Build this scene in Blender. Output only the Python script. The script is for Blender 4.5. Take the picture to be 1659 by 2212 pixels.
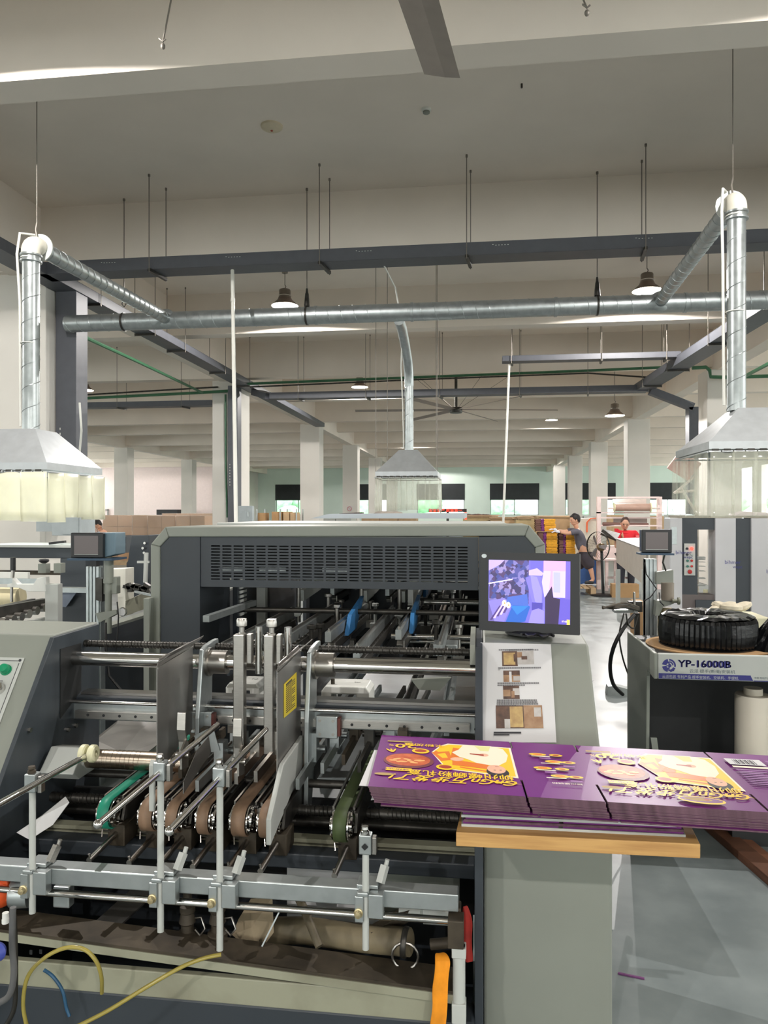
import bpy, math, random
from mathutils import Vector, Matrix
random.seed(7)
S = bpy.context.scene
for _o in list(bpy.data.objects): bpy.data.objects.remove(_o)
# ------------------------------------------------------------------ camera, world, exposure
F, CX, CY, H = 1600.0, 829.5, 1106.0, 1.65
PSI = math.radians(7.32); SN, CS = math.sin(PSI), math.cos(PSI)
cd = bpy.data.cameras.new('camera'); cam = bpy.data.objects.new('camera', cd)
S.collection.objects.link(cam); S.camera = cam
cam.location = (0, 0, H); cam.rotation_euler = (math.pi/2, 0, PSI)
cd.sensor_fit = 'VERTICAL'; cd.sensor_height = 24.0; cd.lens = 24.0*F/2212.0
cd.clip_start = 0.05; cd.clip_end = 400
S.view_settings.view_transform = 'Standard'; S.view_settings.look = 'None'
S.view_settings.gamma = 1.0; S.view_settings.use_curve_mapping = False
S.view_settings.exposure = 0.2
S.cycles.max_bounces = 9; S.cycles.diffuse_bounces = 6; S.cycles.glossy_bounces = 3
S.cycles.transparent_max_bounces = 12; S.cycles.sample_clamp_indirect = 4.0
S.cycles.caustics_reflective = False; S.cycles.caustics_refractive = False
w = bpy.data.worlds.new('sky'); S.world = w; w.use_nodes = True
_bg = w.node_tree.nodes['Background']; _bg.inputs[0].default_value = (0.95, 1.0, 0.98, 1); _bg.inputs[1].default_value = 4.6
LAMP_W = 500.0            # watts of each high bay lamp
# ------------------------------------------------------------------ pixel -> point on a known plane
def ray(u, v):
    l = (u-CX)/F; t = (CY-v)/F
    return Vector((CS*l - SN, SN*l + CS, t))
O = Vector((0, 0, H))
def WY(u, v, Y): r = ray(u, v); return O + r*(Y/r.y)
def WX(u, v, X): r = ray(u, v); return O + r*(X/r.x)
def WZ(u, v, z): r = ray(u, v); return O + r*((z-H)/r.z)
def WD(u, v, d): return O + ray(u, v)*d
def wxy(u, Y): return WY(u, CY, Y).x
# ------------------------------------------------------------------ materials
def lin(c):
    return tuple(((x/255.0)/12.92 if x/255.0 <= .04045 else ((x/255.0+.055)/1.055)**2.4) for x in c)
MATS = {}
def mat(name, col, rough=.5, metal=0., noise=.06, scale=8., bump=0., emit=None, es=1., alpha=1., trans=0., coat=0., stretch=None, c2=None, thr=None, rvar=0.):
    if name in MATS: return MATS[name]
    m = bpy.data.materials.new(name); m.use_nodes = True; MATS[name] = m
    nt = m.node_tree; b = nt.nodes['Principled BSDF']; c = lin(col)
    b.inputs['Roughness'].default_value = rough; b.inputs['Metallic'].default_value = metal
    b.inputs['Base Color'].default_value = (*c, 1)
    if coat: b.inputs['Coat Weight'].default_value = coat
    if alpha < 1: b.inputs['Alpha'].default_value = alpha
    if trans: b.inputs['Transmission Weight'].default_value = trans
    if emit is not None:
        b.inputs['Emission Color'].default_value = (*lin(emit), 1); b.inputs['Emission Strength'].default_value = es
    if noise or bump or c2 or rvar:
        tc = nt.nodes.new('ShaderNodeTexCoord'); mp = nt.nodes.new('ShaderNodeMapping')
        nt.links.new(tc.outputs['Object'], mp.inputs[0])
        if stretch: mp.inputs['Scale'].default_value = stretch
        n = nt.nodes.new('ShaderNodeTexNoise'); n.inputs['Scale'].default_value = scale; n.inputs['Detail'].default_value = 6
        nt.links.new(mp.outputs[0], n.inputs['Vector'])
        r = nt.nodes.new('ShaderNodeValToRGB')
        lo, hi = thr if thr else (.3, .7)
        r.color_ramp.elements[0].position = lo; r.color_ramp.elements[1].position = hi
        ca = lin(c2) if c2 else tuple(x*(1-noise*1.6) for x in c)
        cb = c if c2 else tuple(min(1, x*(1+noise)) for x in c)
        r.color_ramp.elements[0].color = (*ca, 1); r.color_ramp.elements[1].color = (*cb, 1)
        nt.links.new(n.outputs[0], r.inputs[0]); nt.links.new(r.outputs[0], b.inputs['Base Color'])
        if rvar:
            mr = nt.nodes.new('ShaderNodeMapRange'); mr.inputs[3].default_value = max(0, rough-rvar); mr.inputs[4].default_value = min(1, rough+rvar)
            nt.links.new(n.outputs[0], mr.inputs[0]); nt.links.new(mr.outputs[0], b.inputs['Roughness'])
        if bump:
            bp = nt.nodes.new('ShaderNodeBump'); bp.inputs['Strength'].default_value = bump; bp.inputs['Distance'].default_value = .01
            nt.links.new(n.outputs[0], bp.inputs['Height']); nt.links.new(bp.outputs[0], b.inputs['Normal'])
    return m
wall_m = mat('white wall paint', (216, 212, 204), .85, noise=.03, scale=1.2)
ceil_m = mat('ceiling paint', (234, 224, 212), .9, noise=.04, scale=.8)
floor_m = mat('sealed concrete floor', (136, 144, 144), .34, noise=.0, scale=3.0, c2=(112, 120, 121), thr=(.38, .66), rvar=.16, bump=.2)
floor_m.node_tree.nodes['Principled BSDF'].inputs['IOR'].default_value = 1.33
pale_m = mat('pale grey green machine paint', (136, 140, 131), .42, noise=.025, scale=5)
pale2_m = mat('light grey machine paint', (186, 189, 184), .42, noise=.03, scale=5)
dark_m = mat('slate machine paint', (52, 58, 64), .45, noise=.06, scale=4)
dark2_m = mat('slate worn inner paint', (60, 66, 71), .38, noise=.15, scale=6, stretch=(1, 3, 1))
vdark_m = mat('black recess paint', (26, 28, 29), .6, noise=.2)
white_m = mat('white cast paint', (225, 226, 220), .4, noise=.03)
steel_m = mat('brushed steel', (176, 172, 166), .3, 1., noise=.06, scale=30, stretch=(1, 1, 12))
plate_m = mat('scuffed steel plate', (150, 147, 143), .4, .85, noise=.1, scale=9, rvar=.08)
chrome_m = mat('polished chrome', (214, 212, 208), .12, 1., noise=.02)
alu_m = mat('anodised aluminium', (178, 184, 184), .36, .85, noise=.07, scale=20)
galv_m = mat('galvanised duct steel', (168, 174, 174), .36, .8, noise=.09, scale=14, rvar=.1)
hood_m = mat('hood sheet steel', (186, 190, 192), .42, .55, noise=.05, scale=10)
iron_m = mat('dark oily iron', (70, 68, 64), .4, .7, noise=.25, scale=14)
gunk_m = mat('greasy brown iron', (72, 64, 52), .6, .3, noise=.3, scale=12)
beige_m = mat('stained beige paint', (150, 150, 130), .5, c2=(112, 108, 90), scale=3.2, thr=(.3, .55))
cream_m = mat('cream nylon', (232, 228, 190), .45, noise=.03)
beltb_m = mat('brown leather belt', (136, 110, 88), .6, noise=.1, scale=30)
beltg_m = mat('green belt', (36, 146, 118), .5, noise=.06, scale=20)
belto_m = mat('olive belt', (76, 90, 54), .6, noise=.1, scale=20)
blue_m = mat('blue plastic', (48, 108, 160), .4, noise=.05)
black_m = mat('black plastic', (30, 31, 33), .4, noise=.05)
rubber_m = mat('black rubber', (24, 24, 25), .5, noise=.05)
blackgloss_m = mat('glossy black film', (16, 17, 19), .18, noise=.1, bump=.1, scale=30)
yellow_m = mat('yellow sticker', (206, 184, 44), .5, noise=.03)
red_m = mat('red plastic', (176, 32, 28), .4, noise=.05)
orange_m = mat('orange cloth', (240, 150, 24), .8, noise=.12, scale=20, bump=.3)
orangep_m = mat('orange motor paint', (214, 84, 34), .45, noise=.08)
redcloth_m = mat('red cloth', (150, 34, 26), .85, noise=.2, scale=20, bump=.3)
hose_m = mat('yellow clear hose', (160, 146, 72), .25, noise=.05)
bhose_m = mat('blue hose', (40, 84, 116), .35, noise=.05)
paper_m = mat('white paper', (206, 206, 206), .7, noise=.015)
ink_m = mat('dark grey print', (52, 52, 56), .7, noise=0)
card_m = mat('brown cardboard', (176, 140, 98), .8, noise=.07, scale=6)
card2_m = mat('pale cardboard', (190, 160, 124), .8, noise=.07, scale=6)
edge_m = mat('corrugated board edge', (104, 76, 88), .85, noise=.25, scale=60)
wood_m = mat('plywood board', (204, 160, 98), .55, c2=(176, 130, 76), scale=5, stretch=(1, 14, 14), thr=(.3, .6))
brownwood_m = mat('dark stained timber', (96, 62, 44), .6, noise=.2, scale=8, stretch=(1, 1, 8))
purple_m = mat('purple printed board', (112, 34, 116), .38, noise=.03, scale=10)
violet_m = mat('pale violet print', (150, 100, 160), .5, noise=0)
gold_m = mat('yellow print', (246, 200, 36), .4, noise=0)
amber_m = mat('orange print', (228, 120, 40), .4, noise=0)
brick_m = mat('red brown print', (170, 62, 40), .4, noise=0)
cream2_m = mat('cream print', (238, 232, 206), .45, noise=0)
skin2_m = mat('printed skin tone', (232, 180, 150), .5, noise=0)
hair2_m = mat('printed dark hair', (40, 34, 36), .5, noise=0)
tray_m = mat('grey painted cable tray', (84, 86, 92), .5, noise=.05)
rod_m = mat('thin threaded rod steel', (126, 120, 112), .5, .4, noise=.1)
green_m = mat('green painted pipe', (54, 104, 72), .5, noise=.08)
pvc_m = mat('white pvc pipe', (216, 216, 208), .4, noise=.02)
skin_m = mat('skin', (206, 156, 128), .55, noise=.03)
hair_m = mat('black hair', (26, 22, 22), .6, noise=.1)
blind_m = mat('dark roller blind', (38, 42, 44), .7, noise=.15, scale=2)
glass_m = mat('window glass', (210, 240, 228), .05, noise=0, alpha=.12)
curtain_m = mat('clear pvc curtain', (222, 224, 206), .16, noise=.04, scale=5, alpha=.2)
curtain2_m = mat('frosted pvc curtain', (240, 238, 214), .3, noise=.05, scale=5, alpha=.6)
lampin_m = mat('lamp glow', (255, 250, 240), .5, noise=0, emit=(255, 246, 232), es=9.)
tube_m = mat('fluorescent tube', (255, 255, 255), .4, noise=0, emit=(236, 246, 255), es=22.)
led_m = mat('lit red indicator', (255, 40, 30), .4, noise=0, emit=(255, 50, 40), es=5.)
# ------------------------------------------------------------------ mesh builder
ORG = {}
class MB:
    def __init__(s): s.v = []; s.f = []; s.mi = []; s.sm = []; s.mats = []; s.c = 0
    def use(s, m):
        if m not in s.mats: s.mats.append(m)
        s.c = s.mats.index(m); return s
    def add(s, vs, fs, smooth=False):
        n = len(s.v); s.v += [Vector(p) for p in vs]
        for f in fs: s.f.append([i+n for i in f]); s.mi.append(s.c); s.sm.append(smooth)
        return s
    def box(s, x0, x1, y0, y1, z0, z1):
        return s.add([(x0,y0,z0),(x1,y0,z0),(x1,y1,z0),(x0,y1,z0),(x0,y0,z1),(x1,y0,z1),(x1,y1,z1),(x0,y1,z1)],
                     [(0,3,2,1),(4,5,6,7),(0,1,5,4),(1,2,6,5),(2,3,7,6),(3,0,4,7)])
    def obox(s, c, sx, sy, sz, M=None):
        n = len(s.v); s.box(-sx/2, sx/2, -sy/2, sy/2, -sz/2, sz/2); c = Vector(c)
        for i in range(n, len(s.v)): s.v[i] = c + (M @ s.v[i] if M else s.v[i])
        return s
    def bar(s, p0, p1, wd, ht, up=(0,0,1)):
        p0 = Vector(p0); p1 = Vector(p1); d = (p1-p0).normalized(); up = Vector(up)
        if abs(d.dot(up)) > .98: up = Vector((0,1,0))
        x = d.cross(up).normalized(); z = x.cross(d)
        vs = [p + x*a*wd/2 + z*b*ht/2 for p in (p0, p1) for a, b in ((-1,-1),(1,-1),(1,1),(-1,1))]
        return s.add(vs, [(0,3,2,1),(4,5,6,7),(0,1,5,4),(1,2,6,5),(2,3,7,6),(3,0,4,7)])
    def cyl(s, p0, p1, r, r2=None, n=14, cap=True):
        p0 = Vector(p0); p1 = Vector(p1); r2 = r if r2 is None else r2
        d = (p1-p0).normalized(); a = Vector((0,0,1)) if abs(d.z) < .9 else Vector((1,0,0))
        x = d.cross(a).normalized(); y = d.cross(x)
        vs = [p + (x*math.cos(2*math.pi*i/n) + y*math.sin(2*math.pi*i/n))*q for p, q in ((p0, r), (p1, r2)) for i in range(n)]
        s.add(vs, [(i, (i+1)%n, n+(i+1)%n, n+i) for i in range(n)], True)
        if cap: s.add(vs, [tuple(reversed(range(n))), tuple(range(n, 2*n))])
        return s
    def tube(s, pts, r, n=8, closed=False):
        pts = [Vector(p) for p in pts]; N = len(pts); rings = []; px = None
        for i, p in enumerate(pts):
            a = pts[i-1] if (i > 0 or closed) else p; b = pts[(i+1) % N] if (i < N-1 or closed) else p
            d = (b-a).normalized()
            if px is None:
                q = Vector((0,0,1)) if abs(d.z) < .9 else Vector((1,0,0)); px = d.cross(q).normalized()
            px = (px - d*px.dot(d)).normalized(); y = d.cross(px)
            rr = r[i] if isinstance(r, (list, tuple)) else r
            rings += [p + (px*math.cos(2*math.pi*k/n) + y*math.sin(2*math.pi*k/n))*rr for k in range(n)]
        fs = []
        for i in range(N if closed else N-1):
            j = (i+1) % N
            fs += [(i*n+k, i*n+(k+1)%n, j*n+(k+1)%n, j*n+k) for k in range(n)]
        s.add(rings, fs, True)
        if not closed: s.add(rings[:n], [tuple(reversed(range(n)))]); s.add(rings[-n:], [tuple(range(n))])
        return s
    def lathe(s, prof, c=(0,0,0), axis=(0,0,1), n=24, smooth=True):
        c = Vector(c); d = Vector(axis).normalized(); a = Vector((0,0,1)) if abs(d.z) < .9 else Vector((1,0,0))
        x = d.cross(a).normalized(); y = d.cross(x); vs = []
        for r, h in prof: vs += [c + d*h + (x*math.cos(2*math.pi*k/n) + y*math.sin(2*math.pi*k/n))*max(r, 1e-4) for k in range(n)]
        return s.add(vs, [(i*n+k, i*n+(k+1)%n, (i+1)*n+(k+1)%n, (i+1)*n+k) for i in range(len(prof)-1) for k in range(n)], smooth)
    def prism(s, pts, ax, a, b):
        def P(p, t): return {'x': (t, p[0], p[1]), 'y': (p[0], t, p[1]), 'z': (p[0], p[1], t)}[ax]
        n = len(pts); vs = [P(p, a) for p in pts] + [P(p, b) for p in pts]
        return s.add(vs, [tuple(range(n)), tuple(reversed(range(n, 2*n)))] + [(i, i+n, (i+1)%n+n, (i+1)%n) for i in range(n)])
    def slab(s, pts, off):
        off = Vector(off); n = len(pts); vs = [Vector(p) for p in pts] + [Vector(p)+off for p in pts]
        return s.add(vs, [tuple(range(n)), tuple(reversed(range(n, 2*n)))] + [(i, i+n, (i+1)%n+n, (i+1)%n) for i in range(n)])
    def ball(s, c, r, sc=(1,1,1), n=12, M=None):
        c = Vector(c); vs = []; m = n//2+1
        for i in range(m+1):
            t = math.pi*i/m
            for k in range(n):
                p = Vector((math.sin(t)*math.cos(2*math.pi*k/n)*sc[0], math.sin(t)*math.sin(2*math.pi*k/n)*sc[1], math.cos(t)*sc[2]))*r
                vs.append(c + (M @ p if M else p))
        return s.add(vs, [(i*n+k, (i+1)*n+k, (i+1)*n+(k+1)%n, i*n+(k+1)%n) for i in range(m) for k in range(n)], True)
    def face(s, pts): return s.add(pts, [tuple(range(len(pts)))])
    def build(s, name, m=None, parent=None, bev=0., loc=None):
        me = bpy.data.meshes.new(name)
        if parent is not None: org = ORG[parent.name]
        elif loc is not None: org = Vector(loc)
        else:
            xs = [p.x for p in s.v]; ys = [p.y for p in s.v]
            org = Vector(((min(xs)+max(xs))/2, (min(ys)+max(ys))/2, min(p.z for p in s.v)))
        me.from_pydata([tuple(p-org) for p in s.v], [], s.f)
        ms = s.mats if s.mats else [m]
        for q in ms: me.materials.append(q)
        for i, p in enumerate(me.polygons): p.material_index = s.mi[i] if s.mats else 0; p.use_smooth = s.sm[i]
        if any(s.sm): me.set_sharp_from_angle(angle=math.radians(42))
        o = bpy.data.objects.new(name, me); S.collection.objects.link(o)
        if parent is not None: o.parent = parent
        else: o.location = org
        ORG[o.name] = org
        if bev:
            b = o.modifiers.new('bevel', 'BEVEL'); b.width = bev; b.segments = 2; b.limit_method = 'ANGLE'; b.angle_limit = math.radians(40)
        return o
def thing(name, label, cat, loc=(0,0,0), group=None, rz=0):
    o = bpy.data.objects.new(name, None); S.collection.objects.link(o); o.empty_display_size = .1
    o.location = loc; o['label'] = label; o['category'] = cat; ORG[o.name] = Vector(loc)
    if group: o['group'] = group
    if rz: o.rotation_euler.z = rz
    return o
def tag(o, label, cat, group=None):
    o['label'] = label; o['category'] = cat
    if group: o['group'] = group
    return o
def struct(o): o['kind'] = 'structure'; return o
def dup(root, loc, rz=None, label=None, parent=None):
    r = root.copy(); S.collection.objects.link(r); r.parent = parent
    if loc is not None: r.location = loc
    if rz is not None: r.rotation_euler.z = rz
    if label: r['label'] = label
    ORG[r.name] = Vector(r.location)
    for ch in list(root.children): dup(ch, None, parent=r)
    return r
def text_into(mb, s, size, o, ex, ey, m, align='LEFT', depth=0.0, shear=0., wide=1., bold=0.):
    """lettering laid on a surface: origin o, reading direction ex, up direction ey"""
    c = bpy.data.curves.new('t', 'FONT'); c.body = s; c.size = size; c.align_x = align; c.shear = shear; c.offset = bold*size
    c.resolution_u = 2
    t = bpy.data.objects.new('t', c); S.collection.objects.link(t)
    dg = bpy.context.evaluated_depsgraph_get(); me = bpy.data.meshes.new_from_object(t.evaluated_get(dg))
    o = Vector(o); ex = Vector(ex).normalized()*wide; ey = Vector(ey).normalized(); nz = ex.cross(ey).normalized()*depth
    mb.use(m); mb.add([o + ex*v.co.x + ey*v.co.y + nz for v in me.vertices], [tuple(p.vertices) for p in me.polygons])
    bpy.data.objects.remove(t); bpy.data.curves.remove(c); bpy.data.meshes.remove(me)
def helix(mb, p0, p1, R, pitch, r=.004, n=5, ph=0):
    p0 = Vector(p0); p1 = Vector(p1); d = (p1-p0); L = d.length; d.normalize()
    a = Vector((0,0,1)) if abs(d.z) < .9 else Vector((1,0,0)); x = d.cross(a).normalized(); y = d.cross(x)
    N = max(8, int(L/pitch*18)); mb.tube([p0 + d*L*i/N + (x*math.cos(ph+2*math.pi*L/pitch*i/N) + y*math.sin(ph+2*math.pi*L/pitch*i/N))*R for i in range(N+1)], r, n)
# ------------------------------------------------------------------ the hall
ORD = ['first', 'second', 'third', 'fourth', 'fifth', 'sixth', 'seventh', 'eighth', 'ninth', 'tenth', 'eleventh', 'twelfth', 'thirteenth']
ZS = H+4.18; ZB = H+3.32          # slab soffit, beam soffit
XL, XR, YB, YF = -29.0, 17.6, -18.0, 60.3
LX0, LX1, RX0, RX1, FX0, FX1 = -6.5, -5.78, 5.10, 5.85, -18.1, -17.4
COLY = [9.3, 17.5, 26.5, 35.0, 43.4, 51.9]
struct(MB().box(XL-1, XR+1, YB, YF+.3, -.2, 0).build('floor', floor_m))
struct(MB().box(XL-1, XR+1, YB, YF+.3, ZS, ZS+.2).build('ceiling', ceil_m))
m = MB().box(XL-.3, XL, YB, YF, 0, 1.2).box(XL-.3, XL, YB, YF, 4.6, ZS)
for k in range(10): m.box(XL-.3, XL, YB+k*8.4, YB+k*8.4+1.6, 1.2, 4.6)  # unseen openings, widened so more sky light comes in
struct(m.build('wall_left', wall_m))
# beams across and along
BY = [5.42, 9.5, 13.65, 17.75, 22.1, 26.7, 30.9, 35.2, 39.3, 43.6, 47.8, 52.1, 56.2, 1.1, -3.1, -7.4, -11.6, -15.8]
for i, y in enumerate(BY):
    zb = ZB + (.08 if (i % 2 == 0 and i < 13) else 0)
    struct(MB().box(XL, XR, y, y+.3, zb, ZS).build('ceiling_beam', ceil_m))
for x0, x1 in ((LX0+.2, LX1-.2), (RX0+.2, RX1-.2), (FX0+.2, FX1-.2)):
    struct(MB().box(x0, x1, YB, YF, ZB-.12, ZS).build('ceiling_girder', ceil_m))
for x0, x1, ys in ((LX0, LX1, COLY), (RX0, RX1, COLY), (FX0, FX1, COLY)):
    for y in ys:
        struct(MB().box(x0, x1, y, y+.72, 0, ZB-.1).build('column', wall_m, bev=.012))
# far wall with window openings
starts = [-28.7, -22.8, -16.88, -10.96, -5.04, .88, 6.80, 12.72]
mb = MB(); z0, z1 = 1.38, 3.92
mb.box(XL, XR, YF, YF+.3, 0, z0); mb.box(XL, XR, YF, YF+.3, z1, ZS)
xs = XL
for a in starts: mb.box(xs, a, YF, YF+.3, z0, z1); xs = a+3.86
mb.box(xs, XR, YF, YF+.3, z0, z1); struct(mb.build('wall_far', mat('white wall with green window light', (218, 232, 222), .85, noise=.02, scale=1)))  # wall colour carries the green tint of the window light
for k, a in enumerate(starts):
    f = MB()
    for x in (a+.04, a+1.93, a+3.82): f.box(x-.04, x+.04, YF+.1, YF+.16, z0, z1)
    for z in (z0+.04, z1-.04): f.box(a+.08, a+3.78, YF+.1, YF+.16, z-.04, z+.04)
    fo = struct(f.build('window_%d' % (k+1), alu_m))
    MB().box(a+.08, a+3.78, YF+.12, YF+.135, z0+.08, z1-.08).build('pane', glass_m, fo)
    b = MB().box(a-.02, a+3.88, YF-.05, YF-.03, 2.62, z1+.02)
    for q in range(3): b.box(a-.02, a+3.88, YF-.06, YF-.05, 2.62+q*.42, 2.64+q*.42)
    tag(b.build('roller_blind', blind_m), 'dark roller blind lowered over the upper half of the '+ORD[k]+' far window from the left', 'blind', 'dark blinds on the far windows')
# pale partition wall on the far left, door and shutter openings in it
mb = MB(); mb.box(XL, -18.4, 52.65, 52.8, 0, ZS); struct(mb.build('wall_back_left', mat('pink white wall', (240, 224, 220), .85, noise=.02)))
struct(MB().box(-18.55, -18.4, 52.8, YF, 0, ZS).build('wall_return', wall_m))
# right wall with high windows, openings widened to let in more sky light
mb = MB(); mb.box(XR, XR+.3, YB, YF, 0, 1.2); mb.box(XR, XR+.3, YB, YF, 4.6, ZS)
for k in range(10): mb.box(XR, XR+.3, YB+k*8.4, YB+k*8.4+1.6, 1.2, 4.6)
struct(mb.build('wall_right', wall_m))
mb = MB(); mb.box(XL, XR, YB-.3, YB, 0, 1.0); mb.box(XL, XR, YB-.3, YB, 4.4, ZS)
for k in range(9): mb.box(XL+k*5.5, XL+k*5.5+1.3, YB-.3, YB, 1.0, 4.4)
struct(mb.build('wall_back', wall_m))  # unseen wall added to limit light from behind, openings sized for fill light
# outside ground and hedge seen through the windows
tag(MB().box(-60, 50, YF+.3, 110, -.3, -.02).build('lawn', mat('sunlit grass', (190, 220, 180), .9, noise=.2, scale=2)), 'green lawn outside beyond the far windows', 'lawn')['kind'] = 'structure'
hm = mat('sunlit hedge leaves', (176, 222, 186), .9, noise=.3, scale=2, bump=.2)
random.seed(3)
for k in range(12):
    t = MB(); cx = -42+k*7.2
    for q in range(14): t.ball((cx+random.uniform(-1.6, 1.6), 75+random.uniform(-1.5, 1.5), random.uniform(.3, 3.4)), random.uniform(.9, 1.55), (1.2, .8, .9), 10)
    tag(t.build('hedge_bush', hm), ORD[k]+' bright green bush from the left, growing outside the far windows', 'bush', 'bushes outside the far windows')
# ------------------------------------------------------------------ high bay lamps
def make_lamp(loc, drop, label, group=None):
    """loc: centre of the mouth; drop: length of suspension above"""
    t = thing('high_bay_lamp', label, 'lamp', loc, group); x, y, z = loc
    MB().lathe([(.235, 0), (.232, .012), (.19, .05), (.13, .10), (.115, .135), (.105, .135), (.12, .10), (.18, .053)], loc, n=28).build('reflector', mat('lamp reflector', (120, 104, 92), .4, .3), t)
    MB().lathe([(0, .3), (.05, .3), (.09, .285), (.1, .27), (.1, .17), (.105, .16), (.115, .135), (0, .135)], loc, n=24).build('ballast_housing', mat('lamp housing', (128, 118, 106), .4, .5), t)
    MB().lathe([(.228, .001), (.218, .012), (.176, .052)], loc, n=28).build('inner_reflector', mat('lit white reflector', (255, 252, 244), .5, noise=0, emit=(255, 248, 236), es=3.0), t)
    MB().lathe([(.105, .162), (.112, .166), (.112, .18), (.105, .184)], loc, n=24).build('trim_ring', chrome_m, t)
    MB().lathe([(0, .062), (.172, .062), (.172, .053), (0, .053)], loc, n=20).build('diffuser', lampin_m, t)
    m = MB().tube([(x, y, z+.3), (x+.02, y, z+.34), (x, y, z+.37)], .008); m.cyl((x, y, z+.36), (x, y, z+drop-.02), .008 if drop > 1 else .006); m.cyl((x, y, z+drop-.03), (x, y, z+drop), .05)
    m.build('suspension', rod_m, t)
    l = bpy.data.lights.new('lamp_light', 'POINT'); l.shadow_soft_size = .012; l.energy = LAMP_W; l.color = (1., .955, .92)
    lo = bpy.data.objects.new('lamp_light', l); S.collection.objects.link(lo); lo.parent = t; lo.location = (0, 0, .036)
    return t
zl = H+3.58
L1 = make_lamp((-3.35, 12.55, zl), ZS-zl, 'high bay lamp on the ceiling behind the round duct, left one of the two')
dup(L1, (2.72, 12.55, zl+.03), label='high bay lamp on the ceiling above the right end of the round duct')
L3 = make_lamp((wxy(1328, 18.5), 18.5, H+2.33), ZS-H-2.33, 'high bay lamp hanging low on a long rod, right of the ceiling fan')
g = 'high bay lamps of the other bays'  # out of view; most are added to light the far and side bays
for x, y in [(-3.5, 4.2), (2.9, 4.2), (-3.5, -4.3), (2.9, -4.3), (-3.5, -12.7), (2.9, -12.7), (-3.4, 21), (2.8, 29.5), (-3.4, 38), (2.8, 50), (-3.4, 57), 
             (-11.5, 6), (-11.5, 20.5), (-11.5, 37), (-11.5, 49), (-23, 30), (-23, 46), (11.5, 6), (11.5, 24), (11.5, 41)]:
    q = dup(L1, (x, y, zl), label='unseen high bay lamp %s, %s row of lamps' % (('in the '+ORD[min(12, int((y+1)//4.15))]+' beam bay ahead') if y > 0 else ('one bay behind' if y > -8 else 'three bays behind'), 'far left' if x < -20 else 'left' if x < -10 else 'middle left' if x < 0 else 'middle right' if x < 5 else 'right')); q['group'] = g
# ------------------------------------------------------------------ detectors and hooks on the ceiling
def ceil_px(u, v): return WZ(u, v, ZS)
p = ceil_px(587, 272); t = thing('ceiling_speaker', 'round cream ceiling fixture, wide shallow disc on the slab', 'speaker', (p.x, p.y, ZS))
MB().lathe([(0, -.05), (.06, -.05), (.09, -.035), (.115, -.02), (.12, 0)], (p.x, p.y, ZS), n=28).build('cover', mat('cream fixture', (214, 202, 176), .6), t)
MB().lathe([(0, -.058), (.012, -.058), (.014, -.05)], (p.x, p.y, ZS), n=10).build('indicator', brick_m, t)
p = ceil_px(921, 235); t = thing('smoke_detector', 'small white smoke detector under the slab', 'detector', (p.x, p.y, ZS))
MB().lathe([(.05, 0), (.05, -.02), (.036, -.028)], (p.x, p.y, ZS), n=20).build('base', white_m, t)
MB().lathe([(.036, -.03), (.036, -.045), (0, -.05)], (p.x, p.y, ZS), n=20).build('sensor_head', pale_m, t)
p = ceil_px(1127, 181); tag(MB().cyl((p.x, p.y, ZS-.04), (p.x, p.y, ZS), .01).build('anchor_bolt', iron_m), 'tiny anchor bolt stub in the slab right of the detector', 'bolt')
for (u0, v0, u1, v1, lb) in ((370, 0, 352, 100, 'wire with a knotted hook end hanging at top left of the ceiling'), (1259, 5, 1268, 28, 'short wire hook hanging near the top edge of the ceiling')):
    a = WY(u1, v1, 5.0); b = WY(u0, v0, 5.0); b = b + (b-a)*((ZS-.03-b.z)/(b.z-a.z))
    t = thing('ceiling_hook', lb, 'hook', (a.x, a.y, a.z))
    m = MB().tube([a + Vector((0, 0, .03)), (a+b)/2, b], .006, 6); m.cyl(b, b+Vector((0, 0, .03)), .012)
    m.build('wire', rod_m, t)
    m = MB().ball(a, .018, (1, 1, 1.2), 8); m.tube([a+Vector((-.03, 0, .06)), a+Vector((0, 0, .035)), a+Vector((.02, 0, .05))], .006, 6); m.build('knot', rod_m, t)
# ------------------------------------------------------------------ cable trays
def tray(name, p0, p1, wd, ht, label, covers=0):
    p0 = Vector(p0); p1 = Vector(p1); t = thing(name, label, 'cable tray', ((p0+p1)/2)); d = (p1-p0).normalized(); side = d.cross(Vector((0,0,1))).normalized()
    m = MB(); m.bar(p0, p1, wd, .004)
    for sg in (-1, 1): m.bar(p0 + side*sg*(wd/2-.002) + Vector((0,0,ht/2)), p1 + side*sg*(wd/2-.002) + Vector((0,0,ht/2)), .004, ht)
    m.bar(p0+Vector((0,0,ht)), p1+Vector((0,0,ht)), wd+.006, .004)
    m.build('channel', tray_m, t)
    return t
def hanger(x0, x1, y0, y1, z, label, grp, top=ZS):
    """two threaded rods and the small cross bar that carries a tray"""
    t = thing('tray_hanger', label, 'hanger', ((x0+x1)/2, (y0+y1)/2, z), grp)
    for x, y in ((x0, y0), (x1, y1)):
        m = MB().cyl((x, y, z-.05), (x, y, top), .006, n=6); m.cyl((x, y, top-.03), (x, y, top), .014, n=6); m.build('rod', rod_m, t)
    MB().bar((x0, y0, z-.022), (x1, y1, z-.022), .04, .035).build('cross_bar', iron_m, t)
z1t = H+3.02
T1 = tray('cable_tray', (-5.55, 8.92, z1t), (12, 8.92, z1t), .3, .15, 'long grey cable tray crossing the hall in front of the round duct')
for k in range(9):
    x = -4.7+k*1.62
    for q in range(6): 
        pass
m = MB()
for k in range(9):
    for q in range(6): m.obox((-4.7+k*1.62+q*.035, 8.768, z1t+.105+.008*(q == 0)), .014, .003, .006)
m.build('punched_holes', white_m, T1)
gh = 'rod hangers of the near cross tray'
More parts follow.
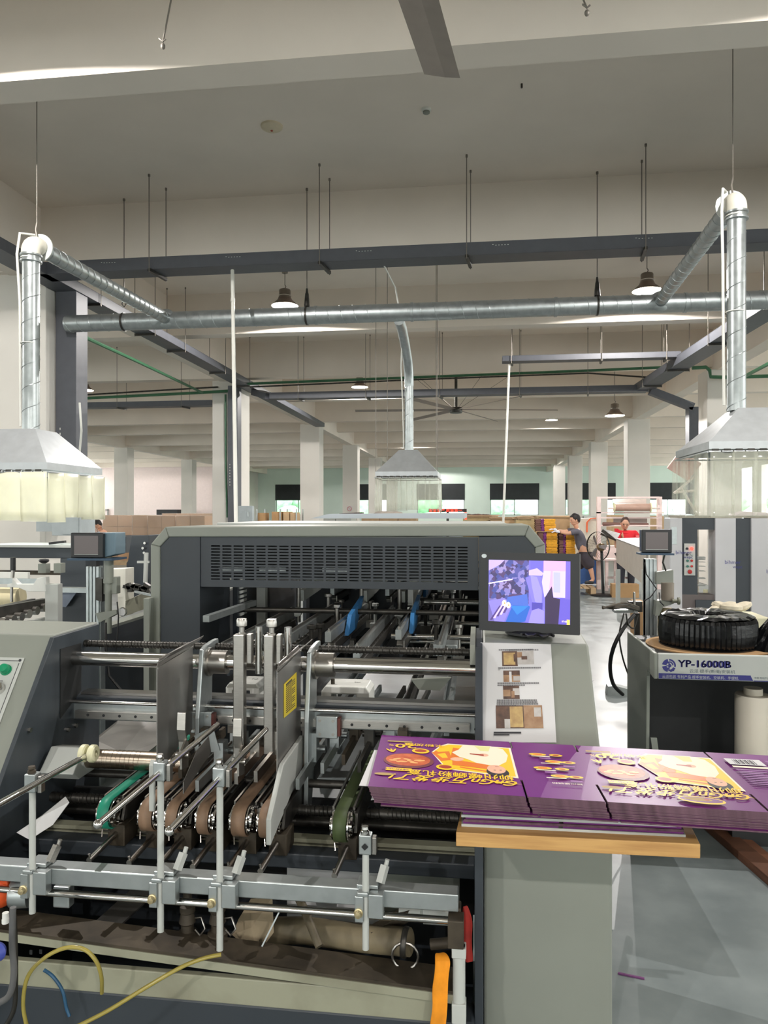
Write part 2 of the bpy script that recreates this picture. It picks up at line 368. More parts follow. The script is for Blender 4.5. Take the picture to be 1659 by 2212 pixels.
for i_, u in enumerate((322, 690, 1008, 1395)): hanger(wxy(u, 8.72), wxy(u+4, 8.72)+.02, 8.72, 9.12, z1t, ORD[i_]+' pair of thin rods from the left, carrying the near cable tray', gh)
zt2 = H+3.02
tray('cable_tray', (-5.6, 5.0, zt2), (-5.6, 25.8, zt2), .32, .13, 'grey cable tray running deep along the left column row')
gh = 'rod hangers of the left tray'
for i_, y in enumerate((7.4, 10.1, 11.9, 13.2, 15.4, 17.1)): hanger(-5.78, -5.42, y, y, zt2, ORD[i_]+' nearest rod hanger of the grey tray along the left columns', gh)
zt3 = H+2.70
tray('cable_tray', (4.1, 6.0, zt3), (3.62, 17.3, zt3), .36, .15, 'grey cable tray running deep along the right side')
gh = 'rod hangers of the right tray'
for i_, y in enumerate((10.3, 12.4, 14.6, 16.4)): x = 4.1-(y-6)*.0425; hanger(x-.2, x+.2, y, y, zt3, ORD[i_]+' nearest rod hanger of the grey tray on the right side', gh)
tray('cable_tray', (-4.9, 17.1, zt3-.03), (3.7, 17.1, zt3-.03), .3, .14, 'grey cable tray crossing the hall behind the ceiling fan rod')
gh = 'rod hangers of the far cross tray'
for i_, x in enumerate((-4.2, -2.6, -.9, .9, 2.4)): hanger(x, x+.05, 16.92, 17.28, zt3-.03, ORD[i_]+' rod hanger from the left on the cross tray behind the fan', gh)
m = MB().bar((-5.45, 17.75, zt3+.25), (-4.9, 17.1, zt3+.04), .3, .14); tag(m.build('tray_joint', tray_m), 'slanting tray piece joining the left tray to the far cross tray', 'cable tray')
x2 = wxy(1085, 14.2)
tray('cable_tray', (x2, 14.2, H+2.83), (3.65, 14.2, H+2.83), .25, .1, 'short grey cable tray ending at the right white conduit')
gh = 'rod hangers of the short tray'
for i_, u in enumerate((1105, 1300, 1440)): hanger(wxy(u, 14.05), wxy(u+3, 14.05), 14.05, 14.35, H+2.83, ORD[i_]+' rod hanger from the left on the short tray near the right conduit', gh)
tray('cable_tray', (-17, 17.9, H+2.66), (-6.6, 17.9, H+2.66), .3, .13, 'grey cable tray in the left bay behind the slate duct')
gh = 'rod hangers in the left bay'
for i_, x in enumerate((-9.1, -7.4)): hanger(x, x+.1, 17.75, 18.05, H+2.66, ORD[i_]+' rod hanger from the left on the tray in the left bay', gh)
# vertical cable risers beside the columns
def riser(x, y, wd, z0, z1, label):
    t = thing('cable_riser', label, 'cable duct', (x, y, z0)); MB().box(x, x+wd, y, y+.3, z0, z1).build('duct', tray_m, t, bev=.006)
    m = MB()
    for q in range(8): m.obox((x+wd*.22, y-.002, 2.3+q*.07), .012, .004, .03)
    m.build('vent_holes', pvc_m, t); return t
riser(LX1+.02, 9.5, .3, 1.6, zt2+.02, 'wide slate cable riser standing beside the near left column')
riser(LX1-.22, 17.2, .24, 1.3, zt2+.02, 'slate cable riser on the second left column behind the white conduit')
riser(4.55, 16.9, .2, 1.6, H+2.3, 'slate cable riser beside the right column')
m = MB().bar((3.75, 17.0, zt3-.02), (4.65, 17.0, H+2.3), .2, .16); tag(m.build('tray_elbow', tray_m), 'slanting tray piece from the right tray down to its riser', 'cable tray')
# free hanging rods
def rod(u, v0, y, z1, label, grp=None):
    x = wxy(u, y); t = tag(MB().cyl((x, y, z1), (x, y, ZS), .006, n=6).cyl((x, y, ZS-.03), (x, y, ZS), .016, n=6).build('hanging_rod', rod_m), label, 'rod', grp); return t
ZP = H+2.535; YP = 9.36; RP = .112
for i, (u, lb) in enumerate(((268, 'left'), (663, 'middle'), (1290, 'right'))):
    x = wxy(u, YP); t = thing('duct_hanger', lb+'most of the three rods holding the round duct' if lb != 'middle' else 'middle of the three rods holding the round duct, ending in a long turnbuckle', 'hanger', (x, YP, ZP))
    MB().cyl((x, YP, ZP+.33), (x, YP, ZS), .006, n=6).cyl((x, YP, ZS-.03), (x, YP, ZS), .016, n=6).build('rod', rod_m, t)
    if i: MB().lathe([(0, .35), (.012, .35), (.02, .28), (.035, .12), (.04, .12), (.024, .28), (0, .35)], (x, YP, ZP), n=12).build('turnbuckle', iron_m, t)
    else: MB().tube([(x, YP, ZP+.33), (x-.03, YP, ZP+.24), (x, YP, ZP+.2), (x+.03, YP, ZP+.24), (x, YP, ZP+.33)], .006, 6).build('shackle', iron_m, t)
    MB().lathe([(RP+.004, -.012), (RP+.009, -.012), (RP+.009, .012), (RP+.004, .012)], (x, YP, ZP), (1,0,0), 28).build('strap', iron_m, t)
# ------------------------------------------------------------------ round ventilation duct with branches
t = thing('ventilation_duct', 'long round galvanised spiral duct crossing the hall under the ceiling', 'duct', (wxy(143, YP), YP, ZP))
xa = wxy(146, YP); m = MB().lathe([(0, -.01), (RP*.96, -.01), (RP, .02), (RP, 9.9), (0, 9.9)], (xa, YP, ZP), (1,0,0), 32)
helix(m, (xa+.02, YP, ZP), (xa+9.9, YP, ZP), RP+.001, .17, .0035, 4); m.build('spiral_duct', galv_m, t)
for u in (683, 890, 1200, 1480): x = wxy(u, YP); MB().lathe([(RP, -.02), (RP+.008, -.018), (RP+.008, .018), (RP, .02)], (x, YP, ZP), (1,0,0), 28).build('coupling_band', galv_m, t)
XLH, XRH = -4.08, 2.17
RA = .075
def arm(x, y1, y0, z0, zend, lab):
    m = MB().cyl((x, y1, ZP+.01), (x, y0, z0), RA, n=24); helix(m, (x, y1, ZP+.01), (x, y0, z0), RA+.001, .13, .0035, 4)
    m.build('branch_duct', galv_m, t)
    m = MB().lathe([(RA, 0), (RA+.03, -.01), (RA+.05, -.03)], (x, y1-.1, ZP+.01), (0, -1, 0), 24); m.build('branch_collar', galv_m, t)
    m = MB(); cy = y0; pts = [Vector((x, cy, z0)) + Vector((0, -RA*1.2*math.sin(a), -RA*1.2*(1-math.cos(a)))) for a in [i*math.pi/2/8 for i in range(9)]]
    m.tube([Vector((x, cy+.03, z0))]+pts+[pts[-1]-Vector((0, 0, .04))], RA*1.12, 20); m.build('elbow', mat('cream elbow', (206, 202, 188), .5), t)
    m = MB().lathe([(RA*1.1, 0), (RA*1.75, 0), (RA*1.75, .012), (RA*1.1, .012)], (x, cy+.04, z0), (0, 1, 0), 24); m.build('flange', pale2_m, t)
    zt = pts[-1].z-.04; yv = pts[-1].y
    m = MB().cyl((x, yv, zt), (x, yv, zend), RA, n=24); helix(m, (x, yv, zt), (x, yv, zend), RA+.001, .2, .0035, 4)
    m.lathe([(RA, -.05), (RA+.02, -.05), (RA+.02, -.035), (RA+.005, -.03), (RA+.005, .0), (RA+.02, .005), (RA+.02, .02), (RA, .02)], (x, yv, zt), n=24); m.build('drop_duct', galv_m, t)
    # white hose strapped alongside
    mh = MB().tube([(x, cy+.25, z0+RA), (x-.04, cy+.05, z0+RA+.05), (x-.11, yv, z0+RA+.02), (x-.125, yv-.02, z0-.1), (x-.11, yv, zt-.4), (x-.105, yv, zend+.5), (x-.1, yv, zend+.05)], .012, 8)
    mh.build('cable_hose', pvc_m, t)
    for zz in (zt-.02, (zt+zend)/2): MB().lathe([(RA+.006, 0), (RA+.009, .004), (RA+.006, .01)], (x-.01, yv, zz), n=20).build('cable_tie', pvc_m, t)
    mh = MB().tube([(x, cy, z0+RA*1.3+.12), (x-.012, cy, z0+RA*1.3+.06), (x, cy, z0+RA*1.1)], .008, 6); mh.cyl((x, cy, z0+RA*1.3+.12), (x, cy, ZS), .0045, n=6); mh.build('suspension_wire', rod_m, t)
    return yv
yvl = arm(XLH, YP, 6.42, H+2.47, H+.74, 'left'); yvr = arm(XRH, YP, 6.72, H+2.66, H+.86, 'right')
# middle drop
pts = [(-1.01, YP, ZP-.1), (-1.0, YP+.25, ZP-.14), (-.995, YP+.6, ZP-.26), (-.99, YP+.95, ZP-.42), (-.985, YP+1.08, ZP-.6), (-.985, YP+1.1, ZP-.75)]
m = MB().tube(pts, .066, 18); yvm = YP+1.1; m.cyl((-.985, yvm, ZP-.7), (-.985, yvm, H+.86), .062, n=20); helix(m, (-.985, yvm, ZP-.75), (-.985, yvm, H+.86), .063, .2, .0035, 4); m.build('drop_duct', galv_m, t)
MB().tube([(-1.2, 8.9, H+3.1), (-1.05, YP-.05, ZP+.3), (-1.02, YP, ZP+.11)], .01, 6).build('cable_hose', pvc_m, t)
MB().tube([(-.99, YP+.3, ZP-.1), (-1.08, YP+.9, ZP-.5), (-1.075, yvm, ZP-1), (-1.06, yvm, H+.9)], .01, 6).build('cable_hose', pvc_m, t)
# ------------------------------------------------------------------ extraction hoods
def hood(c, ztop, zrim, wt, wb, dp, label, zcur, cm, ns=6, lit=False, depth=None):
    x, y = c; t = thing('extraction_hood', label, 'fume hood', (x, y, zrim)); db = depth or wb
    a, b = wt/2, wb/2; dt = wt/2; dd = db/2
    top = [(x-a, y-dt, ztop), (x+a, y-dt, ztop), (x+a, y+dt, ztop), (x-a, y+dt, ztop)]
    bot = [(x-b, y-dd, zrim+.06), (x+b, y-dd, zrim+.06), (x+b, y+dd, zrim+.06), (x-b, y+dd, zrim+.06)]
    th = .01; inn = [(x-a+th, y-dt+th, ztop-th), (x+a-th, y-dt+th, ztop-th), (x+a-th, y+dt-th, ztop-th), (x-a+th, y+dt-th, ztop-th)]
    inb = [(x-b+th, y-dd+th, zrim+.05), (x+b-th, y-dd+th, zrim+.05), (x+b-th, y+dd-th, zrim+.05), (x-b+th, y+dd-th, zrim+.05)]
    m = MB().add(top+bot, [(0,1,2,3)]+[(i, 4+i, 4+(i+1)%4, (i+1)%4) for i in range(4)]); m.add(inn+inb, [(3,2,1,0)]+[((i+1)%4, 4+(i+1)%4, 4+i, i) for i in range(4)])
    m.build('canopy', hood_m, t)
    r = MB()
    for s in (-1, 1):
        r.box(x-b-.005, x+b+.005, y+s*dd-.006, y+s*dd+.006, zrim, zrim+.062); r.box(x+s*b-.006, x+s*b+.006, y-dd, y+dd, zrim, zrim+.062)
        for zz in (zrim-.02,): r.cyl((x-b-.01, y+s*(dd+.012), zz), (x+b+.01, y+s*(dd+.012), zz), .008, n=8); r.cyl((x+s*(b+.012), y-dd, zz), (x+s*(b+.012), y+dd, zz), .008, n=8)
    r.build('rim', hood_m, t)
    k = MB()
    for q in range(int(wb/.09)): 
        xx = x-b+.04+q*.09; k.obox((xx, y-dd-.012, zrim-.012), .05, .012, .03); k.cyl((xx+.045, y-dd-.02, zrim-.018), (xx+.045, y-dd-.012, zrim-.018), .006, n=6)
    k.build('rim_clip', iron_m, t)
    random.seed(int(x*10)+5)
    def strip(p0, p1, n0):
        p0 = Vector(p0); p1 = Vector(p1); vs = []; N = 8; M = 5; nrm = (p1-p0).cross(Vector((0,0,1))).normalized(); zb = zcur + random.uniform(-.03, .02); ph = random.uniform(0, 6)
        am = .012
        for j in range(M+1):
            for i in range(N+1):
                f = i/N; g = j/M; p = p0.lerp(p1, f); off = math.sin(f*math.pi*1.6+ph)*am*(.4+g) ; z = zrim-.02 + (zb-zrim+.02)*g
                vs.append((p.x+nrm.x*off, p.y+nrm.y*off, z))
        q = MB().add(vs, [(j*(N+1)+i, j*(N+1)+i+1, (j+1)*(N+1)+i+1, (j+1)*(N+1)+i) for j in range(M) for i in range(N)], True)
        o = q.build('curtain_strip', cm, t); sd = o.modifiers.new('thick', 'SOLIDIFY'); sd.thickness = .003
    for i in range(ns):
        f0 = i/ns; f1 = (i+1)/ns+.02
        X0 = x-b+wb*f0; X1 = x-b+wb*f1; o = .012*(i % 2)
        strip((X0, y-dd-.014-o, 0), (X1, y-dd-.014-o, 0), 0); strip((X0, y+dd+.014+o, 0), (X1, y+dd+.014+o, 0), 0)
        Y0 = y-dd+db*f0; Y1 = y-dd+db*f1
        strip((x-b-.014-o, Y0, 0), (x-b-.014-o, Y1, 0), 0); strip((x+b+.014+o, Y0, 0), (x+b+.014+o, Y1, 0), 0)
    if lit:
        MB().cyl((x-b*.7, y-dd+.12, zrim+.03), (x+b*.85, y-dd+.12, zrim+.03), .014, n=12).build('fluorescent_tube', tube_m, t)
        MB().box(x-b*.75, x+b*.9, y-dd+.09, y-dd+.15, zrim+.046, zrim+.058).build('tube_holder', white_m, t)
        l = bpy.data.lights.new('tube_light', 'AREA'); l.shape = 'RECTANGLE'; l.size = wb*.7; l.size_y = .04; l.energy = 9; l.color = (.93, .97, 1); l.spread = math.pi
        lo = bpy.data.objects.new('tube_light', l); S.collection.objects.link(lo); lo.parent = t; lo.location = (0, -dd+.12, .012)
    return t
hood((XLH-.02, yvl), H+.745, H+.36, .34, .92, .9, 'extraction hood with a lit tube and frosted curtains at left', H-.06, curtain2_m, 4, True)
hood((XRH+.15, yvr+.05), H+.87, H+.50, .34, 1.0, .9, 'bright extraction hood with loose clear curtains at right', H-.02, curtain_m, 6)
hm_ = hood((-.985, yvm), H+.87, H+.49, .26, .84, .8, 'small grey extraction hood with clear curtains in the middle', H+.02, curtain_m, 5)
for dx in (-.42, -.36, .36, .42):
    MB().cyl((-.985+dx, yvm+(.4 if abs(dx) < .4 else -.4), H+.55), (-.985+dx, yvm+(.4 if abs(dx) < .4 else -.4), ZS), .005, n=6).build('suspension_wire', rod_m, hm_)
# red sign hanging behind the right hood
# ------------------------------------------------------------------ foreground folder gluer, delivery end
G = thing('folder_gluer', 'slate and pale grey folding machine with chrome shaft and brown belts filling the foreground', 'machine', (-.7, 2.4, 0))
ML, MR = -1.45, 0.0
# left side cabinet: pale cover over a slate inner plate
prof = [(1.76, 0), (1.76, .322), (2.40, 1.225), (2.70, 1.225), (2.70, 0)]
MB().prism(prof, 'x', ML-.42, ML-.012).build('left_side_cabinet', pale_m, G, .006)
m = MB().prism([(1.735, 0), (1.735, .322), (2.375, 1.22), (2.68, 1.22), (2.68, 0)], 'x', ML-.012, ML+.004)
m.build('left_inner_plate', dark2_m, G, .002)
# recess where the shaft enters and bolts
pa = [WX(127, 1402, ML), WX(172, 1389, ML), WX(172, 1492, ML), WX(127, 1552, ML)]
MB().slab([Vector((ML+.0045, p.y, p.z)) for p in pa], (.002, 0, 0)).build('shaft_recess', vdark_m, G)
m = MB()
for u, v in ((143, 1576), (160, 1567), (60, 1577)): p = WX(u, v, ML); m.cyl((ML, p.y, p.z), (ML+.012, p.y, p.z), .008, n=6)
m.build('plate_bolts', steel_m, G)
# control plate on the sloping face
e1 = Vector((1, 0, 0)); e2 = Vector((0, .64, .903)).normalized(); nrm = e1.cross(e2).normalized()
def slope(x, k): return Vector((x, 1.76, .322)) + e2*k + nrm*0
def onface(u, v):
    r = ray(u, v); q0 = slope(ML, 0); k_ = (q0-O).dot(nrm)/r.dot(nrm); return O+r*k_
ctl = onface(54, 1422)
kx = ctl.x; kt = (ctl-slope(0, 0)).dot(e2)
def cpt(dx, dk): return slope(kx-dx, kt-dk)
cp = MB().slab([p+nrm*.001 for p in (cpt(.3, .62), cpt(0, .62), cpt(0, 0), cpt(.3, 0))], nrm*.003).build('control_plate', pale2_m, G)
m = MB()
for a, b in (((.3, .012), (.018, .012)), ((.012, .02), (.012, .60)), ((.02, .608), (.3, .608))): m.bar(cpt(*a)+nrm*.0045, cpt(*b)+nrm*.0045, .0018, .001, nrm)
for a in ((.012, .010), (.012, .61)): m.cyl(cpt(*a)+nrm*.003, cpt(*a)+nrm*.006, .005, n=8)
for a, kk in ((.045, .085), (.045, .092)): m.bar(cpt(.085, kk)+nrm*.0045, cpt(a, kk)+nrm*.0045, .002, .001, nrm)
m.build('engraved_border', ink_m, cp)
b = onface(15, 1449)
MB().lathe([(0, .026), (.014, .024), (.0165, .018), (.0165, .006), (.019, .006), (.019, 0)], b+nrm*.004, nrm, 20).build('green_button', mat('green button', (20, 140, 96), .3), cp)
b = onface(-1, 1490)
MB().lathe([(0, .012), (.010, .012), (.012, .018), (.019, .018), (.021, 0)], b+nrm*.004, nrm, 20).build('key_switch', chrome_m, cp)
# right side cabinet
RX = .357
m = MB().prism([(2.06, 0), (2.06, .86), (2.185, .86), (2.50, 1.215), (2.76, 1.23), (2.76, 0)], 'x', MR+.012, RX); m.build('right_side_cabinet', pale_m, G, .008)
m = MB().prism([(1.96, 0), (1.96, .80), (2.05, .86), (2.17, .86), (2.44, 1.21), (2.74, 1.225), (2.74, 0)], 'x', MR-.012, MR+.011); m.build('right_inner_plate', dark_m, G, .002)
MB().prism([(2.44, 1.15), (2.44, 1.215), (2.74, 1.229), (2.74, 1.15)], 'x', MR-.03, MR-.0125).build('plate_cap', pale_m, G)
# shaft, lead screw, cross beam
def wx(u, Y): return wxy(u, Y)
MB().cyl((ML, 2.5, 1.125), (MR-.012, 2.5, 1.125), .0255, n=32).build('main_shaft', chrome_m, G)
m = MB().cyl((ML, 2.575, 1.165), (MR-.012, 2.575, 1.165), .012, n=14); helix(m, (ML, 2.575, 1.165), (MR-.012, 2.575, 1.165), .0125, .012, .0018, 3); m.build('lead_screw', iron_m, G)
m = MB().box(ML, MR-.012, 2.50, 2.60, .905, .965); m.build('cross_beam', alu_m, G, .003)
MB().box(ML, MR-.012, 2.515, 2.585, .9655, .982).box(ML, MR-.012, 2.50, 2.512, .9655, .975).build('beam_top_strip', dark_m, G)
MB().box(ML, MR-.012, 2.55, 2.60, .9825, .992).build('beam_cover_strip', steel_m, G)
MB().cyl((ML, 2.475, .975), (MR-.012, 2.475, .975), .006, n=10).build('thin_rod', chrome_m, G)
lr = MB().box(ML+.02, MR-.03, 2.478, 2.499, .915, .942).build('linear_rail', steel_m, G, .001)
m = MB()
for k in range(24): m.cyl((ML+.07+k*.0595, 2.4765, .9285), (ML+.07+k*.0595, 2.479, .9285), .005, n=10)
m.build('rail_bolt_holes', vdark_m, lr)
def carriage(x, nm):
    c = MB().box(x, x+.075, 2.455, 2.4775, .885, .96).build(nm, alu_m, G, .003)
    MB().box(x+.0755, x+.085, 2.452, 2.4775, .895, .955).build('wiper', mat('worn red wiper', (96, 44, 36), .5), c)
    m = MB()
    for a in (.015, .06):
        for b in (.90, .945): m.cyl((x+a, 2.45, b), (x+a, 2.455, b), .005, n=8)
    m.build('bolt', steel_m, c)
carriage(wx(690, 2.47)-.01, 'carriage'); carriage(wx(445, 2.47)-.05, 'carriage')
def clampring(x, flip):
    m = MB(); w0 = .022
    m.lathe([(.026, 0), (.05, 0), (.05, w0), (.026, w0)], (x, 2.5, 1.125), (1,0,0), 28)
    c = m.build('shaft_collar', steel_m, G)
    MB().lathe([(.026, 0), (.041, 0), (.041, .06), (.026, .06)], (x+w0, 2.5, 1.125), (1,0,0), 26).build('hub', steel_m, c)
    MB().prism([(2.44, 1.12), (2.45, 1.175), (2.49, 1.185), (2.55, 1.19), (2.60, 1.19), (2.60, 1.165), (2.53, 1.15), (2.54, 1.12), (2.53, .90), (2.46, .66), (2.40, .66), (2.41, .95)], 'x', x-.004, x+.012).build('swing_arm', alu_m, c, .003)
clampring(wx(668, 2.47), 0); clampring(wx(437, 2.47), 0)
# steel guide plates
def gplate(X, y0, y1, z0, z1, lip, lab=None):
    m = MB().prism([(y0, z0), (y0, z1-.02), (y0+.02, z1), (y1-.03, z1+.01), (y1, z1-.02), (y1, z0+.06)], 'x', X-.0015, X+.0015)
    m.prism([(y0, z1-.03), (y0, z1-.024), (y1, z1-.01), (y1, z1-.016)], 'x', X, X+.004)
    g = m.build('guide_plate', plate_m, G)
    f = MB(); N = 7; pts = []
    for i in range(N+1):
        a = i/N*1.1; pts.append((X+lip*.05*math.sin(a), z1-.01+.045*(1-math.cos(a))*.6+.02*math.sin(a)))
    for i in range(N): 
        (xa, za), (xb, zb) = pts[i], pts[i+1]
        f.add([(xa, y0+.004, za), (xa, y1-.01, za+.006), (xb, y1-.01, zb+.006), (xb, y0+.004, zb)], [(0,1,2,3)], True)
    fo = f.build('curled_lip', plate_m, g); sd = fo.modifiers.new('t', 'SOLIDIFY'); sd.thickness = .002
    return g
g1 = gplate(-.985, 2.175, 2.46, .84, 1.195, 1)
g2 = gplate(-.605, 2.175, 2.47, .80, 1.19, 1)
# yellow notice on the second plate
pl = [WX(613, 1478, -.603), WX(640, 1452, -.603), WX(640, 1528, -.603), WX(613, 1551, -.603)]
yl = MB().slab(pl, (.001, 0, 0)).build('yellow_notice', yellow_m, g2)
m = MB()
for k in range(15):
    f = .08+k*.058; a = pl[0].lerp(pl[3], f).lerp(pl[1].lerp(pl[2], f), .15); b = pl[0].lerp(pl[3], f).lerp(pl[1].lerp(pl[2], f), .85 if k % 4 else .6)
    m.bar(a+Vector((.0015, 0, 0)), b+Vector((.0015, 0, 0)), .0012, .002 if k else .005)
m.build('notice_print', ink_m, yl)
MB().prism([(2.05, .70), (2.05, .775), (2.19, .885), (2.45, .895), (2.45, .80)], 'x', -.603, -.588).build('side_guard', pale2_m, G, .003)
MB().prism([(2.0, .80), (2.0, .93), (2.012, .945), (2.012, .80)], 'x', -.93, -.915).build('guide_strip', pale2_m, G, .002)
# vertical bars with knobs
for u0, u1, zt, zb_, nm in ((503, 526, 1.238, .79, ''), (569, 590, 1.238, .84, '')):
    Y = 2.40; x0, x1 = wx(u0, Y), wx(u1, Y)
    b = MB().box(x0, x1, Y, Y+.035, zb_, zt).build('height_bar', steel_m, G, .003)
    c = ((x0+x1)/2+.006, Y+.02)
    MB().lathe([(0, .052), (.016, .052), (.018, .046), (.018, .028), (.014, .026), (.009, .024), (.009, .006), (.013, .004), (.013, 0)], (c[0], c[1], zt), n=18).build('knob', steel_m, b)
    MB().box(x1+.004, x1+.02, Y+.02, Y+.05, zt-.10, zt+.0).build('clamp_cheek', steel_m, b, .002)
    MB().cyl((x1+.035, Y+.06, zt-.14), (x1+.035, Y+.06, zt+.02), .013, n=16).build('guide_pin', chrome_m, b)
for u, v in ((392, 1540), (513, 1553)):
    Y = 2.12; x = wx(u, Y); z = WY(u, v, Y).z
    m = MB(); pts = [(Y, z), (Y-.005, z-.05), (Y+.01, z-.09), (Y+.012, z-.15), (Y+.016, z-.15), (Y+.016, z-.09), (Y+.003, z-.05), (Y+.006, z)]
    m.prism(pts, 'x', x-.013, x+.013); m.build('bent_finger', steel_m, G, .001)
    m = MB().prism([(Y-.04, z-.155), (Y-.04, z-.10), (Y-.005, z-.075), (Y+.01, z-.09), (Y+.01, z-.165)], 'x', x+.012, x+.018); m.cyl((x-.01, Y-.015, z-.12), (x+.03, Y-.015, z-.12), .008, n=10)
    m.build('pivot_bracket', steel_m, G)
# belt units
def belt_unit(X, y0, y1, zc, R, wb, bm, lab, drop=0.):
    zc -= .012
    """a loop of belt over a front pulley at y0 and back to y1 (y1 slightly higher)"""
    k = MB(); zc2 = zc+drop; th = .004; N = 14; out = []
    for i in range(N+1): a = math.pi/2 + math.pi*i/N; out.append((y0+R*math.cos(a), zc+R*math.sin(a)))
    knee = (y0+.05, zc-R-.0)
    path = out + [(y1, zc2-R)] + [(y1+R*math.cos(-math.pi/2+math.pi*i/N), zc2+R*math.sin(-math.pi/2+math.pi*i/N)) for i in range(1, N)] + [(y1, zc2+R)]
    n = len(path); vs = []
    cy, cz = (y0+y1)/2, (zc+zc2)/2
    for (yy, zz) in path:
        vs += [(X-wb/2, yy, zz), (X+wb/2, yy, zz)]
    fs = [(2*i, 2*i+1, 2*((i+1)%n)+1, 2*((i+1)%n)) for i in range(n)]
    k.add(vs, fs, True); bo = k.build('belt', bm, G); sd = bo.modifiers.new('t', 'SOLIDIFY'); sd.thickness = th
    for sg in (-1, 1):
        p = MB(); xx = X+sg*(wb/2+.002)
        p.lathe([(0, 0), (R*.96, 0), (R*.96, .004), (R*.6, .006), (R*.55, .012), (.012, .012), (0, .018)], (xx, y0, zc), (sg, 0, 0), 24)
        for q in range(5): a = q*1.256; p.cyl((xx+sg*.003, y0+R*.75*math.cos(a), zc+R*.75*math.sin(a)), (xx+sg*.009, y0+R*.75*math.cos(a), zc+R*.75*math.sin(a)), .005, n=6)
        p.build('front_pulley', chrome_m, G)
    f = MB().prism([(y0+.01, zc-R*.6), (y0+.03, zc+R*.55), (y1, zc2+R*.9), (y1, zc2-R*.9), (y0+.06, zc-R*.9)], 'x', X+wb/2+.016, X+wb/2+.024); f.build('side_frame', iron_m, G)
    e = MB().bar((X+wb/2+.012, y0+.03, zc+R*.86), (X+wb/2+.012, y1, zc2+R*1.0), .006, .01); e.bar((X-wb/2-.012, y0+.03, zc+R*.86), (X-wb/2-.012, y1, zc2+R), .006, .01); e.build('edge_strip', steel_m, G)
y0b = 2.12
for u, bm, wd, dz, ye in ((222, beltg_m, .034, .0, 2.8), (314, beltb_m, .040, 0, 2.75), (370, beltb_m, .034, 0, 2.75), (437, beltb_m, .034, 0, 2.7), (514, beltb_m, .042, 0, 2.75), (573, beltb_m, .040, 0, 2.8), (733, belto_m, .038, .0, 2.7)):
    belt_unit(wx(u, y0b), y0b+.04, ye, .735+.0, .043, wd, bm, '', .0)
# carrier under each belt with grey rods
for u in (237, 320, 383, 452, 525, 592, 745):
    x = wx(u, 2.13); c = MB().box(x-.028, x+.028, 2.17, 2.26, .615, .68).build('belt_carrier', gunk_m, G, .003)
    MB().box(x-.012, x+.012, 2.20, 2.24, .681, .70).build('lug', gunk_m, c)
    MB().cyl((x-.0, 2.19, .655), (x-.012, 2.03, .635), .0085, n=10).cyl((x-.014, 2.035, .652), (x-.009, 2.04, .612), .004, n=6).build('pull_rod', steel_m, c)
    MB().tube([(x-.02, 2.17, .66), (x-.035, 2.15, .672), (x-.03, 2.14, .655)], .0025, 5).build('split_pin', steel_m, c)
MB().box(ML, MR-.012, 2.262, 2.30, .60, .612).box(ML, MR-.012, 2.262, 2.30, .618, .63).build('slide_rail', beige_m, G)
m = MB().cyl((ML, 2.36, .68), (MR-.012, 2.36, .68), .016, n=14); helix(m, (ML, 2.36, .68), (MR-.012, 2.36, .68), .0165, .014, .002, 3); m.build('lower_lead_screw', iron_m, G)
MB().cyl((ML, 2.42, .745), (MR-.012, 2.42, .745), .014, n=14).cyl((ML, 2.44, .61), (MR-.012, 2.44, .61), .018, n=14).build('lower_shaft', iron_m, G)
MB().box(ML, MR-.012, 2.20, 2.261, .565, .61).build('frame_tie', dark_m, G, .004)
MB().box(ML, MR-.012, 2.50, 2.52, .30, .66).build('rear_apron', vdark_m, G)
random.seed(17)
for k in range(14):
    X = -1.0+k*.062; y = random.uniform(2.38, 2.62); z = .80+random.uniform(0, .05); m = MB()
    m.bar((X, y-.18, z-.01), (X+.01, y+.2, z+.01), .012, .035); m.box(X-.012, X+.02, y, y+.05, z, z+.05+random.uniform(0, .05)); m.cyl((X-.03, y+.08, z+.02), (X+.035, y+.08, z+.02), .012, n=10)
    m.build('belt_guide', random.choice([iron_m, steel_m, gunk_m, alu_m]), G)
for u0, v0, u1, v1 in ((445, 1572, 470, 1625), (330+100, 1600, 452, 1640)): pass
MB().slab([WY(448, 1575, 2.4), WY(461, 1573, 2.4), WY(474, 1622, 2.4), WY(452, 1626, 2.4), WY(418, 1590, 2.4)], (0, .003, 0)).build('gusset_plate', alu_m, G)
MB().slab([WX(395, 1690, -.86), WX(425, 1620, -.86), WX(450, 1590, -.86), WX(455, 1625, -.86), WX(395, 1715, -.86)], (.002, 0, 0)).build('deflector', plate_m, G)
# brushed roller with its bracket at left
ra = WY(192, 1638, 2.36); rb = WY(345, 1640, 2.36)
r = MB().cyl((ra.x, 2.36, ra.z), (rb.x+.1, 2.36, ra.z), .031, n=26); m = r
for k in range(9): m.lathe([(.031, 0), (.0318, .001), (.031, .002)], (ra.x+.06+k*.016, 2.36, ra.z), (1,0,0), 20)
ro = m.build('idler_roller', mat('coppery brushed roller', (172, 158, 142), .28, 1., noise=.1, scale=20, stretch=(20, 1, 1)), G)
MB().prism([(2.30, ra.z-.05), (2.26, ra.z-.02), (2.33, ra.z+.045), (2.40, ra.z+.03), (2.40, ra.z-.05)], 'x', ML+.02, ra.x).build('roller_bracket', pale2_m, ro, .004)
# tilted steel chute behind at left
c4 = [WY(208, 1600, 2.75), WY(345, 1560, 2.95), WY(345, 1600, 2.6), WY(205, 1640, 2.6)]
MB().slab([WD(205, 1595, 3.0), WD(255, 1556, 3.3), WD(350, 1556, 3.2), WD(350, 1600, 2.9), WD(300, 1640, 2.75), WD(205, 1652, 2.75)], (0, 0, -.004)).build('feed_chute', plate_m, G)
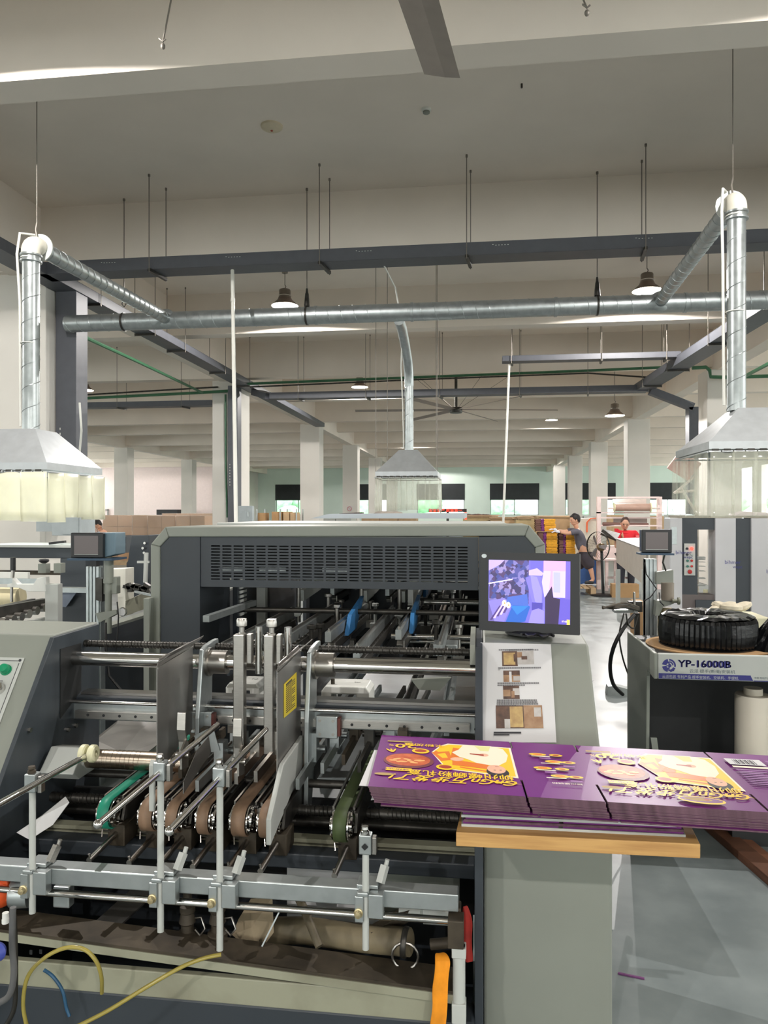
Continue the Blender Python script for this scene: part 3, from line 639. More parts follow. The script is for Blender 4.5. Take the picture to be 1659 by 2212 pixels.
# front bar with posts
YB0 = 1.90
zbar = .672
fb = MB().box(-1.52, WY(990, 1900, YB0).x, YB0, YB0+.05, zbar-.045, zbar).build('front_bar', alu_m, G, .003)
zr = zbar-.072
MB().cyl((-1.36, YB0+.01, zr), (WY(985, 1975, YB0).x, YB0+.01, zr), .0095, n=20).build('round_bar', chrome_m, G)
def post(u, vt, vb, nm='post_rod', head=True, rodspec=None, sq=False):
    Yp = YB0-.018; a = WY(u, vt, Yp); b = WY(u, vb, Yp); x = (a.x+b.x)/2
    p = MB().cyl((x, Yp, b.z), (x, Yp, a.z-.03), .0088, n=16).build(nm, pale2_m, G)
    MB().box(x-.016, x+.016, Yp-.014, Yp+.016, a.z-.062, a.z-.012).build('head_block', alu_m, p, .003)
    MB().box(x+.0165, x+.028, Yp-.004, Yp+.016, a.z-.065, a.z-.02).build('clamp_plate', steel_m, p, .002)
    MB().lathe([(0, .018), (.009, .018), (.01, .012), (.006, .01), (.011, .007), (.011, 0)], (x-.002, Yp, a.z-.012), n=14).build('cap_bolt', chrome_m if not sq else gunk_m, p)
    # bar clamp
    MB().box(x-.026, x-.004, YB0-.034, YB0-.002, zbar-.07, zbar-.004).box(x-.02, x+.008, YB0-.034, YB0-.003, zbar-.004, zbar+.006).box(x+.008, x+.046, YB0-.03, YB0-.001, zbar-.06, zbar+.001).box(x-.026, x+.03, YB0-.004, YB0+.05, zbar+.0015, zbar+.012).build('bar_clamp', alu_m, p, .002)
    MB().lathe([(0, .015), (.008, .014), (.009, .004), (.012, .003), (.012, 0)], (x-.016, YB0-.034, zbar-.045), (0, -1, 0), 14).build('clamp_bolt', mat('brass bolt', (196, 180, 140), .3, .8), p)
    MB().bar((x+.034, YB0+.01, zbar+.013), (x+.044, YB0+.03, zbar+.05), .018, .016).cyl((x+.044, YB0+.03, zbar+.04), (x+.05, YB0+.034, zbar+.064), .006, n=10).build('lever_bolt', pale2_m if u != 70 else steel_m, p)
    return x, Yp, a.z
def crossrod(x, y, z, f, b, nm):
    a = Vector(f); c = Vector(b); m = MB().cyl(a, c, .0082, n=14); m.ball(a, .0115, n=12); m.build(nm, chrome_m, G)
xp, yp, zp = post(70, 1660, 1972, sq=True)
a = WY(-30, 1752, 1.60); c = WY(190, 1630, 2.10); crossrod(0, 0, 0, a, c, 'slide_rod')
cr = MB()
for dx in (-.012, .016): cr.lathe([(.01, 0), (.022, 0), (.026, .004), (.026, .016), (.022, .02), (.01, .02)], (c.x+dx-.01, c.y, c.z+.004), (1, .0, 0), 20)
cr.build('nylon_rollers', cream_m, G)
for (u, vt, vb, ua, va, ub, vb2) in ((347, 1634, 2012, 212, 1780, 402, 1638), (475, 1646, 2052, 366, 1795, 527, 1654)):
    x, y, z = post(u, vt, vb); mid = Vector((x+.002, y, z-.04))
    Ya = 1.64; a = WY(ua, va, Ya); e = mid + (mid-a)*1.15; crossrod(0, 0, 0, a, e, 'slide_rod')
x, y, z = post(790, 1790, 2050); MB().obox((x, y-.016, z-.04), .012, .004, .012, Matrix.Rotation(.785, 3, 'Y')).build('empty_bore', vdark_m, G)
# right end support with air cylinder
p = WY(985, 1960, YB0); 
MB().box(p.x-.02, p.x+.02, YB0-.03, YB0+.02, zr-.05, zr+.02).box(p.x-.012, p.x+.012, YB0+.02, YB0+.06, zr-.04, zbar-.045).build('end_bracket', gunk_m, G, .002)
MB().cyl((p.x+.008, YB0-.01, zr-.19), (p.x+.008, YB0-.01, zr-.05), .016, n=18).box(p.x-.01, p.x+.026, YB0-.028, YB0+.008, zr-.24, zr-.19).box(p.x-.01, p.x+.026, YB0-.028, YB0+.008, zr-.075, zr-.05).build('air_cylinder', pale2_m, G, .002)
MB().cyl((p.x+.008, YB0-.01, zr-.255), (p.x+.008, YB0-.01, zr-.24), .008, n=10).build('cylinder_rod', chrome_m, G)
# left end: bearing block, motor
q = WY(45, 1935, YB0+.02)
MB().lathe([(0, 0), (.036, 0), (.04, .006), (.04, .05), (0, .05)], (q.x-.035, YB0+.03, q.z), (1, .25, 0), 26).build('motor_flange', alu_m, G)
MB().ball((q.x-.10, YB0+.05, q.z+.0), .055, (1.3, 1, 1), 16).box(q.x-.2, q.x-.04, YB0+.02, YB0+.1, q.z-.02, q.z+.045).build('orange_motor', orangep_m, G, .004)
MB().box(q.x+.07, q.x+.12, YB0+.06, YB0+.09, q.z-.05, q.z+.01).build('bearing_block', alu_m, G, .004)
# lower structure
lb0, lb1 = ML+.02, MR-.05
MB().bar((lb0, 1.98, .475), (lb1, 1.94, .425), .10, .012, (0, 0, 1)).build('greasy_shelf', gunk_m, G)
MB().bar((lb0, 1.93, .462), (lb1, 1.888, .412), .004, .022, (0, 0, 1)).build('shelf_edge', beige_m, G)
MB().box(lb0, lb1-.06, 1.91, 1.93, .335, .405).build('beige_crossmember', beige_m, G, .003)
m = MB()
for uu, vv, rr in ((67, 2057, .006), (88, 2056, .006), (137, 2049, .004)): pz = WY(uu, vv, 1.909); m.box(pz.x-.004, pz.x+.004, 1.9085, 1.9098, pz.z-rr, pz.z+rr)
m.build('slot_holes', vdark_m, G)
MB().box(lb0, MR-.012, 1.93, 2.02, .10, .325).build('base_beam', dark_m, G, .008)
MB().box(ML-.05, MR-.012, 1.96, 2.45, .0, .03).build('drip_pan', mat('dirty drip pan', (84, 78, 68), .5, .2, c2=(46, 44, 40), scale=4), G)
MB().box(lb0, MR-.02, 2.46, 2.50, .03, .3).build('rear_base_beam', dark_m, G)
m = MB().bar((-1.12, 2.10, .40), (-.98, 2.42, .50), .09, .006); m.build('tilted_plate', plate_m, G)
MB().box(MR-.075, MR-.0125, 1.90, 1.96, .0, .30).build('corner_post', dark_m, G, .003)
# small valves
for u in (405, 470):
    p = WY(u, 1960, 2.02); m = MB().lathe([(.012, .05), (.012, .0), (.022, -.004), (.022, -.02), (.018, -.024), (.024, -.05), (.018, -.056), (.018, -.075), (.028, -.08), (.028, -.1), (0, -.1)], (p.x, 2.02, p.z+.01), n=14); m.build('pneumatic_valve', gunk_m, G)
    MB().tube([(p.x+.02, 2.02, p.z-.03), (p.x+.045, 2.01, p.z-.02), (p.x+.06, 2.0, p.z-.045), (p.x+.045, 2.0, p.z-.065), (p.x+.03, 2.0, p.z-.05)], .003, 6).build('valve_clip', steel_m, G)
# big waste hose and funnel
a = WY(570, 2010, 2.12); b = WY(885, 2035, 2.0)
MB().tube([a, a.lerp(b, .3)+Vector((0, 0, .01)), a.lerp(b, .7), b], .036, 16).build('waste_tube', mat('grimy pale tube', (112, 102, 80), .6, noise=.35, scale=9), G)
MB().lathe([(.036, 0), (.039, .004), (.039, .012), (.036, .016)], b-Vector((.02, 0, 0)), (1, -.1, -.05), 20).build('hose_clamp', iron_m, G)
m = MB().tube([WY(640, 1930, 2.08), WY(655, 1960, 2.05), WY(672, 2000, 2.0), WY(690, 2045, 1.97)], .012, 10); m.build('thin_tube', mat('grimy pale tube', (0, 0, 0)), G)
c = WY(545, 2000, 2.04)
MB().add([c+Vector(q) for q in ((-.06, 0, -.03), (.02, -.02, -.07), (.06, .01, -.02), (.055, .02, .03), (.05, .03, .07), (-.02, .05, .05), (-.05, .03, .0), (0, -.01, .0))], [(0, 1, 7, 6), (1, 2, 3, 7), (7, 3, 4, 5), (7, 5, 6)]).build('cardboard_deflector', mat('dusty cardboard', (140, 126, 102), .85), G)
MB().bar(WY(608, 1960, 1.98), WY(568, 2040, 1.96), .004, .03, (0, 1, 0)).build('bent_bracket', alu_m, G)
MB().bar(WY(900, 1960, 2.1), WY(800, 2020, 2.02), .03, .03).build('diagonal_strut', gunk_m, G)
MB().lathe([(0, 0), (.03, .01), (.03, .09), (.012, .10), (.012, .16), (0, .16)], WY(985, 1975, 2.08), (-1, 0, .0), 18).build('air_filter', pale2_m, G)
MB().cyl(WY(985, 2035, 2.0), WY(930, 2040, 2.0), .014, n=12).build('fitting', gunk_m, G)
p = WY(875, 2065, 1.97); MB().tube([p+Vector((.035*math.cos(a), 0, .035*math.sin(a))) for a in [i*2*math.pi/16 for i in range(16)]], .0035, 6, True).build('wire_ring', steel_m, G)
# back plates seen low through the frame
MB().box(-.62, -.30, 2.35, 2.36, .30, .55).build('white_back_plate', paper_m, G)
MB().box(-.30, -.06, 2.30, 2.31, .40, .60).build('grey_back_plate', pale_m, G)
# things hanging on / lying about the machine
def strip(name, pts, wds, m, label, cat, ex=(1, 0, 0), th=.003):
    vs = []; ex = Vector(ex)
    for p, w_ in zip(pts, wds): p = Vector(p); vs += [p-ex*w_/2, p-ex*w_/6+Vector((0, -.008, .002)), p+ex*w_/6+Vector((0, .004, 0)), p+ex*w_/2]
    k = MB().add(vs, [(4*i+j, 4*i+j+1, 4*i+j+5, 4*i+j+4) for i in range(len(pts)-1) for j in range(3)], True)
    o = k.build(name, m); s_ = o.modifiers.new('t', 'SOLIDIFY'); s_.thickness = th; u_ = o.modifiers.new('s', 'SUBSURF'); u_.levels = u_.render_levels = 2
    return tag(o, label, cat)
strip('orange_cloth', [WY(952, 2058, 1.90), WY(958, 2075, 1.875), WY(955, 2100, 1.87), WY(950, 2140, 1.87), WY(952, 2175, 1.865), WY(946, 2215, 1.86), WY(940, 2260, 1.86)], [.03, .042, .034, .042, .036, .042, .036], orange_m, 'bright orange cloth strip hanging from the lower right corner of the machine', 'cloth')
strip('red_rag', [WY(1005, 1955, 1.945), WY(1012, 1990, 1.94), WY(1008, 2030, 1.94), WY(1014, 2080, 1.94)], [.014, .03, .022, .026], redcloth_m, 'dark red rag hanging on the inner side of the right frame', 'cloth')
pp = [(-1.425, 2.02), (-1.35, 1.98), (-1.30, 2.04), (-1.27, 2.10), (-1.33, 2.16), (-1.40, 2.12)]
pc = WZ(98, 1778, .70)
k = MB(); base = [(-.075, -.03, -.02), (-.02, -.05, -.03), (.03, -.01, 0), (.06, .03, .055), (.03, .06, .06), (-.03, .03, .01), (-.005, -.01, .025)]
k.add([pc+Vector(b_) for b_ in base], [(0, 1, 6), (1, 2, 6), (2, 3, 6), (3, 4, 6), (4, 5, 6), (5, 0, 6)])
o = k.build('crumpled_paper', paper_m); o.modifiers.new('t', 'SOLIDIFY').thickness = .002; tag(o, 'folded white paper lying in the left side of the machine below the rod', 'paper')
def hose(name, pix, Y, r, m, label, cat='hose'):
    pts = [WY(u, v, y) for (u, v), y in zip(pix, Y)]
    P = []
    for i in range(len(pts)-1):
        p0 = pts[max(i-1, 0)]; p1 = pts[i]; p2 = pts[i+1]; p3 = pts[min(i+2, len(pts)-1)]
        for k in range(6):
            t_ = k/6; P.append(.5*((2*p1)+(-p0+p2)*t_+(2*p0-5*p1+4*p2-p3)*t_*t_+(-p0+3*p1-3*p2+p3)*t_**3))
    P.append(pts[-1]); return tag(MB().tube(P, r, 10).build(name, m), label, cat)
hose('air_hose', [(60, 2225), (50, 2170), (60, 2110), (95, 2070), (140, 2048), (180, 2050), (207, 2075), (219, 2110), (220, 2145)], [1.80, 1.79, 1.79, 1.79, 1.80, 1.80, 1.80, 1.82, 1.85], .0052, hose_m, 'clear yellow hose looping in a high arc at the lower left')
hose('air_hose', [(150, 2225), (230, 2185), (320, 2130), (390, 2090), (440, 2070), (478, 2062)], [1.76, 1.78, 1.81, 1.84, 1.87, 1.885], .0052, hose_m, 'clear yellow hose running diagonally up to the beige beam')
hose('air_hose', [(95, 2095), (115, 2110), (135, 2140), (143, 2175), (150, 2195)], [1.87, 1.87, 1.87, 1.87, 1.87], .0045, bhose_m, 'thin blue hose hanging below the beige beam at left')
hose('power_cable', [(-10, 2170), (20, 2150), (30, 2100), (26, 2040), (28, 1960)], [1.74]*5, .008, mat('grey cable', (92, 92, 92), .5), 'grey cable climbing at the lower left edge', 'cable')
hose('power_cable', [(10, 2220), (30, 2180), (34, 2120), (33, 2030), (30, 1975)], [1.78]*5, .006, iron_m, 'dark thin cable next to the grey cable at the lower left edge', 'cable')
p = WY(2, 2048, 1.7); tag(MB().lathe([(0, 0), (.018, .004), (.024, .016), (.018, .028), (0, .03)], p, (0, -1, 0), 18).build('valve_knob', mat('blue valve knob', (76, 88, 176), .4)), 'blue round valve knob at the lower left edge', 'knob')
p = WY(12, 1985, 1.75); tag(MB().cyl(p, p+Vector((0, 0, .016)), .008, n=12).use(white_m).cyl(p+Vector((0, 0, -.01)), p, .009, n=12).build('hose_fitting', mat('blue fitting', (50, 60, 150))), 'small blue and white hose fitting at the left edge', 'fitting')
# ------------------------------------------------------------------ plywood board with box blanks on the right cabinet
def CAM(lat, d, z): return Vector((CS*lat - SN*d, SN*lat + CS*d, z))
zb0 = .863; ztop = 1.0
A0 = CAM((985-CX)/F*1.744, 1.744, 0); A1 = CAM((1513-CX)/F*1.681, 1.681, 0); dA = (A1-A0); back = Vector((.03, .42, 0))
bd = MB().slab([A0+Vector((0, 0, zb0)), A1+Vector((0, 0, zb0)), A1+back+Vector((0, 0, zb0)), A0+back+Vector((0, 0, zb0))], (0, 0, .033))
tag(bd.build('plywood_board', wood_m, None, .002), 'pale plywood board lying across the right cabinet under the purple box sheets', 'board')
def blank(P, ex, ey, W, D, z, th=.0045, cuts=(.27, .405, .685), slot=.11, name='box_blank', plain=False):
    """flat corrugated blank: four panels with slots from the front and back edge; local x along ex, y along ey"""
    ex = Vector(ex); ey = Vector(ey); out = []; g = .006
    pts = [(0, 0)]
    for c in cuts: pts += [(c*W-g/2, 0), (c*W-g/2, slot), (c*W+g/2, slot), (c*W+g/2, 0)]
    pts += [(W, 0), (W, D)]
    for c in reversed(cuts): pts += [(c*W+g/2, D), (c*W+g/2, D-slot*.55), (c*W-g/2, D-slot*.55), (c*W-g/2, D)]
    pts += [(0, D)]
    P = Vector((P.x, P.y, z)); q = [P+ex*a+ey*b for a, b in pts]; n = len(q)
    m = MB(); m.use(purple_m); m.add([v+Vector((0, 0, th)) for v in q], [tuple(range(n))])
    m.use(edge_m); m.add(q+[v+Vector((0, 0, th-.0002)) for v in q], [tuple(reversed(range(n)))]+[(i, (i+1)%n, n+(i+1)%n, n+i) for i in range(n)])
    return m
P0 = CAM((795-CX)/F*1.757, 1.757, 0); P1 = CAM((1640-CX)/F*1.607, 1.607, 0); Pb = CAM((825-CX)/F*2.17, 2.17, 0)
ex = (P1-P0); W0 = ex.length/ .967; ex.normalize(); ey = (Pb-P0); D0 = ey.length; ey.normalize()
W0 = 1.16
th = .0036; gr = 'purple box blanks in the upper stack'; N = 12
cuts = (.318, .47, .765)
random.seed(11)
for i in range(N):
    z = ztop - (i+1)*(th+.0004); jx, jy = random.uniform(-.0015, .0015)+i*.0014, random.uniform(-.0015, .0015) + i*.0016
    if i == N-1: jx, jy = .03, .006
    if i == 0: jx = jy = 0
    m = blank(P0+ex*jx+ey*jy, ex, ey, W0, D0-.01, z, th, cuts, .105)
    o = m.build('box_blank')
    if i == 0: tag(o, 'topmost purple box sheet of the upper stack, printed with the cook and noodle bowl', 'box sheet', gr); TOP = o
    else: tag(o, ORD[i]+' purple box sheet from the top of the upper stack, only its edge showing' if i < N-1 else 'lowest purple box sheet of the upper stack, shifted to the right', 'box sheet', gr)
zlow = ztop - N*(th+.0004)
# white-backed sheet peeking out at the left
m = MB().slab([P0+ex*-.025+ey*.03+Vector((0, 0, ztop-.012)), P0+ex*.0+ey*.03+Vector((0, 0, ztop-.012)), P0+ex*.006+ey*.30+Vector((0, 0, ztop-.012)), P0+ex*-.012+ey*.30+Vector((0, 0, ztop-.012))], (0, 0, .001))
tag(m.build('glue_flap', paper_m), 'white glue flap sticking out at the left end of the purple stack', 'flap')
# lower small stack
gr2 = 'purple cut pieces lying on the board'; nl = 4; h_ = (zlow-(zb0+.033)); tl = h_/nl
dirA = dA.normalized()
for i in range(nl):
    z = zb0+.033+i*tl; s0 = .012+.006*(i % 2); Lw = dA.length-.035-.012*i
    P = A0+dirA*s0+Vector((0, .034-.007*i, 0)); m = MB()
    pts = [P, P+dirA*Lw, P+dirA*Lw+Vector((.0, .36, 0)), P+Vector((0, .36, 0))]
    m.use(pale2_m if i % 2 == 0 else edge_m); m.slab([p+Vector((0, 0, z)) for p in pts], (0, 0, tl*.42))
    m.use(purple_m)
    c_ = Lw*.45
    for a, b in ((0.004, c_-.004), (c_+.006, Lw-.004)):
        m.slab([P+dirA*a+Vector((0, .004, z+tl*.42)), P+dirA*b+Vector((0, .004, z+tl*.42)), P+dirA*b+Vector((0, .356, z+tl*.42)), P+dirA*a+Vector((0, .356, z+tl*.42))], (0, 0, tl*.5))
    tag(m.build('cut_box_piece'), ORD[i]+' purple cut piece from the bottom, lying on the plywood board', 'box sheet', gr2)
# ---- print on the top sheet
class Dec:
    """flat print on a surface. origin, x axis, y axis in metres; each call lifts one hair more"""
    def __init__(s, o, ex, ey): s.o = Vector(o); s.x = Vector(ex).normalized(); s.y = Vector(ey); s.y = (s.y - s.x*s.y.dot(s.x)*0).normalized(); s.n = s.x.cross(s.y).normalized(); s.m = MB(); s.k = .0003
    def P(s, a, b): return s.o+s.x*a+s.y*b+s.n*s.k
    def poly(s, pts, m): s.m.use(m); s.m.face([s.P(*p) for p in pts]); s.k += .00004
    def rect(s, x0, y0, x1, y1, m): s.poly([(x0, y0), (x1, y0), (x1, y1), (x0, y1)], m)
    def ell(s, cx, cy, rx, ry, m, a=0, n=20): s.poly([(cx+rx*math.cos(t)*math.cos(a)-ry*math.sin(t)*math.sin(a), cy+rx*math.cos(t)*math.sin(a)+ry*math.sin(t)*math.cos(a)) for t in [2*math.pi*i/n for i in range(n)]], m)
    def text(s, st, size, x, y, m, flip=False, align='LEFT', wide=1., shear=0., bold=0.): 
        sg = -1 if flip else 1; text_into(s.m, st, size, s.P(x, y), s.x*sg, s.y*sg, m, align, 0, shear, wide, bold); s.k += .00004
d = Dec(P0+Vector((0, 0, ztop-.0004+.0001)), ex, ey)
def front_print(x0, W):
    """upside-down carton front: x0 left edge, W panel width; y from front edge"""
    f = lambda a: x0+a*W
    # (a along panel, b depth) taken as fractions: b 0 front .. D back
    B = D0
    d.poly([(f(.46), B*.80), (f(.40), B*.66), (f(.47), B*.46), (f(.50), B*.36), (f(.985), B*.275), (f(.99), B*.84), (f(.52), B*.86)], cream2_m)
    d.poly([(f(.47), B*.79), (f(.41), B*.66), (f(.48), B*.46), (f(.51), B*.37), (f(.97), B*.30), (f(.975), B*.825), (f(.53), B*.84)], gold_m)
    for k in range(3): d.poly([(f(.42+k*.03), B*(.66-k*.03)), (f(.50+k*.04), B*(.58-k*.02)), (f(.50+k*.04), B*(.62-k*.02)), (f(.43+k*.03), B*(.70-k*.03))], amber_m)
    d.poly([(f(.40), B*.66), (f(.47), B*.50), (f(.55), B*.53), (f(.53), B*.70)], amber_m); d.poly([(f(.44), B*.63), (f(.48), B*.56), (f(.52), B*.57), (f(.50), B*.66)], gold_m)
    d.poly([(f(.54), B*.60), (f(.60), B*.58), (f(.62), B*.76), (f(.56), B*.78)], amber_m)
    d.poly([(f(.55), B*.44), (f(.80), B*.40), (f(.80), B*.48), (f(.55), B*.54)], amber_m)
    d.poly([(f(.60), B*.40), (f(.80), B*.345), (f(.80), B*.365), (f(.60), B*.42)], amber_m)
    # cook (plain generic figure), head to the front
    d.poly([(f(.55), B*.68), (f(.60), B*.60), (f(.66), B*.56), (f(.72), B*.50), (f(.86), B*.46), (f(.93), B*.55), (f(.955), B*.68), (f(.93), B*.80), (f(.84), B*.85), (f(.64), B*.85), (f(.60), B*.74)], cream2_m)
    d.poly([(f(.72), B*.84), (f(.76), B*.74), (f(.82), B*.74), (f(.84), B*.84)], mat('pale yellow print', (226, 222, 150), .5, noise=0))
    d.ell(f(.78), B*.66, .035*W, .03*B, skin2_m); d.poly([(f(.68), B*.66), (f(.78), B*.64), (f(.78), B*.67), (f(.68), B*.68)], brick_m)
    d.ell(f(.585), B*.55, .05*W, .035*B, skin2_m, .3)
    d.ell(f(.855), B*.355, .075*W, .085*B, hair2_m, .15); d.ell(f(.85), B*.405, .063*W, .075*B, skin2_m, .1)
    d.rect(f(.83), B*.385, f(.845), B*.392, hair2_m); d.rect(f(.87), B*.39, f(.885), B*.397, hair2_m); d.rect(f(.845), B*.45, f(.87), B*.456, brick_m)
    # noodle bowl
    d.ell(f(.24), B*.47, .18*W, .14*B, mat('bowl rim print', (120, 56, 60), .4, noise=0)); d.ell(f(.235), B*.485, .16*W, .115*B, mat('soup print', (214, 112, 62), .4, c2=(180, 70, 40), scale=60))
    for k in range(9): d.ell(f(.13+.025*k), B*(.46+.03*math.sin(k*1.9)), .03*W, .012*B, mat('noodle print', (240, 178, 110), .4, noise=0), .5*math.sin(k))
    for cx, cy in ((.32, .665), (.50, .385)): d.ell(f(cx), B*cy, .065*W, .05*B, gold_m); d.ell(f(cx), B*(cy+.005), .045*W, .03*B, brick_m)
    # lettering, upside down
    d.text('20', .046, f(.29), B*.69+.040, gold_m, True, wide=1.35, bold=.015); d.text('%', .022, f(.115), B*.70+.030, gold_m, True)
    for k in range(3): d.ell(f(.085+.02*k), B*(.645-.0*k), .008*W, .035*B, gold_m, .6-.4*k)
    d.text('米粉加量', .024, f(.50), B*.765+.018, gold_m, True, wide=1.2, bold=.012)
    d.rect(f(.06), B*.825, f(.25), B*.85, mat('dull gold print', (176, 146, 84), .5, noise=0))
    d.rect(f(.09), B*.27, f(.27), B*.32, gold_m); d.text('辣椒油包', .014, f(.255), B*.27+.016, purple_m, True, wide=1.3)
    d.text('柳州螺蛳粉礼盒', .037, f(.955), B*.21+.036, gold_m, True, wide=1.02, bold=.015)
    d.text('GnGn万步发了!', .046, f(.985), B*.125+.036, gold_m, True, wide=1.0, shear=.4, bold=.02)
    d.poly([(f(1.0), B*.165), (f(.80), B*.20), (f(.80), B*.175)], gold_m)
    d.ell(f(.09), B*.20, .07*W, .022*B, mat('dull gold print', (0, 0, 0)), 0); 
front_print(0, cuts[0]*W0); front_print(cuts[1]*W0, (cuts[2]-cuts[1])*W0)
x = cuts[0]*W0; Wp = (cuts[1]-cuts[0])*W0
for k in range(4):
    yy = D0*(.30+.125*k); s_ = k % 2
    d.ell(x+Wp*(.35+.2*(1-s_)), yy+.012, Wp*.13, .010, gold_m); d.ell(x+Wp*(.35+.2*(1-s_)), yy+.012, Wp*.07, .006, amber_m); d.ell(x+Wp*(.62+.14*(1-s_)), yy+.011, Wp*.10, .009, gold_m); d.ell(x+Wp*(.62+.14*(1-s_)), yy+.011, Wp*.05, .005, brick_m)
    d.rect(x+Wp*(.25+.1*(1-s_)), yy-.006, x+Wp*(.52+.1*(1-s_)), yy-.001, cream2_m); d.rect(x+Wp*(.56-.3*s_+.1), yy-.022, x+Wp*(.82-.3*s_), yy-.012, violet_m)
d.text('柳州螺蛳粉', .012, x+Wp*.80, D0*.215, cream2_m, True, wide=1.2)
x = cuts[2]*W0; Wp = W0-x
d.rect(x+Wp*.10, D0*.72, x+Wp*.42, D0*.83, paper_m)
for k in range(14): d.m.use(ink_m); d.m.face([d.P(a, b) for a, b in ((x+Wp*(.16+.014*k), D0*.735), (x+Wp*(.16+.014*k)+.0012*(1+k % 3), D0*.735), (x+Wp*(.16+.014*k)+.0012*(1+k % 3), D0*.815), (x+Wp*(.16+.014*k), D0*.815))])
d.rect(x+Wp*.10, D0*.665, x+Wp*.42, D0*.695, cream2_m)
for k in range(9): d.rect(x+Wp*.10, D0*(.62-.03*k), x+Wp*(.40-.05*((k*7) % 3)), D0*(.635-.03*k), violet_m)
for k in range(11): d.rect(x+Wp*.46, D0*(.80-.035*k), x+Wp*(.95-.06*((k*5) % 4)), D0*(.82-.035*k), violet_m)
d.rect(x+Wp*.42, D0*.345, x+Wp*.98, D0*.37, cream2_m)
# oval mark near the front edge
x = cuts[1]*W0+.62*(cuts[2]-cuts[1])*W0
d.ell(x, D0*.075, .05, .022, gold_m, -.1); d.ell(x, D0*.08, .045, .016, purple_m, -.1); d.ell(x-.006, D0*.085, .03, .010, mat('dull gold print', (0, 0, 0)), -.1); d.ell(x+.012, D0*.085, .006, .006, brick_m)
o = d.m.build('printed_artwork', None, TOP)
# ------------------------------------------------------------------ monitor on the right cabinet
mc = WD(1143, 1280, 2.53); MT = thing('monitor', 'black monitor showing a violet camera picture on top of the right cabinet', 'monitor', (mc.x, mc.y+.06, 1.228))
a = math.radians(-12.0); Rz = Matrix.Rotation(a, 3, 'Z') @ Matrix.Rotation(math.radians(-3), 3, 'X')
mw, mh = .336, .27
def mp(x, y, z=0): return mc + Rz @ Vector((x, -.012+z, y))
fr = MB(); b = .030
for (x0, x1, y0, y1) in ((-mw/2, mw/2, mh/2-b*.85, mh/2), (-mw/2, mw/2, -mh/2, -mh/2+b*1.1), (-mw/2, -mw/2+b, -mh/2+b*1.1, mh/2-b*.85), (mw/2-b, mw/2, -mh/2+b*1.1, mh/2-b*.85)):
    fr.slab([mp(x0, y0), mp(x1, y0), mp(x1, y1), mp(x0, y1)], Rz @ Vector((0, .03, 0)))
fo = fr.build('bezel', black_m, MT)
MB().slab([mp(-mw/2+.01, -mh/2+.01, .03), mp(mw/2-.01, -mh/2+.01, .03), mp(mw/2-.01, mh/2-.01, .03), mp(-mw/2+.01, mh/2-.01, .03)], Rz @ Vector((0, .03, 0))).build('back_shell', black_m, MT)
def em(name, c, s_=1.0): return mat('screen '+name, c, .3, noise=0, emit=c, es=s_)
D = Dec(mp(-mw/2+b, -mh/2+b*1.1, .002), Rz @ Vector((1, 0, 0)), Rz @ Vector((0, 0, 1))); sw, sh = mw-2*b, mh-b*1.95
def R(x0, y0, x1, y1, c, nm): D.rect(x0*sw, y0*sh, x1*sw, y1*sh, em(nm, c))
def Q(pts, c, nm): D.poly([(a_*sw, b_*sh) for a_, b_ in pts], em(nm, c))
def sq_(c, nm): 
    m_ = em(nm, c); return m_
cam_m = mat('screen camera picture', (120, 110, 190), .3, noise=0); 
nt = cam_m.node_tree; bs = nt.nodes['Principled BSDF']; tc = nt.nodes.new('ShaderNodeTexCoord'); vn = nt.nodes.new('ShaderNodeTexVoronoi'); vn.inputs['Scale'].default_value = 70; vn.distance = 'MANHATTAN'
rp = nt.nodes.new('ShaderNodeValToRGB'); cr_ = rp.color_ramp
cr_.elements[0].position = 0; cr_.elements[0].color = (*lin((58, 46, 110)), 1); cr_.elements[1].position = 1; cr_.elements[1].color = (*lin((220, 200, 250)), 1)
for pos, c_ in ((.2, (92, 90, 180)), (.38, (180, 160, 225)), (.5, (70, 80, 170)), (.65, (150, 140, 220)), (.8, (90, 60, 120))): e_ = cr_.elements.new(pos); e_.color = (*lin(c_), 1)
cr_.interpolation = 'CONSTANT'; sx = nt.nodes.new('ShaderNodeSeparateColor')
nt.links.new(tc.outputs['Object'], vn.inputs['Vector']); nt.links.new(vn.outputs['Color'], sx.inputs[0]); nt.links.new(sx.outputs[0], rp.inputs[0]); nt.links.new(rp.outputs[0], bs.inputs['Emission Color']); bs.inputs['Emission Strength'].default_value = .9; bs.inputs['Base Color'].default_value = (.02, .02, .03, 1)
D.rect(0, 0, sw, sh, em('base violet', (104, 96, 196)))
D.rect(.01*sw, .30*sh, .5*sw, sh, cam_m)
Q([(0, 1), (0, .82), (.14, .92), (.2, 1)], (170, 150, 226), 'a'); Q([(0, .62), (.3, .7), (.3, .68), (0, .60)], (205, 195, 250), 'b')
R(.0, .0, .2, .35, (96, 86, 150), 'c'); Q([(.0, .33), (.2, .38), (.3, .30), (.2, 0), (.08, 0)], (120, 110, 200), 'c2')
for k in range(5): Q([(.02+.04*k, .02+.03*k), (.05+.04*k, .02+.03*k), (.16+.03*k, .25+.02*k), (.14+.03*k, .26+.02*k)], ((70, 50, 110), (190, 170, 236))[k % 2], 'st%d' % (k % 2))
Q([(.22, .0), (.30, .27), (.46, .30), (.52, .26), (.46, .02), (.40, 0)], (30, 84, 170), 'blue'); Q([(.28, .26), (.36, .12), (.44, .2), (.50, .27)], (40, 110, 196), 'blue2'); Q([(.22, .27), (.5, .27), (.48, .46), (.24, .40)], (64, 92, 176), 'blue3')
D.ell(.20*sw, .30*sh, .028*sw, .05*sh, em('roller cream', (250, 236, 220))); D.ell(.25*sw, .27*sh, .028*sw, .05*sh, em('roller cream', (250, 236, 220)))
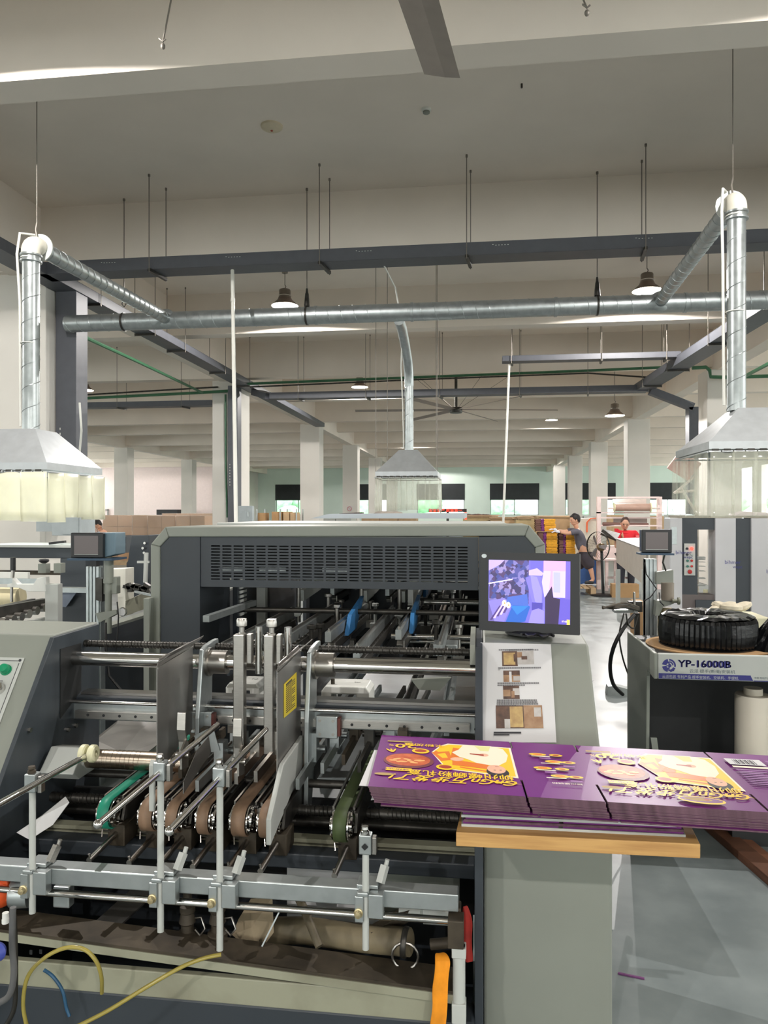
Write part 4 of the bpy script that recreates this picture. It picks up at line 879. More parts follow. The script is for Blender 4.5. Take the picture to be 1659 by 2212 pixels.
D.ell(.205*sw, .30*sh, .009*sw, .016*sh, em('roller hub', (180, 150, 90))); D.ell(.255*sw, .27*sh, .009*sw, .016*sh, em('roller hub', (180, 150, 90)))
Q([(.46, .72), (.60, .80), (.68, .70), (.66, .30), (.70, .22), (.69, 0), (.5, 0), (.58, .22), (.53, .4)], (112, 104, 206), 'leg'); Q([(.52, .76), (.60, .74), (.66, .52), (.66, .30), (.58, .34), (.54, .58)], (134, 126, 224), 'leg2'); Q([(.54, .33), (.67, .33), (.67, .22), (.54, .2)], (66, 58, 150), 'leg3'); Q([(.50, 0), (.54, .2), (.62, .24), (.69, .2), (.69, 0)], (132, 122, 218), 'leg4')
Q([(.52, 1), (.68, 1), (.66, .84), (.52, .82)], (96, 88, 186), 'leg5'); Q([(.50, .84), (.6, .88), (.68, .8), (.66, .76), (.5, .76)], (176, 160, 240), 'leg6')
R(.68, .84, .95, 1, (206, 150, 214), 'pk'); Q([(.68, .84), (.66, .66), (.69, .42), (.94, .42), (.945, .84)], (186, 172, 255), 'wh'); Q([(.77, .86), (.79, .86), (.79, .42), (.73, .3)], (214, 150, 226), 'pk2'); R(.80, .5, .88, .82, (160, 160, 255), 'wh2')
Q([(.70, 0), (.70, .42), (.78, .6), (.80, .42), (.88, .40), (.86, 0)], (40, 24, 60), 'dk'); Q([(.88, .42), (1, .40), (1, 0), (.86, 0)], (88, 76, 176), 'vi'); Q([(.945, 1), (1, 1), (1, .4), (.94, .4)], (104, 88, 180), 'vi2')
R(.96, .0, .995, .08, (250, 200, 90), 'ye'); D.text('07:06', .008, .90*sw, .035*sh, em('roller cream', (250, 236, 220)))
D.m.build('screen', None, MT)
D = Dec(mp(-mw/2, -mh/2, -.001), Rz @ Vector((1, 0, 0)), Rz @ Vector((0, 0, 1))); D.ell(.014, mh-.013, .009, .007, alu_m); D.m.build('badge', None, MT)
MB().lathe([(0, 0), (.085, 0), (.085, .008), (.07, .014), (0, .016)], (mc.x+.005, mc.y+.04, 1.2305), n=28).build('foot', black_m, MT)
MB().bar((mc.x+.005, mc.y+.07, 1.24), (mc.x+.005, mc.y+.065, 1.34), .05, .02, (1, 0, 0)).build('neck', black_m, MT)
pts = [Vector((mc.x-.03+.012*i, mc.y-.02+.02*math.sin(i*1.7), 1.2365+.006*math.cos(i*2.3)**2)) for i in range(10)]
tag(MB().tube([p + Vector((0, -.045, 0)) for p in pts], .0045, 8).build('coiled_cable', rubber_m), 'black cable bunched in front of the monitor foot', 'cable')
# ------------------------------------------------------------------ instruction sheet on the sloping face
sl = Vector((0, .315, .355)).normalized(); PO = Vector((.014, 2.185, .86)) + Vector((0, -.002, .0018))
def onsl(u, v):
    n = Vector((1, 0, 0)).cross(sl); r = ray(u, v); k = (PO-O).dot(n)/r.dot(n); return O+r*k
c = [onsl(1040, 1604), onsl(1202, 1604), onsl(1190, 1392), onsl(1038, 1388)]
n = Vector((1, 0, 0)).cross(sl).normalized()
ps = MB().slab(c, n*.0006); pso = ps.build('instruction_sheet', paper_m); tag(pso, 'white instruction sheet with photos taped to the sloping right cabinet', 'poster')
D = Dec(c[0]+n*.0007, c[1]-c[0], c[3]-c[0]); pw = (c[1]-c[0]).length; ph = (c[3]-c[0]).length
def pr(u0, v0, u1, v1): 
    a_ = onsl(u0, v1)-c[0]; b_ = onsl(u1, v0)-c[0]; return a_.dot(D.x), a_.dot(D.y), b_.dot(D.x), b_.dot(D.y)
def ph_(u0, v0, u1, v1, cols):
    x0, y0, x1, y1 = pr(u0, v0, u1, v1); D.rect(x0, y0, x1, y1, cols[0])
    for k_, (a0, b0, a1, b1, cc) in enumerate(cols[1]): D.rect(x0+(x1-x0)*a0, y0+(y1-y0)*b0, x0+(x1-x0)*a1, y0+(y1-y0)*b1, cc)
kh = mat('printed khaki photo', (196, 170, 112), .7, c2=(160, 130, 90), scale=40); db = mat('printed dark brown photo', (74, 60, 54), .7, c2=(110, 84, 70), scale=50); gy = mat('printed grey photo', (190, 186, 182), .7, c2=(170, 166, 160), scale=40); br = mat('printed brown photo', (140, 106, 80), .7, c2=(170, 140, 110), scale=40)
x0, y0, x1, y1 = pr(1083, 1400, 1160, 1408); D.text('关于整箱纸板码放及作业规范示意图', (x1-x0)/17.0, x0, y0, ink_m)
ph_(1079, 1409, 1110, 1441, (db, [(.1, .1, .85, .9, kh), (.75, .3, .95, .8, db)])); ph_(1112, 1409, 1145, 1438, (gy, [(0, .5, .3, .9, br), (.25, .35, .6, .6, db)]))
ph_(1083, 1451, 1117, 1475, (br, [(0, .6, 1, 1, db), (.6, .1, 1, .5, gy), (.35, .0, .5, .9, paper_m)])); ph_(1084, 1484, 1117, 1512, (db, [(0, .2, .45, .7, br), (.6, .3, 1, .8, gy), (.5, .1, .7, .6, br)]))
ph_(1071, 1528, 1168, 1575, (db, [(.3, .05, .58, .95, kh), (.6, .0, 1, 1, br), (.82, .5, .97, .9, gy), (.18, 0, .3, .4, gy), (0, .5, .3, 1, db)]))
for v0, u1_ in ((1405.5, 1145), (1445, 1163), (1448, 1075), (1478, 1160), (1482, 1130), (1515, 1157), (1519, 1158), (1523, 1160), (1526, 1112)):
    x0, y0, x1, y1 = pr(1070, v0, u1_, v0+1.5)
    N_ = max(3, int((x1-x0)/.0032)); 
    for q_ in range(N_): D.m.use(ink_m); D.m.face([D.P(x0+(x1-x0)*(q_+.15)/N_, y0+.0002), D.P(x0+(x1-x0)*(q_+.7)/N_, y0+.0002), D.P(x0+(x1-x0)*(q_+.7)/N_, y1), D.P(x0+(x1-x0)*(q_+.15)/N_, y1)])
for v0, u1_ in ((1584, 1125), (1588, 1100)): x0, y0, x1, y1 = pr(1066, v0, u1_, v0+2.2); D.rect(x0, y0, x1, y1, ink_m)
D.m.build('sheet_print', None, pso)
# ------------------------------------------------------------------ portal frame of the gluer behind the shaft
YA = 3.85
PT = thing('portal_frame', 'slate portal with pale rim and slotted upper panel, standing behind the chrome shaft', 'machine', (-.72, 4.1, 0))
def A(u, v, Y=YA): p = WY(u, v, Y); return (p.x, p.z)
xl, xr = wxy(325, YA), wxy(1178, YA)
out = [(xl, 0), (xl, A(325, 1176)[1]), A(357, 1138), A(1143, 1134), (xr, A(1178, 1176)[1]), (xr, 0)]
inn = [(wxy(345, YA), 0), (wxy(345, YA), A(345, 1181)[1]), A(364, 1160), A(1134, 1158), (wxy(1156, YA), A(1156, 1183)[1]), (wxy(1156, YA), 0)]
m = MB(); y0, y1 = YA, YA+.55
n = len(out)
for a in range(n-1):
    o0, o1, i0, i1 = out[a], out[a+1], inn[a], inn[a+1]
    vs = [(p[0], y, p[1]) for y in (y0, y1) for p in (o0, o1, i1, i0)]
    m.add(vs, [(0, 1, 2, 3), (7, 6, 5, 4), (0, 4, 5, 1), (3, 2, 6, 7), (0, 3, 7, 4), (1, 5, 6, 2)])
m.build('pale_rim', pale_m, PT, .006)
MB().prism([(inn[0][0], 0), inn[1], inn[2], (wxy(430, YA), A(430, 1160)[1]), (wxy(430, YA), 0)], 'y', YA+.012, YA+.5).build('left_leg', dark_m, PT)
MB().prism([(wxy(1034, YA), 0), (wxy(1034, YA), A(1034, 1160)[1]), inn[3], inn[4], (inn[5][0], 0)], 'y', YA+.012, YA+.5).build('right_leg', dark_m, PT)
MB().box(xl-.012, xl+.02, YA-.06, YA-.002, 0, A(325, 1290)[1]).build('side_strip', pale_m, PT, .002)
x0, x1 = wxy(430, YA)+.001, wxy(1034, YA)-.001; z1_, z0_ = A(730, 1161)[1], A(730, 1272)[1]
m = MB(); sx0, sx1 = wxy(448, YA), wxy(1010, YA); sz1, sz0 = A(730, 1180)[1], A(730, 1260)[1]
m.box(x0, sx0, YA+.02, YA+.024, z0_, z1_).box(sx1, x1, YA+.02, YA+.024, z0_, z1_).box(sx0, sx1, YA+.02, YA+.024, sz1, z1_).box(sx0, sx1, YA+.02, YA+.024, z0_, sz0)
NR, NC = 12, 22; rh = (sz1-sz0)/NR; cw = (sx1-sx0)/NC
for r_ in range(NR): m.box(sx0, sx1, YA+.02, YA+.024, sz0+r_*rh, sz0+r_*rh+rh*.58)
for r_ in range(NR):
    for c_ in range(NC): m.box(sx0+c_*cw, sx0+c_*cw+cw*.2, YA+.02, YA+.024, sz0+r_*rh+rh*.58, sz0+(r_+1)*rh)
m.build('slotted_panel', dark_m, PT)
MB().box(x0, x1, YA+.03, YA+.04, z1_-.012, z1_+.004).build('panel_top_line', pale_m, PT)
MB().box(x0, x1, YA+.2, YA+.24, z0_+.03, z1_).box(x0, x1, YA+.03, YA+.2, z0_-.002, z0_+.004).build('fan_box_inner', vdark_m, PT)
for u in (470, 560, 700): MB().box(wxy(u, YA)-.03, wxy(u, YA)+.12, YA+.1, YA+.14, 1.32, 1.345).build('duct_bracket', alu_m, PT)
# tail of the machine behind the portal
TL = thing('gluer_middle_section', 'middle section of the gluer seen through the portal, with long carriers, chains and cross rods', 'machine', (-.7, 6.5, 0))
MB().box(-1.52, -1.49, 4.45, 6.0, 0, 1.42).box(-1.52, -1.49, 6.3, 9.2, 0, 1.3).build('side_panel', dark_m, TL)
MB().box(.04, .07, 4.45, 9.2, 0, 1.3).build('side_panel', dark_m, TL)
m = MB()
for k in range(9): m.box(-1.488, -1.478, 4.47, 4.60, 1.0+k*.028, 1.015+k*.028)
m.build('louvres', pale2_m, TL)
MB().box(-1.46, -1.40, 4.75, 4.80, .6, 1.45).build('white_upright', white_m, TL)
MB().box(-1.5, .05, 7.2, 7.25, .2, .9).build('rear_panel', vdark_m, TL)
MB().box(-1.3, -.55, 5.6, 5.7, .7, 1.43).build('inner_panel', dark_m, TL)
m = MB().box(wxy(497, 4.75), wxy(1092, 4.75), 4.5, 5.6, 1.555, 1.582); m.build('top_cover', pale2_m, TL, .004)
MB().prism([(wxy(700, 6.2), 1.60), (wxy(735, 6.2), 1.635), (wxy(1006, 6.2), 1.642), (wxy(1006, 6.2), 1.60)], 'y', 5.7, 6.9).build('raised_cover', mat('bluish grey cover', (170, 178, 184), .45, noise=.02), TL)
def carrier(X, y0, y1, z, nm='carrier_beam', blue=False):
    c = MB().box(X-.014, X+.014, y0, y1, z, z+.045).build(nm, alu_m, TL)
    MB().box(X-.004, X+.004, y0+.02, y1, z+.0455, z+.058).box(X+.018, X+.024, y0+.05, y1, z-.05, z-.012).build('guide_strip', steel_m, c)
    k = int((y1-y0)/.075)*4; m = MB()
    m.prism([(y0+.04+q*.01875, z-.03+.022*abs(math.sin(q*math.pi/4))) for q in range(k)]+[(y0+.04+q*.01875, z-.032-.022*abs(math.sin(q*math.pi/4))) for q in range(k-1, -1, -1)], 'x', X-.012, X+.016)
    m.build('roller_chain', steel_m, c)
    MB().box(X-.006, X+.006, y0+.1, y1, z-.10, z-.06).build('lower_rail', dark_m, c)
    if blue:
        MB().prism([(y0+.3, z-.02), (y0+.55, z-.02), (y0+.8, z+.12), (y0+.4, z+.07)], 'x', X+.02, X+.04).build('blue_guard', blue_m, c)
    return c
for X, a, b, z, bl in ((-1.08, 3.0, 4.2, 1.04, 0), (-.86, 2.85, 4.3, 1.05, 0), (-.68, 3.3, 4.4, 1.06, 1), (-.50, 3.0, 4.3, 1.05, 0), (-.37, 3.4, 4.4, 1.06, 1), (-.17, 3.2, 4.5, 1.03, 0), (-1.0, 5.0, 7.1, 1.08, 0), (-.82, 5.2, 7.1, 1.06, 1), (-.62, 5.0, 7.1, 1.08, 0), (-.42, 5.0, 7.1, 1.06, 1), (-.28, 5.3, 7.1, 1.08, 0)): carrier(X, a, b, z, 'carrier_beam', bl)
for X, z in ((-.95, .80), (-.6, .80), (-.3, .78), (-.12, .82)): MB().box(X-.01, X+.01, 2.75, 7.1, z, z+.03).box(X-.03, X-.024, 2.9, 7.1, z-.05, z+.05).build('lower_rail', alu_m if z > .79 else steel_m, TL)
random.seed(5)
for k in range(34):
    X = random.uniform(-1.2, -.1); y = random.uniform(3.2, 6.8); z = random.uniform(.9, 1.0)
    mm = random.choice([steel_m, iron_m, pale2_m, steel_m]); m = MB()
    m.box(X-.03, X+.03, y, y+.06, z, z+.05).cyl((X, y+.03, z+.05), (X, y+.03, z+.16), .011, n=10); m.lathe([(.011, .10), (.022, .105), (.022, .12), (.011, .125)], (X, y+.03, z+.05), n=10)
    m.build('adjuster_block', mm, TL)
for i, (z, y, x_) in enumerate(((1.30, 5.2, -.42), (1.255, 4.9, -.5), (1.22, 5.6, -.35), (1.17, 4.9, -.5), (1.14, 5.3, -.36), (1.09, 4.6, -.34), (1.06, 5.0, -.5), (1.01, 3.8, -.45), (.985, 3.3, -.5), (.95, 4.0, -.4), (1.12, 3.9, -1.3), (.93, 3.4, -1.4), (.86, 3.0, -.62), (.90, 5.0, -.9))):
    MB().cyl((x_, y, z), (.03, y, z), .014 if i % 3 else .009, n=12).build('cross_rod', chrome_m if i % 2 else iron_m, TL)
for i, (u, Y) in enumerate(((645, 4.6), (781, 4.6), (863, 4.6))):
    x = wxy(u, Y); p = MB().cyl((x, Y, .95), (x, Y, 1.46), .014, n=14).build('hanging_post', steel_m, TL)
    MB().box(x-.02, x+.02, Y-.02, Y+.02, 1.22, 1.5).build('post_block', pale2_m, p); MB().cyl((x, Y-.05, 1.02), (x, Y-.012, 1.02), .03, n=16).build('white_knob', white_m, p)
    MB().bar((x-.04, Y-.04, 1.17), (x+.05, Y-.03, 1.22), .015, .02).build('black_lever', black_m, p)
    MB().box(x+.03, x+.14, Y+.1, Y+.12, 1.16, 1.48).build('hanger_plate', pale2_m, p)
    MB().bar((x+.02, Y+.0, 1.12), (x+.06, Y+1.2, 1.2), .03, .07).build('arm', pale2_m, p)
x = wxy(905, 4.6); MB().box(x-.06, x-.03, 4.5, 4.9, 1.08, 1.5).box(x-.06, x+.12, 4.52, 4.54, 1.2, 1.5).build('big_bracket', pale2_m, TL)
def casting(u0, u1, vt, vf, vb, Y, num, hollow=True):
    a = WY(u0, vf, Y); b = WY(u1, vb, Y); z1 = a.z; z0 = b.z; x0, x1 = a.x, b.x; dp = .14
    w_ = x1-x0; m = MB()
    if hollow:
        m.prism([(x0, z0), (x0, z1-.02), (x0+.015, z1), (x1-.015, z1), (x1, z1-.02), (x1, z0), (x1-w_*.28, z0), (x1-w_*.28, z1-.03), (x0+w_*.2, z1-.03), (x0+w_*.2, z0)], 'y', Y, Y+dp)
    else: m.box(x0, x1, Y, Y+dp, z0, z1)
    o = m.build('numbered_casting', white_m if hollow else alu_m, TL, .004)
    q = MB()
    if num: 
        if hollow: text_into(q, num, .035, (x0+w_*.62, Y+.09, z1+.0006), (0, -1, 0), (1, 0, 0), ink_m, 'LEFT')
        else: text_into(q, num, .035, (x0+w_*.35, Y-.0006, z0+.01), (1, 0, .2), (0, 0, 1), ink_m)
        q.build('number_mark', None, o)
    if hollow: MB().cyl((x0+w_*.2, Y+.04, z1), (x0+w_*.2, Y+.04, z1+.02), .008, n=10).build('knob', gunk_m, o)
casting(694, 798, 1457, 1482, 1550, 2.85, '3'); casting(487, 560, 1457, 1475, 1540, 2.95, '2'); casting(935, 988, 1388, 1392, 1419, 3.5, '4', False)
a = [A(888, 1468, 3.0), A(975, 1464, 3.0), A(950, 1492, 3.0), A(905, 1490, 3.0)]; MB().prism(a, 'y', 3.0, 3.02).build('grey_gusset', pale_m, TL)
MB().box(wxy(605, 2.9), wxy(690, 2.9), 2.9, 2.92, .62, .86).build('inner_plate', alu_m, TL)
for k in range(5): MB().bar((-.62+k*.1, 2.72, .78-.02*k), (-.55+k*.11, 3.3, .86), .012, .03).build('link_bar', [steel_m, alu_m, iron_m][k % 3], TL)
m = MB().bar(WY(445, 1337, 3.3), WY(548, 1302, 4.0), .03, .03); m.build('square_bar', alu_m, TL)
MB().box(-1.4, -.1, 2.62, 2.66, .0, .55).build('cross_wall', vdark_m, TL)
# ------------------------------------------------------------------ big slow ceiling fans
def big_fan(c, ang, L, label, wires=True, ztop=ZS, bw=.085):
    t = thing('ceiling_fan', label, 'fan', c); c = Vector(c)
    MB().lathe([(0, -.03), (.16, -.03), (.17, -.01), (.17, .10), (.16, .12), (0, .12)], c, n=24).build('motor', iron_m, t)
    for k in range(6):
        a = ang+k*math.pi/3; dx = Vector((math.cos(a), math.sin(a), 0)); sd = Vector((-math.sin(a), math.cos(a), .25)).normalized(); m = MB()
        p0 = c+dx*.15+Vector((0, 0, .06)); p1 = c+dx*L+Vector((0, 0, .04)); v = []
        for p in (p0, p1): v += [p-sd*bw, p-sd*.02+Vector((0, 0, .016)), p+sd*bw, p-sd*.02-Vector((0, 0, .006))]
        m.add(v, [(0, 1, 5, 4), (1, 2, 6, 5), (2, 3, 7, 6), (3, 0, 4, 7), (4, 5, 6, 7), (3, 2, 1, 0)]); m.build('blade', mat('fan blade', (152, 142, 134), .5, .2, noise=.05), t)
    MB().cyl(c+Vector((0, 0, .12)), (c.x, c.y, ztop), .04, n=12).build('drop_rod', iron_m, t)
    if wires:
        for k in range(4):
            a = k*math.pi/2+.6; m = MB().cyl(c+Vector((.14*math.cos(a), .14*math.sin(a), .12)), (c.x+2.3*math.cos(a), c.y+2.3*math.sin(a), ztop), .006, n=5); m.build('guy_wire', rod_m, t)
    return t
p = WD(985, 890, 20.2); big_fan(p, .1, 2.75, 'large six blade ceiling fan in the middle of the hall')
tip = WZ(955, 178, H+2.75); mid = WZ(898, 0, H+2.75); dv = (mid-tip).normalized(); c = tip+dv*2.75
big_fan(c, math.atan2(-dv.y, -dv.x), 2.75, 'nearest large ceiling fan, one grey blade reaching into the top of the view', bw=.12)
# ------------------------------------------------------------------ white conduits and green pipes
def conduit(u0, v0, y0, u1, v1, y1, label):
    a = WY(u0, v0, y0); b = WY(u1, v1, y1); t = thing('white_conduit', label, 'pipe', (b.x, b.y, b.z)); MB().cyl(b, a, .022, n=14).build('pipe', pvc_m, t)
    mid = b.lerp(a, .86); MB().cyl(mid, b.lerp(a, .875), .026, n=14).build('coupling', pvc_m, t)
conduit(502, 584, 8.8, 510, 1140, 7.6, 'white pvc conduit dropping from the near cable tray at left centre')
conduit(1100, 788, 14.2, 1087, 1130, 13.4, 'white pvc conduit dropping from the short tray right of centre')
def pipe(name, pts, r, m, label, cat='pipe', n=8): return tag(MB().tube(pts, r, n).build(name, m), label, cat)
yg = 17.0
pipe('green_pipe', [WY(535, 829, yg), WY(900, 815, yg), WY(1285, 800, yg), WY(1445, 793, yg)], .03, green_m, 'long green pipe crossing the hall above the ceiling fan')
pipe('grey_pipe', [WY(540, 836, yg-.1), WY(900, 820, yg-.1), WY(1270, 806, yg-.1), WY(1400, 815, yg-.1)], .018, iron_m, 'thin dark pipe sagging beside the green cross pipe')
pipe('green_pipe', [WY(1495, 795, yg), WY(1525, 793, yg), WY(1533, 800, yg), WY(1535, 814, yg), WY(1562, 815, yg), WY(1680, 812, yg)], .04, green_m, 'green pipe with a double elbow near the right duct')
pipe('green_pipe', [WY(1605, 815, 16.0), WY(1690, 770, 12.5)], .035, green_m, 'green pipe rising to the right edge')
pipe('green_pipe', [WY(161, 718, 9.9), WY(295, 780, 12.4), WY(437, 848, 17.2)], .03, green_m, 'green pipe running back along the left column row')
pipe('green_pipe', [WY(150, 862, 17.35), WY(437, 848, 17.35), WY(500, 844, 17.35)], .035, green_m, 'green pipe crossing the left bay to the second column')
pipe('dark_pipe', [WY(150, 855, 17.45), WY(300, 846, 17.45), WY(470, 836, 17.45)], .02, iron_m, 'thin dark pipe above the green pipe in the left bay')
pipe('green_pipe', [WY(487, 852, 17.4), WY(488, 1000, 17.4), WY(491, 1118, 17.4)], .025, green_m, 'thin green riser on the front of the second left column')
pipe('white_hose', [WY(172, 870, 9.0), WY(176, 930, 9.0), WY(170, 1000, 9.0), WY(178, 1100, 9.0), WY(175, 1140, 9.0)], .014, pvc_m, 'white hose hanging beside the left extraction hood')
# ------------------------------------------------------------------ neighbouring gluer at the left
NB = thing('neighbour_gluer', 'second slate gluer in the left background with cross beam, white arm and rails', 'machine', (-3.4, 5.5, 0))
XN = -2.40
MB().prism([(3.0, 0), (3.0, .80), (3.5, .885), (9.0, .885), (9.0, 0)], 'x', XN-.02, XN).build('side_apron', dark_m, NB)
MB().box(XN-.08, XN+.004, 3.55, 9.0, .886, .905).build('apron_ledge', pale_m, NB)
Yb = 6.0
a = WY(-40, 1182, Yb); b = WY(185, 1182, Yb)
MB().box(a.x, b.x, Yb, Yb+.3, WY(0, 1205, Yb).z, a.z).build('cross_beam', dark_m, NB, .006)
MB().box(a.x, b.x-.05, Yb-.02, Yb+.5, a.z+.001, a.z+.022).build('beam_cover', pale2_m, NB)
MB().prism([(wxy(130, Yb), 0), (wxy(130, Yb), WY(0, 1205, Yb).z), (b.x, WY(0, 1205, Yb).z), (b.x, 0)], 'y', Yb, Yb+.3).build('beam_leg', dark_m, NB, .004)
q = WY(110, 1175, Yb); tag(MB().bar((q.x-.04, Yb+.05, a.z+.034), (q.x+.09, Yb+.07, a.z+.05), .05, .02).build('black_cloth', rubber_m), 'small black rag on the cover of the left machine beam', 'cloth')
MB().box(wxy(-30, 6.3), wxy(130, 6.3), 6.4, 6.44, WY(0, 1243, 6.3).z, WY(0, 1234, 6.3).z).build('brown_rail', gunk_m, NB)
Yc = 5.2
MB().cyl((wxy(-30, Yc), Yc, WY(0, 1290, Yc).z), (wxy(45, Yc), Yc, WY(0, 1290, Yc).z), .075, n=24).build('cream_roller', mat('cream drum', (226, 214, 176), .5), NB)
MB().box(wxy(-30, 5.5), wxy(60, 5.5), 5.5, 5.53, WY(0, 1250, 5.5).z, WY(0, 1236, 5.5).z).build('white_rail', white_m, NB)
MB().box(wxy(-30, 5.1), wxy(88, 5.1), 5.12, 5.15, WY(0, 1262, 5.1).z, WY(0, 1250, 5.1).z).build('grey_rail', alu_m, NB)
Yd = 4.8; P_ = lambda u, v: WY(u, v, Yd)
m = MB().slab([P_(26, 1250), P_(38, 1262), P_(72, 1262), P_(80, 1249), P_(98, 1246), P_(100, 1278), P_(60, 1278), P_(40, 1270), P_(15, 1268), P_(15, 1262), P_(26, 1260)], (0, .05, 0)); m.build('pivot_arm', white_m, NB, .003)
MB().cyl(P_(28, 1232), P_(28, 1204), .018, n=14).build('black_handle', black_m, NB); MB().cyl(P_(27, 1248), P_(28, 1232), .012, n=12).cyl(P_(25, 1300), P_(25, 1268), .010, n=12).build('arm_spindle', steel_m, NB)
MB().slab([P_(97, 1262), P_(125, 1262), P_(125, 1352), P_(97, 1352)], (0, .06, 0)).build('pale_post', pale2_m, NB, .003)
MB().slab([P_(82, 1218), P_(98, 1218), P_(98, 1238), P_(82, 1238)], (0, .06, 0)).build('bearing_block', pale_m, NB)
MB().slab([P_(116, 1217), P_(131, 1217), P_(131, 1238), P_(116, 1238)], (0, .06, 0)).build('bearing_block', pale_m, NB)
MB().lathe([(0, .03), (.03, .03), (.035, .02), (.03, .01), (.012, 0), (0, 0)], P_(95, 1217), n=16).build('black_knob', black_m, NB)
Ye = 4.4; a = WY(-40, 1330, Ye); b = WY(100, 1302, Ye+.8)
m = MB().bar(WY(-20, 1325, 4.3), WY(98, 1303, 5.0), .05, .07); m.bar(WY(-20, 1316, 4.3), WY(72, 1296, 5.0), .03, .02); m.build('carrier', iron_m, NB)
for k in range(6): q = WY(5+k*17, 1345-k*6.5, 4.3+k*.12); MB().cyl(q-Vector((.02, 0, 0)), q+Vector((.03, 0, 0)), .03, n=12).build('small_roller', steel_m, NB)
MB().bar(WY(-20, 1362, 4.2), WY(100, 1336, 4.9), .03, .02).build('lower_strip', pale2_m, NB)
MB().box(wxy(125, 5.4), wxy(200, 5.4), 5.4, 5.42, .5, WY(0, 1270, 5.4).z).build('front_apron', dark_m, NB)
MB().box(wxy(125, 5.3), wxy(190, 5.3), 5.30, 5.38, WY(0, 1278, 5.3).z, WY(0, 1268, 5.3).z).build('apron_rail', alu_m, NB)
MB().slab([WY(127, 1281, 5.35), WY(167, 1277, 5.35), WY(142, 1312, 5.35), WY(127, 1310, 5.35)], (0, .01, 0)).build('blue_grey_gusset', mat('blue grey sheet', (132, 142, 160), .5), NB)
# dark stand and slanted frame to the right of the printer post
MB().slab([WY(284, 1158, 6.5), WY(322, 1156, 6.5), WY(322, 1290, 6.5), WY(272, 1290, 6.5), WY(273, 1216, 6.5), WY(276, 1212, 6.5)], (0, .4, 0)).build('slate_tower', dark_m, NB, .004)
for q_, (u, v) in enumerate(((314, 1173), (310, 1184), (313, 1194))): MB().lathe([(0, -.02), (.012, -.02), (.012, 0)], WY(u, v, 6.49), (0, 1, 0), 12).build('knob', chrome_m, NB)
MB().cyl(WY(314, 1258, 6.4), WY(316, 1194, 6.4), .02, n=12).bar(WY(297, 1214, 6.4), WY(322, 1214, 6.4), .02, .02).build('cylinder', pale2_m, NB)
MB().slab([WY(225, 1230, 5.6), WY(271, 1228, 5.6), WY(271, 1330, 5.6), WY(255, 1335, 5.6), WY(253, 1247, 5.6), WY(225, 1245, 5.6)], (0, .15, 0)).build('cream_post', mat('cream machine paint', (222, 220, 208), .45), NB, .004)
MB().slab([WY(271, 1330, 5.4), WY(322, 1312, 5.9), WY(322, 1275, 5.9), WY(271, 1298, 5.4)], (0, .02, 0)).build('grease_stained_panel', beige_m, NB)
random.seed(8); m = MB()
for k in range(14): q = WY(275+k*3.5, 1275+random.uniform(-10, 4), 5.6); m.obox(q, random.uniform(.02, .06), .04, random.uniform(.02, .05), Matrix.Rotation(random.uniform(-.6, .6), 3, 'Y'))
m.build('tool_clutter', iron_m, NB)
MB().bar(WY(292, 1278, 5.5), WY(333, 1287, 5.0), .015, .015).build('grey_lever', alu_m, NB)
tag(MB().box(wxy(245, 8.2), wxy(290, 8.2), 8.0, 8.6, WY(0, 1190, 8.2).z, WY(0, 1157, 8.2).z).build('slate_cabinet', dark_m), 'slate cabinet top behind the left monitor', 'cabinet')
# ------------------------------------------------------------------ inkjet printer stations
def mon_station(u0, v0, u1, v1, Y, dp, label, sidev, boxcol):
    a = WY(u0, v1, Y); b = WY(u1, v0, Y); w_ = b.x-a.x; h_ = b.z-a.z
    t = thing('printer_station', label, 'printer', (a.x+w_*.5, Y+.05, 0))
    sh = dict(body=boxcol)
    MB().box(a.x, b.x, Y, Y+.03, a.z, b.z).build('front_bezel', black_m, t, .006)
    MB().box(a.x+w_*.12, b.x-w_*.14, Y-.0015, Y, a.z+h_*.16, b.z-h_*.12).build('screen', mat('dim grey screen', (96, 88, 88), .3, noise=0, emit=(70, 62, 60), es=.25), t)
    MB().box(a.x+w_*.12, b.x-w_*.14, Y-.002, Y-.0016, a.z+h_*.13, a.z+h_*.15).build('screen_edge', pale2_m, t)
    MB().prism([(a.x+.008, a.z+.004), (b.x+sidev*.0, a.z+.004), (b.x+sidev, a.z+.02), (b.x+sidev, b.z), (a.x+.008, b.z-.004)], 'y', Y+.031, Y+dp).build('housing', boxcol, t, .004)
    MB().box(a.x-.01, b.x+sidev*1.05, Y-.02, Y+dp+.01, a.z-.014, a.z-.002).build('shelf', mat('blue shelf plate', (46, 72, 96), .4), t)
    return t, a, b
sb = mat('steel blue housing', (104, 128, 142), .4)
t, a, b = mon_station(152, 1151, 222, 1205, 4.1, .16, 'aluminium post with dark touch screen and print head at the left', .062, sb)
x0, x1 = wxy(186, 4.2), wxy(215, 4.2); m = MB()
for q in range(4): m.box(x0+(x1-x0)*q/4, x0+(x1-x0)*(q+.7)/4, 4.2, 4.28, 0, WY(0, 1222, 4.2).z)
m.box(x0, x1, 4.215, 4.27, 0, WY(0, 1224, 4.2).z); m.build('profile_post', alu_m, t)
MB().box(x0+.02, x0+.06, 4.21, 4.25, WY(0, 1222, 4.2).z, a.z-.014).build('post_head', black_m, t)
MB().slab([WY(222, 1249, 4.17), WY(252, 1246, 4.17), WY(252, 1283, 4.17), WY(222, 1284, 4.17)], (0, .05, 0)).build('print_head', pale_m, t, .004)
MB().lathe([(.02, 0), (.02, .3), (.03, .3), (.03, .45), (.02, .46), (0, .46)], WY(234, 1368, 4.17), n=16).build('ink_cylinder', pale_m, t)
MB().slab([WY(206, 1325, 4.15), WY(252, 1318, 4.15), WY(252, 1326, 4.15), WY(214, 1345, 4.15)], (0, .06, 0)).build('angle_bracket', pale_m, t)
